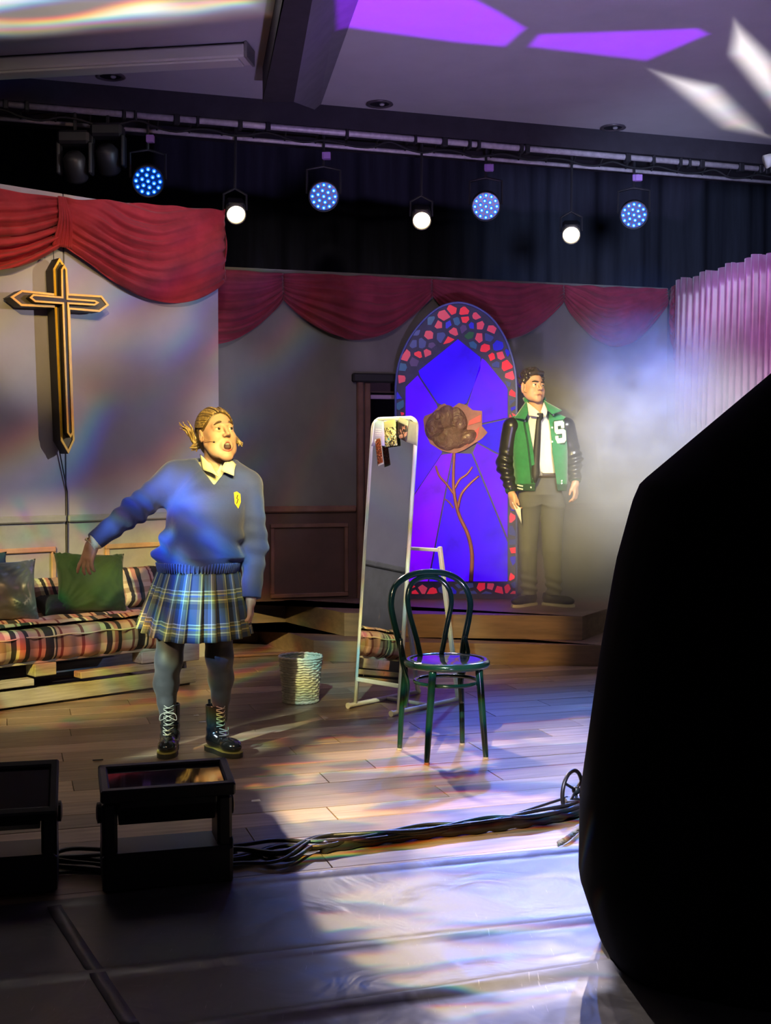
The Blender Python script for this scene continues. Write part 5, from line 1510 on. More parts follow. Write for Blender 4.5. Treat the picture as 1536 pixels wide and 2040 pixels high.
# scraps of paper on the floor; the third paints a spot of light
M_SCRAP_SPOT = mat('scrap_and_spot_white', (0.8, 0.78, 0.68), 0.7)
for i, (px, py, a, s_, lb) in enumerate([(391, 1425, 0.3, 0.016, 'tiny white paper scrap behind the girl\'s boots, farther of two'), (404, 1438, 0.0, 0.022, 'tiny white paper scrap behind the girl\'s boots, nearer of two'), (510, 1595, 0.2, 0.020, 'tiny white patch painted as a light spot at the left edge of the light pool')]):
    q = PZ(px, py, 0.0015); o = MB().add([(-s_, -s_ * 0.6, 0), (s_, -s_ * 0.5, 0), (s_ * 0.8, s_ * 0.6, 0.003), (-s_ * 0.9, s_ * 0.5, 0.001)], [(0, 1, 2, 3)]).build('scrap_or_light_spot', M_SCRAP_SPOT, solid=0.0006)
    o.location = q; o.rotation_euler = (0, 0, a); tag(o, lb, 'paper', 'paper scraps on the floor')
q = PZ(195, 1515, 0.002); o = MB().box((0, 0, 0.003), (0.05, 0.012, 0.004), ch=0.001).build('hair_grip', M_BLACK); o.location = q; o.rotation_euler = (0, 0, 0.3); tag(o, 'small black grip lying on the planks left of the girl', 'hair grip')
# ================================================================== people: shared builders
def skin_build(base):
    def b_(k, vec, b):
        f = k.noise(vec, 14, 3, 0.6)
        b.inputs['Subsurface Weight'].default_value = 0.08
        b.inputs['Subsurface Radius'].default_value = (0.01, 0.004, 0.002)
        return k.ramp(f, [(0.3, tuple(x * 0.9 for x in base)), (0.7, base)])
    return b_
M_SKIN = mat('skin', build=skin_build((0.62, 0.37, 0.26)), rough=0.45)
M_SKIN2 = mat('skin_tan', build=skin_build((0.58, 0.33, 0.22)), rough=0.45)
M_LIP = mat('lips', (0.45, 0.13, 0.11), 0.4)
M_MOUTH = mat('mouth_dark', (0.05, 0.008, 0.008), 0.5)
M_EYE = mat('eye_white', (0.75, 0.73, 0.68), 0.2)
M_IRIS = mat('iris_dark', (0.03, 0.025, 0.02), 0.15)
M_TOOTH = mat('teeth', (0.75, 0.72, 0.62), 0.3)

def head_sdf(p, jd=0.0, open_=None, nose=1.0, ear=1.0, wide=1.0, fr=0.0):
    """head in its own frame: face towards -y, origin between the ears at eye height"""
    d = sd_ell(p, (0, 0.018, 0.035), (0.073 * wide, 0.092, 0.086))
    d = smin(d, sd_ell(p, (0, -0.028, -0.018), (0.062 * wide, 0.064, 0.083)), 0.03)
    for s in (-1, 1):
        d = smin(d, sd_seg(p, (s * 0.050, 0.002, -0.052), (s * 0.014, -0.066, -0.097 - jd), 0.020, 0.018), 0.03)
        d = smin(d, sd_ell(p, (s * 0.037, -0.058, -0.034), (0.026, 0.026, 0.024)), 0.022)
        d = smin(d, sd_ell(p, (s * 0.036, -0.036, -0.068 - jd * 0.6), (0.029, 0.034, 0.032)), 0.03)
        d = smin(d, sd_seg(p, (s * 0.044, -0.070, 0.022), (s * 0.012, -0.087, 0.019), 0.010, 0.009), 0.014)
    d = smin(d, sd_ell(p, (0, -0.075, -0.100 - jd), (0.020, 0.017, 0.016)), 0.02)
    d = smin(d, sd_ell(p, (0, -0.084, -0.066 - jd * 0.4), (0.030, 0.016, 0.024)), 0.015)
    for s in (-1, 1):
        d = smax(d, -sd_ell(p, (s * 0.031, -0.104, 0.002), (0.021, 0.020, 0.014)), 0.012)
    n = sd_seg(p, (0, -0.088, 0.014), (0, -0.114 * (0.97 + 0.03 * nose), -0.027), 0.0075, 0.0115 * nose)
    for s in (-1, 1): n = smin(n, sd_ell(p, (s * 0.011, -0.101, -0.033), (0.009, 0.010, 0.008)), 0.008)
    d = smin(d, n, 0.010)
    for s in (-1, 1):
        lid = sd_chain(p, [(s * 0.047, -0.073, 0.003), (s * 0.040, -0.085, 0.0105), (s * 0.030, -0.0905, 0.0115), (s * 0.018, -0.083, 0.005)], [0.0040] * 4, 0.003)
        low = sd_chain(p, [(s * 0.046, -0.074, 0.000), (s * 0.031, -0.087, -0.0085), (s * 0.018, -0.083, -0.001)], [0.0040] * 3, 0.003)
        d = smin(d, smin(lid, low, 0.004), 0.006)
        e = sd_ell(p, (s * 0.077 * wide, 0.010, -0.008), (0.010 * ear, 0.021 * ear, 0.033 * ear), rotm(0.15, 0, s * 0.5))
        e = smax(e, -sd_ell(p, (s * 0.088 * wide, 0.004, -0.004), (0.008, 0.011, 0.018)), 0.005)
        d = smin(d, e, 0.008)
        d = smax(d, -sd_ell(p, (s * 0.0075, -0.106, -0.041), (0.0042, 0.006, 0.004)), 0.003)
    if open_:
        d = smax(d, -sd_ell(p, (0, -0.105, -0.071 - jd * 0.5), (open_[0], 0.038, open_[1])), 0.006)
    else:
        d = smax(d, -sd_chain(p, [(-0.024, -0.090, -0.072 - fr), (-0.010, -0.102, -0.066), (0.010, -0.102, -0.066), (0.024, -0.090, -0.072 - fr)], [0.003] * 4, 0.002), 0.004)
    return d
def head_xf(hc, yaw, pitch, roll, sc=1.0):
    R = rotm(0, 0, yaw) @ rotm(-pitch, 0, 0) @ rotm(0, roll, 0)
    hc = np.array(hc)
    return R, (lambda p: ((p - hc.astype(np.float32)) @ R.astype(np.float32)) / sc), (lambda q: hc + R @ (np.array(q, float) * sc))
def face_parts(root, fwd, sc, brow_pts, gaze=(0, 0, 0), jd=0.0, open_=None, lipcol=M_LIP, browcol=None, fr=0.0, bw=0.0042):
    for s in (-1, 1):
        eb = MB().sphere(fwd((s * 0.031, -0.0765, 0.002)), 0.0132 * sc, 18, 12).build('eye', M_EYE, root, smooth=True)
        c0 = np.array(fwd((s * 0.031, -0.0765, 0.002)))
        g = np.array(fwd((s * 0.031 + gaze[0], -0.0765 - 0.05, 0.002 + gaze[2]))) - c0; g /= np.linalg.norm(g)
        rot = Vector(g).to_track_quat('Z', 'Y').to_matrix()
        MB().lathe([(0.0078 * sc, 0.0108 * sc), (0.0055 * sc, 0.0130 * sc), (0.001, 0.0140 * sc)], 14, c0, rot, capb=False).build('iris', M_IRIS, eb, smooth=True)
        b = spline([fwd((s * x, y, z)) for x, y, z in brow_pts], 5)
        MB().tube(b, [bw * sc * (0.5 + 0.5 * math.sin(math.pi * (i + 1) / (len(b) + 1))) for i in range(len(b))], 6).build('eyebrow', browcol, root, smooth=True)
    if open_:
        ring = [fwd((open_[0] * 1.12 * math.cos(a), -0.0965 + 0.012 * abs(math.cos(a)) + 0.004 * (math.sin(a) < 0), -0.071 - jd * 0.5 + open_[1] * 1.15 * math.sin(a))) for a in np.linspace(0, 2 * math.pi, 28, endpoint=False)]
        MB().tube(ring, [0.0050 * sc] * 28, 7, closed=True).build('lips', lipcol, root, smooth=True)
        MB().sphere(fwd((0, -0.074, -0.071 - jd * 0.5)), (open_[0] * 1.3 * sc, 0.010 * sc, open_[1] * 1.4 * sc), 14, 8).build('mouth', M_MOUTH, root, smooth=True)
        MB().tube([fwd((x, -0.090 + 0.25 * abs(x), -0.071 - jd * 0.5 + open_[1] * 0.75)) for x in np.linspace(-open_[0] * 0.7, open_[0] * 0.7, 7)], 0.0032 * sc, 6).build('teeth', M_TOOTH, root, smooth=True)
    else:
        for dz, r in ((0.0035, 0.0032), (-0.0045, 0.0040)):
            MB().tube([fwd((x, -0.1035 + 11 * x * x, -0.0675 + dz - (fr + 0.004) * (abs(x) / 0.022) ** 1.6)) for x in np.linspace(-0.021, 0.021, 9)], [r * sc * (0.45 + 0.55 * (1 - (abs(i - 4) / 4) ** 2)) for i in range(9)], 6).build('lips', lipcol, root, smooth=True)

def hand_sdf(p, wrist, R, curl=(0.3, 0.35, 0.4, 0.5), spread=0.10, thumb=(0.5, 0.3), mirror=1, sc=1.0):
    """hand hanging along local -z from the wrist; palm faces local +y, thumb on +x*mirror"""
    q = ((p - np.array(wrist, np.float32)) @ np.array(R, np.float32)) / sc
    q = q * np.array([mirror, 1, 1], np.float32)
    d = sd_box(q, (0, 0, -0.048), (0.038, 0.0125, 0.046), 0.012)
    d = smin(d, sd_seg(q, (0, 0, 0.02), (0, 0, -0.02), 0.025, 0.026), 0.02)
    d = smin(d, sd_ell(q, (0.022, 0.010, -0.040), (0.018, 0.014, 0.028)), 0.012)
    xs = (0.029, 0.010, -0.010, -0.028); ln = (0.072, 0.080, 0.074, 0.058)
    for i in range(4):
        a = curl[i]; sp = spread * (1.5 - i)
        base = np.array([xs[i], 0.0, -0.088]); L = ln[i]; ang = a * 0.5; pts = [base]
        for f_, w in ((0.45, 1.0), (0.30, 1.0), (0.25, 0.7)):
            dv = np.array([math.sin(sp) * math.cos(ang), math.sin(ang), -math.cos(ang) * math.cos(sp)])
            pts.append(pts[-1] + dv * L * f_); ang += a * w
        d = smin(d, sd_chain(q, pts, [0.0098, 0.0090, 0.0080, 0.0068], 0.004), 0.006)
    t0_ = np.array([0.030, 0.008, -0.028]); a1, a2 = thumb
    t1_ = t0_ + 0.040 * np.array([math.sin(a1), 0.35, -math.cos(a1)]); t2_ = t1_ + 0.030 * np.array([math.sin(a2), 0.30, -math.cos(a2)])
    d = smin(d, sd_chain(q, [t0_, t1_, t2_], [0.013, 0.0105, 0.0082], 0.005), 0.010)
    return d * sc
def frame_from(zdir, ydir):
    """rotation whose local z is -finger direction and local y the palm normal"""
    z = -np.array(zdir, float); z /= np.linalg.norm(z); y = np.array(ydir, float); y -= z * (y @ z); y /= np.linalg.norm(y)
    x = np.cross(y, z); return np.stack([x, y, z], 1)
def torso_sdf(p, lv, k=2.3):
    """stack of super-elliptic sections: lv = [(z, cx, cy, hx, hy)] rising"""
    z = p[:, 2]; lv = np.array(lv, float)
    f = lambda i: np.interp(z, lv[:, 0], lv[:, i]).astype(np.float32)
    cx, cy_, hx, hy = f(1), f(2), f(3), f(4)
    r = ((np.abs(p[:, 0] - cx) / hx) ** k + (np.abs(p[:, 1] - cy_) / hy) ** k) ** (1 / k)
    d = (r - 1) * np.minimum(hx, hy)
    return np.maximum(d, np.maximum(lv[0, 0] - z, z - lv[-1, 0]))
def wrinkle(p, seed, freq, amp):
    n = vnoise(seed); return amp * n(p[:, 0] * freq, p[:, 1] * freq, p[:, 2] * freq).astype(np.float32)
def along(p, a, b):
    a, b = np.array(a), np.array(b); ab = b - a; return ((p - a.astype(np.float32)) @ ab.astype(np.float32)) / float(ab @ ab)
# ================================================================== the girl in school uniform
gq = PZ(396, 1502)
girl = empty('person', tuple(gq)); tag(girl, 'person in blue school jumper and plaid pleated skirt, shouting, one arm held out', 'person')
def G(px, py, dy=0.0): return P(px, py, gq[1] + dy) - gq
M_TIGHT = mat('tights_charcoal', (0.030, 0.032, 0.037), 0.5, vary=0.15, scale=30, sheen=0.2)
SC_G = 1.06
HC = G(432, 864, 0.0)
Rg, inv_g, fwd_g = head_xf(HC, math.radians(33), math.radians(13), math.radians(-2), SC_G)
JD, OPEN = 0.024, (0.0200, 0.0170)
wr_r, el_r, sh_r = G(186, 1080, -0.17), G(268, 1016, -0.06), G(352, 950, 0.03)
wr_l, el_l, sh_l = G(500, 1192, -0.02), G(508, 1085, 0.05), G(494, 968, 0.03)
RHr = frame_from((-0.28, -0.25, -0.92), (0.45, 0.9, -0.1))
RHl = frame_from((-0.02, -0.1, -1.0), (-0.9, 0.1, 0.0))
nk0, nk1 = G(430, 945, 0.035), G(428, 900, 0.015)
def girl_body(p):
    d = head_sdf(inv_g(p), JD, OPEN, 0.92, 0.9, 1.02) * SC_G
    d = smin(d, sd_seg(p, nk0, nk1, 0.060, 0.052), 0.02)
    d = smin(d, sd_seg(p, G(385, 960, 0.05), G(470, 965, 0.05), 0.065), 0.05)
    t_ = torso_sdf(p, [(0.80, G(396, 1150)[0], 0.02, 0.15, 0.10), (0.95, G(398, 1110)[0], 0.02, 0.13, 0.085), (1.15, G(408, 1030)[0], 0.02, 0.14, 0.09), (1.34, G(425, 960)[0], 0.03, 0.13, 0.07)])
    d = smin(d, t_, 0.04)
    for sh, el, wr in ((sh_r, el_r, wr_r), (sh_l, el_l, wr_l)):
        d = smin(d, sd_chain(p, [sh, el, wr], [0.045, 0.034, 0.025], 0.02), 0.02)
    d = smin(d, hand_sdf(p, wr_r, RHr, (0.20, 0.40, 0.45, 0.50), 0.16, (0.35, 0.1), -1, 1.0), 0.008)
    d = smin(d, hand_sdf(p, wr_l, RHl, (0.5, 0.6, 0.7, 0.7), 0.03, (0.2, 0.0), 1, 0.92), 0.008)
    # legs
    for hip, knee, calf, ank in ((G(352, 1165), G(336, 1316, 0.02), G(331, 1362, 0.075), G(333, 1440, 0.085)), (G(432, 1165), G(437, 1308, 0.02), G(440, 1352, 0.06), G(440, 1430, 0.06))):
        d = smin(d, sd_chain(p, [hip, knee, calf, lerp(calf, ank, 0.45), ank], [0.088, 0.064, 0.060, 0.042, 0.034], 0.03), 0.03)
    return d
def girl_mat(c):
    m = np.zeros(len(c), int)
    m[c[:, 2] < 0.86] = 1
    m[(c[:, 2] < 0.86) & (c[:, 0] > G(484, 1200)[0]) & (c[:, 2] > 0.60)] = 0
    return m
sdf_obj('body', girl_body, (-0.68, -0.40, 0.10), (0.40, 0.26, 1.72), 0.0042, [M_SKIN, M_TIGHT], girl, girl_mat, smooth_it=1)
def hair_g(k, vec, b):
    f = k.noise(k.vmath('MULTIPLY', vec, (38.0, 9.0, 7.0)), 3.0, 4, 0.65, 0.3)
    return k.ramp(f, [(0.30, (0.075, 0.045, 0.018)), (0.5, (0.25, 0.16, 0.06)), (0.68, (0.52, 0.38, 0.15))])
M_HAIRG = mat('hair_dark_blonde', build=hair_g, rough=0.34, spec=0.6)
face_parts(girl, fwd_g, SC_G, [(0.0175, -0.0975, 0.0325), (0.027, -0.0975, 0.0325), (0.039, -0.089, 0.0285), (0.049, -0.074, 0.0195)], (0.010, 0, 0.004), JD, OPEN, browcol=mat('brow_brown', (0.10, 0.06, 0.03), 0.6))
def girl_hair(p):
    q = inv_g(p)
    d = sd_ell(q, (0, 0.020, 0.036), (0.0795, 0.0985, 0.0915))
    d = smin(d, sd_ell(q, (0, 0.075, -0.03), (0.055, 0.045, 0.06)), 0.04)
    az = np.arctan2(q[:, 0], q[:, 2] + 0.02)
    strands = 0.0 
    d = d + strands + 0.004 * np.exp(-(q[:, 0] / 0.004) ** 2) * (q[:, 2] > 0.06)
    n = np.array([0, -0.82, -0.57], np.float32)
    hl = (q - np.array([0, -0.060, 0.075], np.float32)) @ n - 0.35 * np.abs(q[:, 0]) * 0 
    side = 0.020 * np.clip(np.abs(q[:, 0]) / 0.07, 0, 1) ** 3
    d = smax(d, hl - side, 0.006)
    ear = np.minimum(sd_ell(q, (0.085, -0.012, -0.018), (0.02, 0.026, 0.034)), sd_ell(q, (-0.085, -0.012, -0.018), (0.02, 0.026, 0.034)))
    return smax(d, -ear, 0.006)
M_HAIRG3 = mat('hair_brown', (0.11, 0.068, 0.028), 0.36, spec=0.6)
sdf_obj('hair', girl_hair, HC - 0.16, HC + 0.16, 0.0035, M_HAIRG3, girl, smooth_it=2)
rr = random.Random(2)
M_HAIRG2 = mat('hair_golden', (0.40, 0.27, 0.095), 0.32, spec=0.6)
hm = [MB(), MB(), MB()]
for i in range(190):
    sd_ = 1 if i % 2 else -1
    t_ = rr.uniform(0.0, 1.0)
    a0 = np.array([sd_ * lerp(0.004, 0.95, t_ ** 0.8), -lerp(0.84, 0.36, t_ ** 1.5), lerp(0.54, -0.12, t_ ** 1.3)]); a0 /= np.linalg.norm(a0)
    a1 = np.array([sd_ * rr.uniform(0.15, 0.45), 0.82, -0.50]); a1 /= np.linalg.norm(a1)
    am = np.array([sd_ * lerp(0.35, 1.0, t_), 0.35, lerp(0.85, 0.05, t_)]); am /= np.linalg.norm(am)
    pts = []
    for q_ in spline([a0, lerp(a0, am, 0.5) / np.linalg.norm(lerp(a0, am, 0.5)), am, lerp(am, a1, 0.5) / np.linalg.norm(lerp(am, a1, 0.5)), a1], 4):
        q_ = q_ / np.linalg.norm(q_); pts.append(fwd_g(np.array([0, 0.020, 0.036]) + q_ * np.array([0.082, 0.101, 0.094]) * rr.uniform(0.995, 1.02)))
    n_ = len(pts); hm[rr.choice([0, 0, 1, 2, 2])].tube(pts, [0.0034 * (0.35 + 0.65 * math.sin(math.pi * min(1, (j + 1.5) / n_))) for j in range(n_)], 5)
for m_, mm in zip(hm, (M_HAIRG, M_HAIRG2, M_HAIRG3)): m_.build('hair_strands', mm, girl, smooth=True)
def tuft(pts, n, r, sprd, nm):
    mb = MB()
    for i in range(n):
        q = [np.array(p) + np.array([rr.uniform(-1, 1), rr.uniform(-1, 1), rr.uniform(-1, 1)]) * sprd * (0.3 + 1.0 * j / len(pts)) for j, p in enumerate(pts)]
        s_ = spline(q, 6); mb.tube(s_, [r * (1 - 0.85 * (k_ / (len(s_) - 1)) ** 1.5) for k_ in range(len(s_))], 6)
    mb.build(nm, M_HAIRG, girl, smooth=True)
tuft([G(402, 888, 0.05), G(390, 878, 0.05), G(380, 862, 0.04), G(364, 846, 0.03)], 14, 0.010, 0.020, 'hair_tuft')
tuft([G(404, 885, 0.05), G(392, 888, 0.04), G(384, 895, 0.03)], 12, 0.013, 0.016, 'hair_tuft')
tuft([G(466, 870, 0.05), G(474, 880, 0.04), G(480, 886, 0.03)], 9, 0.011, 0.012, 'hair_tuft')
# headset microphone
mic = MB().tube([fwd_g(p) for p in spline([(-0.080, 0.0, -0.004), (-0.074, -0.035, -0.040), (-0.058, -0.070, -0.055)], 5)], 0.0016, 5).build('headset_boom', mat('mic_tan', (0.25, 0.16, 0.10), 0.5), girl, smooth=True)
MB().sphere(fwd_g((-0.056, -0.073, -0.056)), (0.006, 0.006, 0.004), 8, 6).build('mic_tip', M_BLACK, mic, smooth=True)

# ---- jumper
M_JUMP = mat('jumper_blue', (0.038, 0.058, 0.200), 0.85, vary=0.08, scale=4, bump=0.55, bscale=15, sheen=0.25)
def gx_(px): return G(px, 1000)[0]
ZH = G(400, 1137)[2]
lv_j = [(ZH, gx_(394), 0.015, 0.196, 0.138), (ZH + 0.035, gx_(395), 0.010, 0.203, 0.148), (ZH + 0.07, gx_(397), 0.005, 0.222, 0.165), (ZH + 0.14, gx_(400), 0.010, 0.212, 0.158), (1.12, gx_(408), 0.012, 0.196, 0.148), (1.24, gx_(415), 0.015, 0.195, 0.142), (1.33, gx_(421), 0.022, 0.195, 0.120), (1.395, gx_(424), 0.030, 0.175, 0.095), (1.44, gx_(427), 0.035, 0.10, 0.070)]
vn_j = vnoise(61)
Vx, Vz = G(431, 966)[0], G(431, 966)[2]
cuff_r, cuff_l = wr_r + (el_r - wr_r) * 0.06, wr_l + (el_l - wr_l) * 0.05
def jumper(p):
    t_ = torso_sdf(p, lv_j, 2.3)
    x, z = p[:, 0], p[:, 2]
    ph = vn_j(x * 14, p[:, 1] * 10, z * 12).astype(np.float32)
    # diagonal drag folds from the raised arm's pit, plus soft waves above the welt
    u = (x - gx_(345)) * 0.75 - (z - 1.23) * 0.66
    r_ = np.sqrt((x - gx_(345)) ** 2 + (z - 1.24) ** 2)
    ang = np.arctan2(z - 1.24, x - gx_(345))
    front = np.clip(-p[:, 1] / 0.08, 0, 1)
    t_ = t_ + 0.020 * np.sin(ang * 7 + 2.2 * ph) * np.exp(-((r_ - 0.22) / 0.15) ** 2) * (1 - np.exp(-(r_ / 0.10) ** 2)) * front
    t_ = t_ + 0.012 * np.sin((z + 0.55 * x) * 55 + 3 * ph) * np.exp(-((z - (ZH + 0.10)) / 0.09) ** 2)
    t_ = t_ + 0.010 * ph
    sh = smin(sd_seg(p, G(398, 938, 0.03), G(350, 953, 0.03), 0.060, 0.070), sd_seg(p, G(455, 940, 0.03), G(493, 968, 0.03), 0.060, 0.066), 0.03)
    d = smin(t_, sh, 0.05)
    a1 = sd_chain(p, [sh_r, el_r, cuff_r], [0.080, 0.064, 0.047], 0.03)
    s_ = along(p, sh_r, wr_r)
    a1 = a1 + (0.0105 * np.sin(s_ * 44 + 9.0 * ph) * (0.5 + ph) * np.exp(-((s_ - 0.52) / 0.30) ** 2)) * (s_ < 0.92)
    a2 = sd_chain(p, [sh_l, el_l, cuff_l], [0.072, 0.062, 0.050], 0.03)
    s2 = along(p, sh_l, wr_l)
    a2 = a2 + 0.005 * np.sin(s2 * 40 + 4 * ph) * np.exp(-((s2 - 0.55) / 0.3) ** 2)
    # flat sleeve ends
    a1 = np.maximum(a1, ((p - cuff_r.astype(np.float32)) @ ((cuff_r - el_r) / np.linalg.norm(cuff_r - el_r)).astype(np.float32)) - 0.012)
    a2 = np.maximum(a2, ((p - cuff_l.astype(np.float32)) @ ((cuff_l - el_l) / np.linalg.norm(cuff_l - el_l)).astype(np.float32)) - 0.012)
    d = smin(d, a1, 0.045); d = smin(d, a2, 0.020)
    # V neck and neck hole
    v_ = np.maximum(np.abs(x - Vx) * 0.80 - (z - Vz) * 0.62, p[:, 1] - 0.02)
    d = smax(d, -v_, 0.006)
    d = smax(d, -sd_seg(p, G(430, 965, 0.03), G(429, 890, 0.01), 0.072, 0.078), 0.012)
    return d
sdf_obj('jumper', jumper, (-0.62, -0.36, ZH - 0.22), (0.40, 0.24, 1.50), 0.0055, M_JUMP, girl, smooth_it=2)
# ribbed welt at the hem and cuffs
mb = MB()
for i in range(84):
    a = 2 * math.pi * i / 84
    def hp_(z, k_=1.0):
        l = [np.interp(z, [q[0] for q in lv_j], [q[j] for q in lv_j]) for j in (1, 2, 3, 4)]
        ca, sa = math.cos(a), math.sin(a); e = 2 / 2.3
        return (l[0] + l[2] * k_ * math.copysign(abs(ca) ** e, ca), l[1] + l[3] * k_ * math.copysign(abs(sa) ** e, sa), z)
    mb.tube([hp_(ZH - 0.004, 1.0), hp_(ZH + 0.02, 1.01), hp_(ZH + 0.042, 1.0)], 0.0055, 5)
mb.build('welt_ribs', M_JUMP, girl, smooth=True)
# badge
def on_front(fn, px, py, y0=-0.35, y1=0.1):
    ys = np.linspace(y0, y1, 160); pts = np.array([G(px, py, y) for y in ys], np.float32)
    v = fn(pts); i = int(np.argmax(v < 0)); return pts[i].astype(float)
bp_ = [(466, 981), (472, 979), (479, 984), (480, 1000), (475, 1013), (468, 1003)]
M_BADGE = mat('badge_yellow', (0.85, 0.52, 0.03), 0.6)
q = [on_front(jumper, *p) + np.array([0, -0.005, 0]) for p in bp_]
bd_o = MB().add(q + [p + np.array([0, 0.012, 0]) for p in q], [tuple(range(6)), tuple(range(11, 5, -1))] + [(i, 6 + i, 6 + (i + 1) % 6, (i + 1) % 6) for i in range(6)]).build('badge', M_BADGE, girl)
bq_ = [on_front(jumper, *p) + np.array([0, -0.008, 0]) for p in ((474, 986), (472, 993), (475, 994), (472, 1003))]
MB().tube(bq_, 0.0022, 5).build('badge_emblem', M_BLACK, bd_o)

# ---- blouse: collar, chest and cuff
M_SHIRT = mat('blouse_cream', (0.72, 0.69, 0.50), 0.7, vary=0.06, scale=12, bump=0.05)
def blouse(p):
    d = torso_sdf(p, [(z, cx, cy_, hx - 0.020, hy - 0.018) for z, cx, cy_, hx, hy in lv_j[4:]], 2.3)
    d = smin(d, sd_seg(p, G(430, 962, 0.03), G(429, 930, 0.025), 0.078, 0.064), 0.02)
    d = np.maximum(d, Vz - 0.014 - p[:, 2])
    d = smax(d, -sd_seg(p, G(431, 955, 0.045), G(430, 890, 0.012), 0.050, 0.062), 0.004)
    v_ = np.maximum(np.abs(p[:, 0] - Vx - 0.004) * 0.9 - (p[:, 2] - Vz - 0.066) * 0.55, p[:, 1] + 0.0)
    d = smax(d, -v_, 0.004)
    return d + 0.002 * np.sin(p[:, 2] * 90 + p[:, 0] * 60)
sdf_obj('blouse', blouse, (-0.16, -0.16, Vz - 0.06), (0.28, 0.16, 1.50), 0.004, M_SHIRT, girl, smooth_it=1)
def flap(pts, nm='collar'):
    q = [np.array(G(*p)) for p in pts]
    MB().grid(lambda u, v: tuple(lerp(lerp(q[0], q[1], u), lerp(q[3], q[2], u), v) + np.array([0, -0.012 * math.sin(math.pi * u), 0.006 * math.sin(math.pi * u)])), 8, 5).build(nm, M_SHIRT, girl, smooth=True, solid=0.004)
flap([(399, 905, -0.005), (428, 938, -0.085), (436, 951, -0.118), (404, 937, -0.062)])
flap([(456, 912, -0.045), (440, 938, -0.090), (466, 948, -0.100), (470, 926, -0.048)])
cdir = (wr_r - el_r) / np.linalg.norm(wr_r - el_r)
def cuff(p):
    a = cuff_r - cdir * 0.01; b = wr_r + cdir * 0.020 + np.array([0.006, 0, -0.004])
    d = sd_seg(p, a, b, 0.041, 0.040) + 0.004 * np.sin(p[:, 0] * 150 + p[:, 2] * 110)
    d = np.maximum(d, ((p - b.astype(np.float32)) @ cdir.astype(np.float32)) - 0.008)
    return smax(d, -sd_seg(p, a, b + cdir * 0.06, 0.033, 0.034), 0.004)
sdf_obj('blouse_cuff', cuff, wr_r - 0.09, wr_r + 0.09, 0.0035, M_SHIRT, girl, smooth_it=1)

# ---- pleated plaid skirt
def plaid_skirt(k, u, v, uv):
    navy, dark, olive, yel, pale, blue = (0.030, 0.050, 0.115), (0.012, 0.020, 0.030), (0.16, 0.15, 0.055), (0.75, 0.66, 0.22), (0.60, 0.66, 0.60), (0.06, 0.12, 0.26)
    a = bands(k, u, 0.165, [(0, navy), (0.22, olive), (0.30, yel), (0.335, olive), (0.42, dark), (0.60, blue), (0.70, pale), (0.73, olive), (0.85, yel), (0.875, navy)])
    b = bands(k, v, 0.165, [(0, dark), (0.16, olive), (0.24, yel), (0.275, olive), (0.36, blue), (0.42, yel), (0.45, olive), (0.52, pale), (0.55, navy), (0.80, navy)])
    c_ = k.mix(0.5, a, b)
    return k.mix(1.0, c_, (0.95, 0.95, 0.95), 'MULTIPLY')
M_KILT = uvmat('plaid_skirt', plaid_skirt, 0.75)
ZW = ZH + 0.05; NP = 22
sn = vnoise(71)
def skirt(u, v):
    a = 2 * math.pi * u + 0.1; ca, sa = math.cos(a), math.sin(a)
    zh = G(400, 1262)[2] + 0.045 * max(0, -ca) ** 2 - 0.02 * max(0, -sa)
    z = lerp(ZW, zh, v)
    cx = lerp(gx_(396), gx_(387), v); hx = lerp(0.180, 0.272, v ** 0.9); hy = lerp(0.115, 0.205, v ** 0.9)
    f = (u * NP) % 1.0
    saw = (f if f < 0.8 else (1 - f) * 4) - 0.4
    pl = (0.006 + 0.030 * v) * saw + 0.014 * v * float(sn(a * 2.5, v * 2))
    return (cx + (hx + pl) * ca, 0.015 + (hy + pl) * sa - 0.02 * v, z)
MB().grid(skirt, NP * 10, 24, closed_u=True, uvf=lambda u, v: (u * 1.80, (1 - v) * 0.40)).build('skirt', M_KILT, girl, smooth=True, uv=True, solid=0.004)

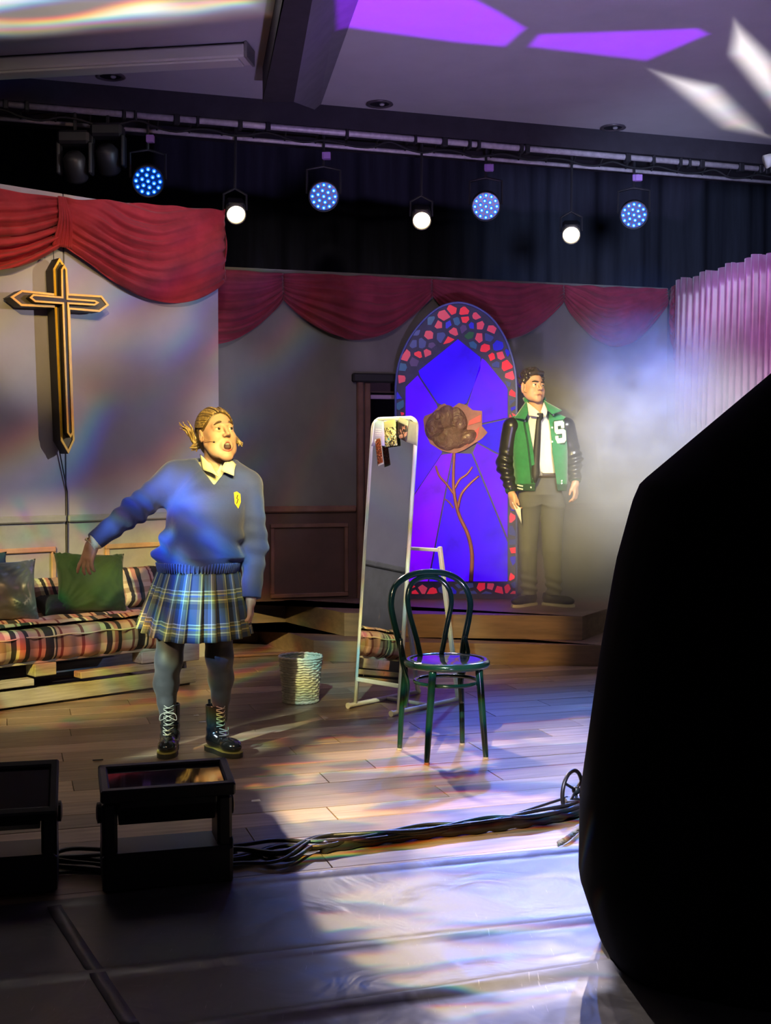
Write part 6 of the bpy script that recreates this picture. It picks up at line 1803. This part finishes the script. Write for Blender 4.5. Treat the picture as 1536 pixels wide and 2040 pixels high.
# ---- boots
M_BOOT = mat('boot_leather', (0.010, 0.011, 0.012), 0.16, spec=0.7, coat=0.4)
M_SOLE = mat('boot_sole', (0.030, 0.026, 0.018), 0.45)
M_WELT = mat('boot_welt', (0.30, 0.24, 0.06), 0.5)
M_LACE = mat('boot_lace', (0.22, 0.23, 0.20), 0.6)
def boot(pos, rz, nm='boot', hgt=0.235, sc=1.0):
    o = empty(nm); o.parent = girl; o.location = pos; o.rotation_euler = (0, 0, rz)
    def f(p):
        d = sd_seg(p, (0, 0.030, 0.075), (0, 0.038, hgt), 0.047, 0.050)
        d = smin(d, sd_seg(p, (0, 0.045, 0.058), (0, -0.085, 0.048), 0.037, 0.037), 0.035)
        d = smin(d, sd_ell(p, (0, -0.105, 0.050), (0.045, 0.060, 0.036)), 0.02)
        d = d + 0.0022 * np.sin(p[:, 2] * 130 + p[:, 1] * 40) * np.exp(-((p[:, 2] - 0.115) / 0.035) ** 2)
        d = np.maximum(d, p[:, 2] - hgt); d = np.maximum(d, 0.024 - p[:, 2])
        return smax(d, -sd_seg(p, (0, 0.038, hgt - 0.02), (0, 0.038, hgt + 0.06), 0.044), 0.003)
    up = sdf_obj('boot_upper', f, (-0.07, -0.19, 0.0), (0.07, 0.11, hgt + 0.02), 0.004, M_BOOT, o, smooth_it=1)
    foot = [(0.0, -0.172), (0.026, -0.162), (0.044, -0.135), (0.050, -0.100), (0.046, -0.05), (0.038, 0.0), (0.042, 0.045), (0.036, 0.085), (0.0, 0.098)]
    outl = foot + [(-x, y) for x, y in foot[-2:0:-1]]
    def slab(z0, z1, k_, nm_, m):
        n = len(outl); mb = MB(); mb.add([(x * k_, y * k_, z0) for x, y in outl] + [(x * k_, y * k_, z1) for x, y in outl], [tuple(range(n - 1, -1, -1)), tuple(range(n, 2 * n))] + [(i, (i + 1) % n, n + (i + 1) % n, n + i) for i in range(n)])
        return mb.build(nm_, m, o, angle=40)
    slab(0.0, 0.024, 1.0, 'sole', M_SOLE); slab(0.0242, 0.0285, 1.01, 'welt', M_WELT)
    mb = MB()
    for i in range(7):
        z = 0.092 + i * 0.021; yf = -0.028 if i > 1 else -0.060 + 0.02 * i
        y0 = -0.020 if i > 1 else -0.045
        for s in (-1, 1):
            mb.tube(spline([(s * 0.026, y0 + 0.008, z), (0, y0 - 0.014 + (0.0 if i > 1 else -0.012), z + 0.006), (-s * 0.026, y0 + 0.008, z + 0.016)], 4), 0.0026, 5)
    if rz < 0.4:
        for s in (-1, 1): mb.tube(spline([(0, -0.038, 0.20), (s * 0.035, -0.045, 0.195), (s * 0.040, -0.045, 0.165), (0.005 * s, -0.038, 0.18)], 5), 0.0022, 5)
    mb.build('laces', M_LACE, o, smooth=True)
    MB().bar((0, 0.088, hgt - 0.03), (0, 0.092, hgt + 0.018), 0.014, 0.004).build('heel_loop', M_BOOT, o)
    return o
b1 = G(334, 1497); b2 = G(440, 1483)
boot((b1[0], b1[1] + 0.050, 0.001), 0.06)
boot((b2[0] - 0.01, b2[1] + 0.030, 0.001), 0.72)
# ================================================================== the boy in the letterman jacket
BYd = 9.60
bq0 = PZ(1083, 1208, Z2 + 0.001)
boy = empty('person', tuple(bq0)); tag(boy, 'person in green letterman jacket, white shirt and dark tie, standing on the platform', 'person')
def B(px, py, dy=0.0): return P(px, py, bq0[1] + dy) - bq0
SC_B = 1.08
HB_ = B(1061, 771, 0.0)
Rb, inv_b, fwd_b = head_xf(HB_, math.radians(24), math.radians(5), math.radians(4), SC_B)
bsr, ber, bwr = B(1020, 850, 0.02), B(1006, 925, 0.06), B(1019, 982, -0.02)
bsl, bel, bwl = B(1127, 850, 0.02), B(1143, 915, 0.06), B(1146, 960, -0.02)
RBr = frame_from((0.12, -0.25, -1.0), (0.85, 0.35, 0.0)); RBl = frame_from((0.02, -0.15, -1.0), (-0.85, 0.45, 0.0))
def boy_body(p):
    d = head_sdf(inv_b(p), 0.0, None, 1.15, 1.28, 0.98, 0.006) * SC_B
    d = smin(d, sd_seg(p, B(1073, 838, 0.03), B(1066, 795, 0.015), 0.062, 0.058), 0.02)
    d = smin(d, sd_seg(p, B(1035, 850, 0.05), B(1115, 850, 0.05), 0.050), 0.03)
    d = smin(d, torso_sdf(p, [(0.95, B(1078, 960)[0], 0.04, 0.12, 0.06), (1.2, B(1074, 900)[0], 0.04, 0.14, 0.07), (1.36, B(1074, 850)[0], 0.05, 0.14, 0.04)]), 0.04)
    for sh, el, wr in ((bsr, ber, bwr), (bsl, bel, bwl)):
        d = smin(d, sd_chain(p, [sh, el, wr], [0.045, 0.036, 0.027], 0.02), 0.02)
    d = smin(d, hand_sdf(p, bwr, RBr, (0.75, 0.85, 0.9, 0.95), 0.04, (0.1, -0.2), 1, 1.06), 0.008)
    d = smin(d, hand_sdf(p, bwl, RBl, (0.45, 0.5, 0.55, 0.6), 0.05, (0.35, 0.1), -1, 1.06), 0.008)
    return d
sdf_obj('body', boy_body, (-0.40, -0.26, 0.66), (0.36, 0.22, 1.84), 0.0046, M_SKIN2, boy, smooth_it=1)
M_BROWB = mat('brow_dark', (0.04, 0.025, 0.015), 0.6)
face_parts(boy, fwd_b, SC_B, [(0.010, -0.0985, 0.0215), (0.022, -0.0985, 0.0225), (0.038, -0.090, 0.0255), (0.050, -0.073, 0.021)], (0.012, 0, 0.006), 0.0, None, lipcol=mat('lips_boy', (0.36, 0.15, 0.11), 0.5), browcol=M_BROWB, fr=0.006, bw=0.0058)
rr = random.Random(17)
curls = []
for i in range(170):
    a, t = rr.uniform(0, 2 * math.pi), rr.uniform(0.0, 1.0)
    th = math.acos(1 - 1.25 * t)
    c_ = np.array([0.080 * math.sin(th) * math.cos(a), 0.020 + 0.098 * math.sin(th) * math.sin(a), 0.040 + 0.094 * math.cos(th)])
    if c_[1] < -0.045 and c_[2] < 0.092: continue
    if c_[1] < -0.01 and c_[2] < 0.03: continue
    curls.append((c_, rr.uniform(0.012, 0.019)))
for x in np.linspace(-0.055, 0.045, 9): curls.append((np.array([x, -0.070 + 0.35 * abs(x), 0.093 + 0.12 * x]), 0.017))
def boy_hair(p):
    q = inv_b(p)
    d = sd_ell(q, (0, 0.024, 0.044), (0.079, 0.096, 0.090))
    n = np.array([0, -0.80, -0.60], np.float32)
    hl = (q - np.array([0, -0.060, 0.078], np.float32)) @ n
    d = smax(d, hl - 0.022 * np.clip(np.abs(q[:, 0]) / 0.07, 0, 1) ** 3, 0.006)
    for c_, r_ in curls:
        e = np.sqrt(((q - c_.astype(np.float32)) ** 2).sum(1)) - r_
        d = smin(d, e, 0.006)
    ear = np.minimum(sd_ell(q, (0.088, -0.006, -0.012), (0.022, 0.030, 0.036)), sd_ell(q, (-0.088, -0.006, -0.012), (0.022, 0.030, 0.036)))
    return smax(d, -ear, 0.005) * SC_B
def hair_b(k, vec, b):
    f = k.noise(vec, 55, 3, 0.6, 1.5)
    return k.ramp(f, [(0.35, (0.012, 0.009, 0.007)), (0.7, (0.075, 0.058, 0.045))])
sdf_obj('hair', boy_hair, HB_ - 0.17, HB_ + 0.18, 0.0038, mat('hair_dark_curls', build=hair_b, rough=0.30, spec=0.7), boy)
mic = MB().tube([fwd_b(p) for p in spline([(-0.082, 0.0, -0.030), (-0.074, -0.025, -0.050), (-0.060, -0.055, -0.058)], 5)], 0.002, 5).build('headset_boom', MATS['mic_tan'], boy, smooth=True)
MB().sphere(fwd_b((-0.058, -0.058, -0.058)), 0.006, 8, 6).build('mic_tip', mat('mic_pink', (0.7, 0.45, 0.4), 0.5), mic, smooth=True)

# ---- shirt and tie
def bxx(px): return B(px, 900)[0]
ZJ = B(1078, 978)[2]
lv_b = [(ZJ, bxx(1079), 0.030, 0.196, 0.120), (ZJ + 0.06, bxx(1078), 0.028, 0.205, 0.132), (1.10, bxx(1077), 0.028, 0.212, 0.138), (1.25, bxx(1075), 0.030, 0.216, 0.140), (1.36, bxx(1074), 0.032, 0.215, 0.130), (1.44, bxx(1073), 0.036, 0.185, 0.105), (1.50, bxx(1072), 0.040, 0.11, 0.080)]
M_SHIRTB = mat('shirt_white', (0.78, 0.76, 0.66), 0.7, vary=0.05, scale=10)
def shirt(p):
    d = torso_sdf(p, [(B(1078, 948)[2], bxx(1080), 0.030, 0.150, 0.098)] + [(z, cx, cy_, hx - 0.040, hy - 0.030) for z, cx, cy_, hx, hy in lv_b[2:]], 2.2)
    d = smin(d, sd_seg(p, B(1073, 862, 0.01), B(1068, 812, 0.02), 0.078, 0.067), 0.05)
    d = d + 0.004 * np.sin(p[:, 0] * 85 + 2 * np.sin(p[:, 2] * 12)) * (p[:, 2] < 1.30)
    d = smax(d, -sd_seg(p, B(1070, 838, 0.04), B(1066, 790, 0.0), 0.046, 0.066), 0.005)
    zk, xk = B(1076, 826)[2], B(1076, 826)[0]
    d = smax(d, -np.maximum(np.abs(p[:, 0] - xk + 0.25 * (p[:, 2] - zk)) - (p[:, 2] - zk) * 0.62, p[:, 1] + 0.0), 0.004)
    return d
sdf_obj('shirt', shirt, (-0.25, -0.16, ZJ + 0.02), (0.25, 0.2, 1.58), 0.005, M_SHIRTB, boy, smooth_it=1)
def flapb(pts, m, nm, bow=0.012, th=0.005):
    q = [np.array(B(*p)) for p in pts]
    return MB().grid(lambda u, v: tuple(lerp(lerp(q[0], q[1], u), lerp(q[3], q[2], u), v) + np.array([0, -bow * math.sin(math.pi * u), 0])), 8, 6).build(nm, m, boy, smooth=True, solid=th)
flapb([(1050, 801, -0.04), (1075, 822, -0.105), (1073, 831, -0.125), (1054, 828, -0.100)], M_SHIRTB, 'shirt_collar')
flapb([(1083, 801, -0.050), (1077, 821, -0.105), (1087, 831, -0.118), (1090, 818, -0.080)], M_SHIRTB, 'shirt_collar')
M_TIE = mat('tie_charcoal', (0.018, 0.019, 0.022), 0.6)
def shirt_y(px, py): 
    ys = np.linspace(-0.3, 0.1, 120); pts = np.array([B(px, py, y) for y in ys], np.float32); v = shirt(pts); i = int(np.argmax(v < 0)); return ys[i]
tie_c = [(1076, 823, 0.022), (1076, 832, 0.022), (1073, 838, 0.017), (1071, 870, 0.021), (1069, 900, 0.025), (1067, 925, 0.028), (1067, 945, 0.030), (1066, 962, 0.006)]
mb = MB(); vs = []
for px, py, w_ in tie_c:
    yy = min(shirt_y(px, py) if 825 < py < 945 else -0.12, -0.085) - 0.012
    c_ = B(px, py, yy); vs += [c_ + np.array([-w_, 0.003, 0]), c_ + np.array([0, -0.006, 0]), c_ + np.array([w_, 0.003, 0])]
mb.add(vs, [(3 * i + j, 3 * i + j + 1, 3 * i + j + 4, 3 * i + j + 3) for i in range(len(tie_c) - 1) for j in (0, 1)])
mb.build('tie', M_TIE, boy, smooth=True, solid=-0.006)

# ---- jacket
def green_col(k, vec, b):
    f = k.noise(vec, 30, 4, 0.6); return k.ramp(f, [(0.3, (0.015, 0.150, 0.055)), (0.7, (0.022, 0.205, 0.080))])
M_GREEN = mat('wool_green', build=green_col, rough=0.9, sheen=0.3)
M_DGREEN = mat('rib_dark_green', (0.008, 0.055, 0.030), 0.85, vary=0.2, scale=30)
M_LEATHER = mat('sleeve_leather', (0.014, 0.014, 0.015), 0.30, spec=0.6, vary=0.3, bump=0.1, bscale=30)
op_l = [(1.62, 1046), (1.50, 1049), (1.36, 1053), (1.20, 1060), (1.02, 1064), (0.80, 1064)]
op_r = [(1.62, 1084), (1.50, 1090), (1.36, 1094), (1.20, 1097), (1.02, 1104), (0.80, 1112)]
zl = np.array([q[0] for q in op_l][::-1]); xl_ = np.array([bxx(q[1]) for q in op_l][::-1]); xr_ = np.array([bxx(q[1]) for q in op_r][::-1])
def boy_open(p, k_=0.0):
    a = np.interp(p[:, 2], zl, xl_).astype(np.float32); b = np.interp(p[:, 2], zl, xr_).astype(np.float32)
    return np.maximum(np.maximum(a - p[:, 0], p[:, 0] - b) - k_, p[:, 1] - 0.01)
vn_b = vnoise(81)
def jacket_full(p):
    d = torso_sdf(p, lv_b, 2.4)
    d = smin(d, sd_seg(p, B(1050, 832, 0.04), B(1022, 848, 0.03), 0.055, 0.066), 0.03)
    d = smin(d, sd_seg(p, B(1095, 832, 0.04), B(1124, 848, 0.03), 0.055, 0.064), 0.03)
    ph = vn_b(p[:, 0] * 16, p[:, 1] * 12, p[:, 2] * 9).astype(np.float32)
    d = d + 0.006 * ph + 0.005 * np.sin(p[:, 0] * 70 + 3 * ph) * np.exp(-((p[:, 2] - ZJ - 0.07) / 0.07) ** 2)
    return d
def jacket(p):
    d = jacket_full(p)
    inner = jacket_full(p) + 0.014
    d = smax(d, -boy_open(p), 0.004)
    d = smax(d, -sd_seg(p, B(1072, 850, 0.02), B(1066, 780, 0.01), 0.075, 0.080), 0.01)
    d = np.maximum(d, ZJ + 0.0 - p[:, 2])
    d = smax(d, -np.maximum(inner, -(p[:, 1] - 0.0) - 0.2), 0.003)
    return d
sdf_obj('jacket_body', jacket, (-0.32, -0.22, ZJ - 0.02), (0.32, 0.22, 1.60), 0.0050, [M_GREEN, M_DGREEN], boy, lambda c: (c[:, 2] < ZJ + 0.055).astype(int), smooth_it=1)
def sleeve(sh, el, wr, seed, nm):
    n_ = vnoise(seed); cu = wr + (el - wr) * 0.08
    dr = ((cu - el) / np.linalg.norm(cu - el)).astype(np.float32)
    def f(p):
        d = sd_chain(p, [sh, el, cu], [0.074, 0.066, 0.046], 0.03)
        s_ = along(p, sh, wr); ph = n_(p[:, 0] * 25, p[:, 1] * 25, p[:, 2] * 25).astype(np.float32)
        d = d + 0.0085 * np.sin(s_ * 46 + 4.5 * ph) * np.exp(-((s_ - 0.70) / 0.26) ** 2) + 0.004 * ph
        return np.maximum(d, ((p - cu.astype(np.float32)) @ dr) - 0.008)
    lo = np.minimum(np.minimum(sh, el), wr) - 0.10; hi = np.maximum(np.maximum(sh, el), wr) + 0.10
    o = sdf_obj(nm, f, lo, hi, 0.0050, M_LEATHER, boy, smooth_it=1)
    MB().tube([cu - dr * 0.012, cu + dr * 0.016], [0.047, 0.040], 16).build('cuff', M_DGREEN, o, smooth=True)
    return o
sleeve(bsr, ber, bwr, 91, 'sleeve'); sleeve(bsl, bel, bwl, 92, 'sleeve')
flapb([(1050, 799, 0.0), (1052, 824, -0.100), (1046, 836, -0.125), (1026, 833, -0.060)], M_GREEN, 'jacket_collar', 0.016, 0.008)
flapb([(1083, 799, -0.01), (1091, 818, -0.090), (1100, 826, -0.110), (1119, 819, -0.035)], M_GREEN, 'jacket_collar', 0.012, 0.008)
MB().tube([B(x, y, dy) for x, y, dy in ((1050, 801, -0.01), (1045, 795, 0.06), (1066, 792, 0.10), (1085, 795, 0.06), (1083, 801, -0.01))], 0.016, 8).build('collar_stand', M_GREEN, boy, smooth=True)
def jy(px, py, fn=jacket):
    ys = np.linspace(-0.3, 0.1, 160); pts = np.array([B(px, py, y) for y in ys], np.float32); v = fn(pts)
    return ys[int(np.argmax(v < 0))] if (v < 0).any() else -0.12
# placket line, snaps, hem stripes
mb = MB()
MB().tube([B(x, y, jy(x, y) - 0.002) for x, y in spline([(1044, 842), (1051, 880), (1056, 920), (1060, 962)], 6)], 0.0075, 6).build('jacket_fold', M_DGREEN, boy, smooth=True)
for px, py in ((1102, 827), (1100, 852), (1100, 880), (1119, 958), (1119, 963), (1046, 839), (1061, 953), (1058, 971)):
    MB().sphere(B(px, py, jy(px, py) - 0.001), (0.008, 0.005, 0.008), 8, 6).build('snap', mat('snap_white', (0.8, 0.8, 0.75), 0.3), boy, smooth=True)
for dy_ in (966, 972):
    MB().tube([B(x, dy_ + (x - 1030) * 0.25, jy(x, dy_ + (x - 1030) * 0.25) - 0.001) for x in (1031, 1034, 1038, 1042)], 0.0065, 6).build('hem_stripe', M_SHIRTB, boy, smooth=True)
# varsity letter S: slab-serif block with a dark edge
S_out = [(0.0, 1.0), (0.78, 1.0), (0.80, 0.93), (0.88, 0.93), (0.88, 0.66), (0.60, 0.66), (0.60, 0.78), (0.30, 0.78), (0.30, 0.62), (0.80, 0.62), (1.0, 0.52), (1.0, 0.10), (0.84, 0.0), (0.14, 0.0), (0.13, 0.06), (0.04, 0.06), (0.04, 0.34), (0.32, 0.34), (0.32, 0.22), (0.68, 0.22), (0.68, 0.42), (0.16, 0.42), (0.0, 0.54), (0.0, 0.88)]
def s_pt(x, z, off):
    px = 1104 + 22 * x + 2.0 * (1 - z); py = 884 - 44 * z - 3 * x
    return B(px, py, jy(1116, 862) + 0.010 * (x - 0.4) - off)
def letter(poly, off0, off1, m, nm, parent):
    n = len(poly); q = [s_pt(x, z, off1) for x, z in poly] + [s_pt(x, z, off0) for x, z in poly]
    return MB().add(q, [tuple(range(n)), tuple(range(2 * n - 1, n - 1, -1))] + [(i, n + i, n + (i + 1) % n, (i + 1) % n) for i in range(n)]).build(nm, m, parent)
cS = (0.5, 0.5)
def fat(poly, k_):
    out = []; n = len(poly)
    for i in range(n):
        a, b, c_ = np.array(poly[i - 1]), np.array(poly[i]), np.array(poly[(i + 1) % n])
        d1 = (b - a) / np.linalg.norm(b - a); d2 = (c_ - b) / np.linalg.norm(c_ - b)
        m_ = np.array([-d1[1], d1[0]]) + np.array([-d2[1], d2[0]]); m_ = m_ / max(0.5, np.linalg.norm(m_))
        out.append(tuple(b + m_ * k_))
    return out
ls = letter(fat(S_out, 0.075), -0.004, 0.010, M_DGREEN, 'letter_patch', boy)
letter(S_out, 0.0102, 0.016, mat('letter_cream', (0.80, 0.74, 0.50), 0.8), 'letter_s', ls)

# ---- trousers, belt, shoes
M_TROU = mat('trousers_grey', (0.085, 0.085, 0.085), 0.8, vary=0.1, scale=20)
hipz = B(1078, 985)[2]
vn_t = vnoise(101)
def trous(p):
    d = torso_sdf(p, [(hipz - 0.07, bxx(1077), 0.035, 0.155, 0.085), (hipz, bxx(1078), 0.032, 0.165, 0.110), (B(1078, 946)[2], bxx(1081), 0.030, 0.148, 0.098)], 2.2)
    L = sd_chain(p, [B(1054, 1010, 0.03), B(1052, 1095, 0.02), B(1054, 1180, 0.05)], [0.096, 0.070, 0.062], 0.02)
    R = sd_chain(p, [B(1100, 1010, 0.03), B(1099, 1095, 0.02), B(1104, 1180, 0.05)], [0.098, 0.074, 0.060], 0.02)
    ph = vn_t(p[:, 0] * 12, p[:, 1] * 12, p[:, 2] * 14).astype(np.float32)
    lg = np.minimum(L, R)
    lg = lg + 0.008 * np.sin(p[:, 2] * 95 + 5 * ph + 25 * p[:, 0]) * np.exp(-((p[:, 2] - 0.15) / 0.09) ** 2) + 0.006 * ph
    d = smin(d, lg, 0.06)
    return np.maximum(d, B(1078, 1186)[2] - p[:, 2])
sdf_obj('trousers', trous, (-0.28, -0.16, 0.03), (0.26, 0.22, 1.06), 0.0055, M_TROU, boy, smooth_it=1)
def beltf(u, v):
    a = 2 * math.pi * u; ca, sa = math.cos(a), math.sin(a); e = 2 / 2.2
    return (bxx(1081) + 0.154 * math.copysign(abs(ca) ** e, ca), 0.030 + 0.104 * math.copysign(abs(sa) ** e, sa), B(1078, 950)[2] + 0.035 * (v - 0.5) + 0.012)
bl_o = MB().grid(beltf, 40, 2, closed_u=True).build('belt', mat('belt_brown', (0.05, 0.03, 0.02), 0.4), boy, smooth=True, solid=0.004)
MB().box(B(1075, 944, -0.085), (0.045, 0.008, 0.032), ch=0.003).build('buckle', mat('buckle', (0.7, 0.66, 0.5), 0.25, metal=0.8), bl_o)
M_SHOE = mat('shoe_black', (0.012, 0.013, 0.018), 0.6)
M_SHSOLE = mat('shoe_sole', (0.45, 0.42, 0.32), 0.6)
def shoe(pos, rz):
    o = empty('shoe'); o.parent = boy; o.location = pos; o.rotation_euler = (0, 0, rz)
    def f(p):
        d = sd_seg(p, (0, 0.055, 0.055), (0, -0.11, 0.045), 0.040, 0.036)
        d = smin(d, sd_ell(p, (0, -0.125, 0.045), (0.045, 0.062, 0.032)), 0.02)
        d = smin(d, sd_seg(p, (0, 0.045, 0.06), (0, 0.045, 0.095), 0.042), 0.03)
        return np.maximum(np.maximum(d, 0.020 - p[:, 2]), p[:, 2] - 0.10)
    sdf_obj('shoe_upper', f, (-0.07, -0.21, 0), (0.07, 0.12, 0.12), 0.0045, M_SHOE, o, smooth_it=1)
    foot = [(0.0, -0.190), (0.026, -0.180), (0.044, -0.150), (0.050, -0.105), (0.045, -0.05), (0.038, 0.0), (0.042, 0.05), (0.036, 0.088), (0.0, 0.10)]
    outl = foot + [(-x, y) for x, y in foot[-2:0:-1]]; n = len(outl)
    MB().add([(x, y, 0.0) for x, y in outl] + [(x, y, 0.021) for x, y in outl], [tuple(range(n - 1, -1, -1)), tuple(range(n, 2 * n))] + [(i, (i + 1) % n, n + (i + 1) % n, n + i) for i in range(n)]).build('sole', M_SHSOLE, o, angle=40)
    mb = MB()
    for i in range(4): mb.tube([(-0.020, -0.055 + i * 0.022, 0.081 + i * 0.007), (0, -0.058 + i * 0.022, 0.088 + i * 0.007), (0.020, -0.055 + i * 0.022, 0.081 + i * 0.007)], 0.0026, 5)
    mb.build('laces', MATS['boot_lace'], o, smooth=True)
q = B(1052, 1197); shoe((q[0], 0.055, 0.0), -0.75)
q = B(1105, 1197); shoe((q[0], 0.055, 0.0), 0.85)
# folded letter in his right hand
M_PAPER = mat('paper_white', (0.75, 0.74, 0.72), 0.7)
lq = [P(x, y, bq0[1] + dy) for x, y, dy in ((1020, 1000, -0.07), (1037, 1012, -0.10), (1039, 1044, -0.09), (1029, 1022, -0.06))]
lc = sum(lq) / 4
o = MB().grid(lambda u, v: tuple(lerp(lerp(lq[0], lq[1], u), lerp(lq[3], lq[2], u), v) - lc + np.array([0, 0.006 * math.sin(u * 3), 0])), 6, 6).build('folded_letter', M_PAPER, None, smooth=True, solid=0.0015); o.location = lc
tag(o, 'small folded white letter held low in the hand of the person in green', 'letter')
# ================================================================== stage smoke drifting in from the right
SX0, SX1, SY0, SY1, SZ0, SZ1 = -0.6, 3.1, 9.0, 12.2, 0.34, 3.2
sm = bpy.data.materials.new('stage_smoke'); sm.use_nodes = True
k = NT(sm.node_tree); sm.node_tree.nodes.clear()
out = k.n('ShaderNodeOutputMaterial'); vs_ = k.n('ShaderNodeVolumeScatter'); k.l(vs_.outputs[0], out.inputs['Volume'])
pos = k.n('ShaderNodeNewGeometry').outputs['Position']
x, y, z = k.sep(pos)
big = k.noise(pos, 1.15, 3, 0.55, 0.6); fine = k.noise(pos, 3.6, 3, 0.6, 0.5)
# plume: thick low on the right, thinning to the left and upwards
px_ = k.sstep(k.math('ADD', x, k.math('MULTIPLY', z, -0.12)), 0.55, 2.1)
pz_ = k.sstep(z, 2.7, 1.0)
n_ = k.sstep(k.math('MULTIPLY_ADD', fine, 0.55, big), 0.60, 0.90)
plume = k.math('MULTIPLY', k.math('MULTIPLY', px_, pz_), k.math('MULTIPLY_ADD', n_, 1.0, 0.12))
den = k.math('MULTIPLY_ADD', plume, 2.6, k.math('MULTIPLY', k.math('MULTIPLY', k.sstep(x, 0.0, 3.0), k.sstep(z, 3.15, 2.3)), 0.008))
k.l(den, vs_.inputs['Density']); vs_.inputs['Color'].default_value = (0.93, 0.95, 1.0, 1); vs_.inputs['Anisotropy'].default_value = 0.15
smk = MB().box(((SX0 + SX1) / 2, (SY0 + SY1) / 2, (SZ0 + SZ1) / 2), (SX1 - SX0, SY1 - SY0, SZ1 - SZ0)).build('stage_smoke', sm)
tag(smk, 'pale drifting stage smoke in front of the right back corner', 'smoke', kind='stuff')
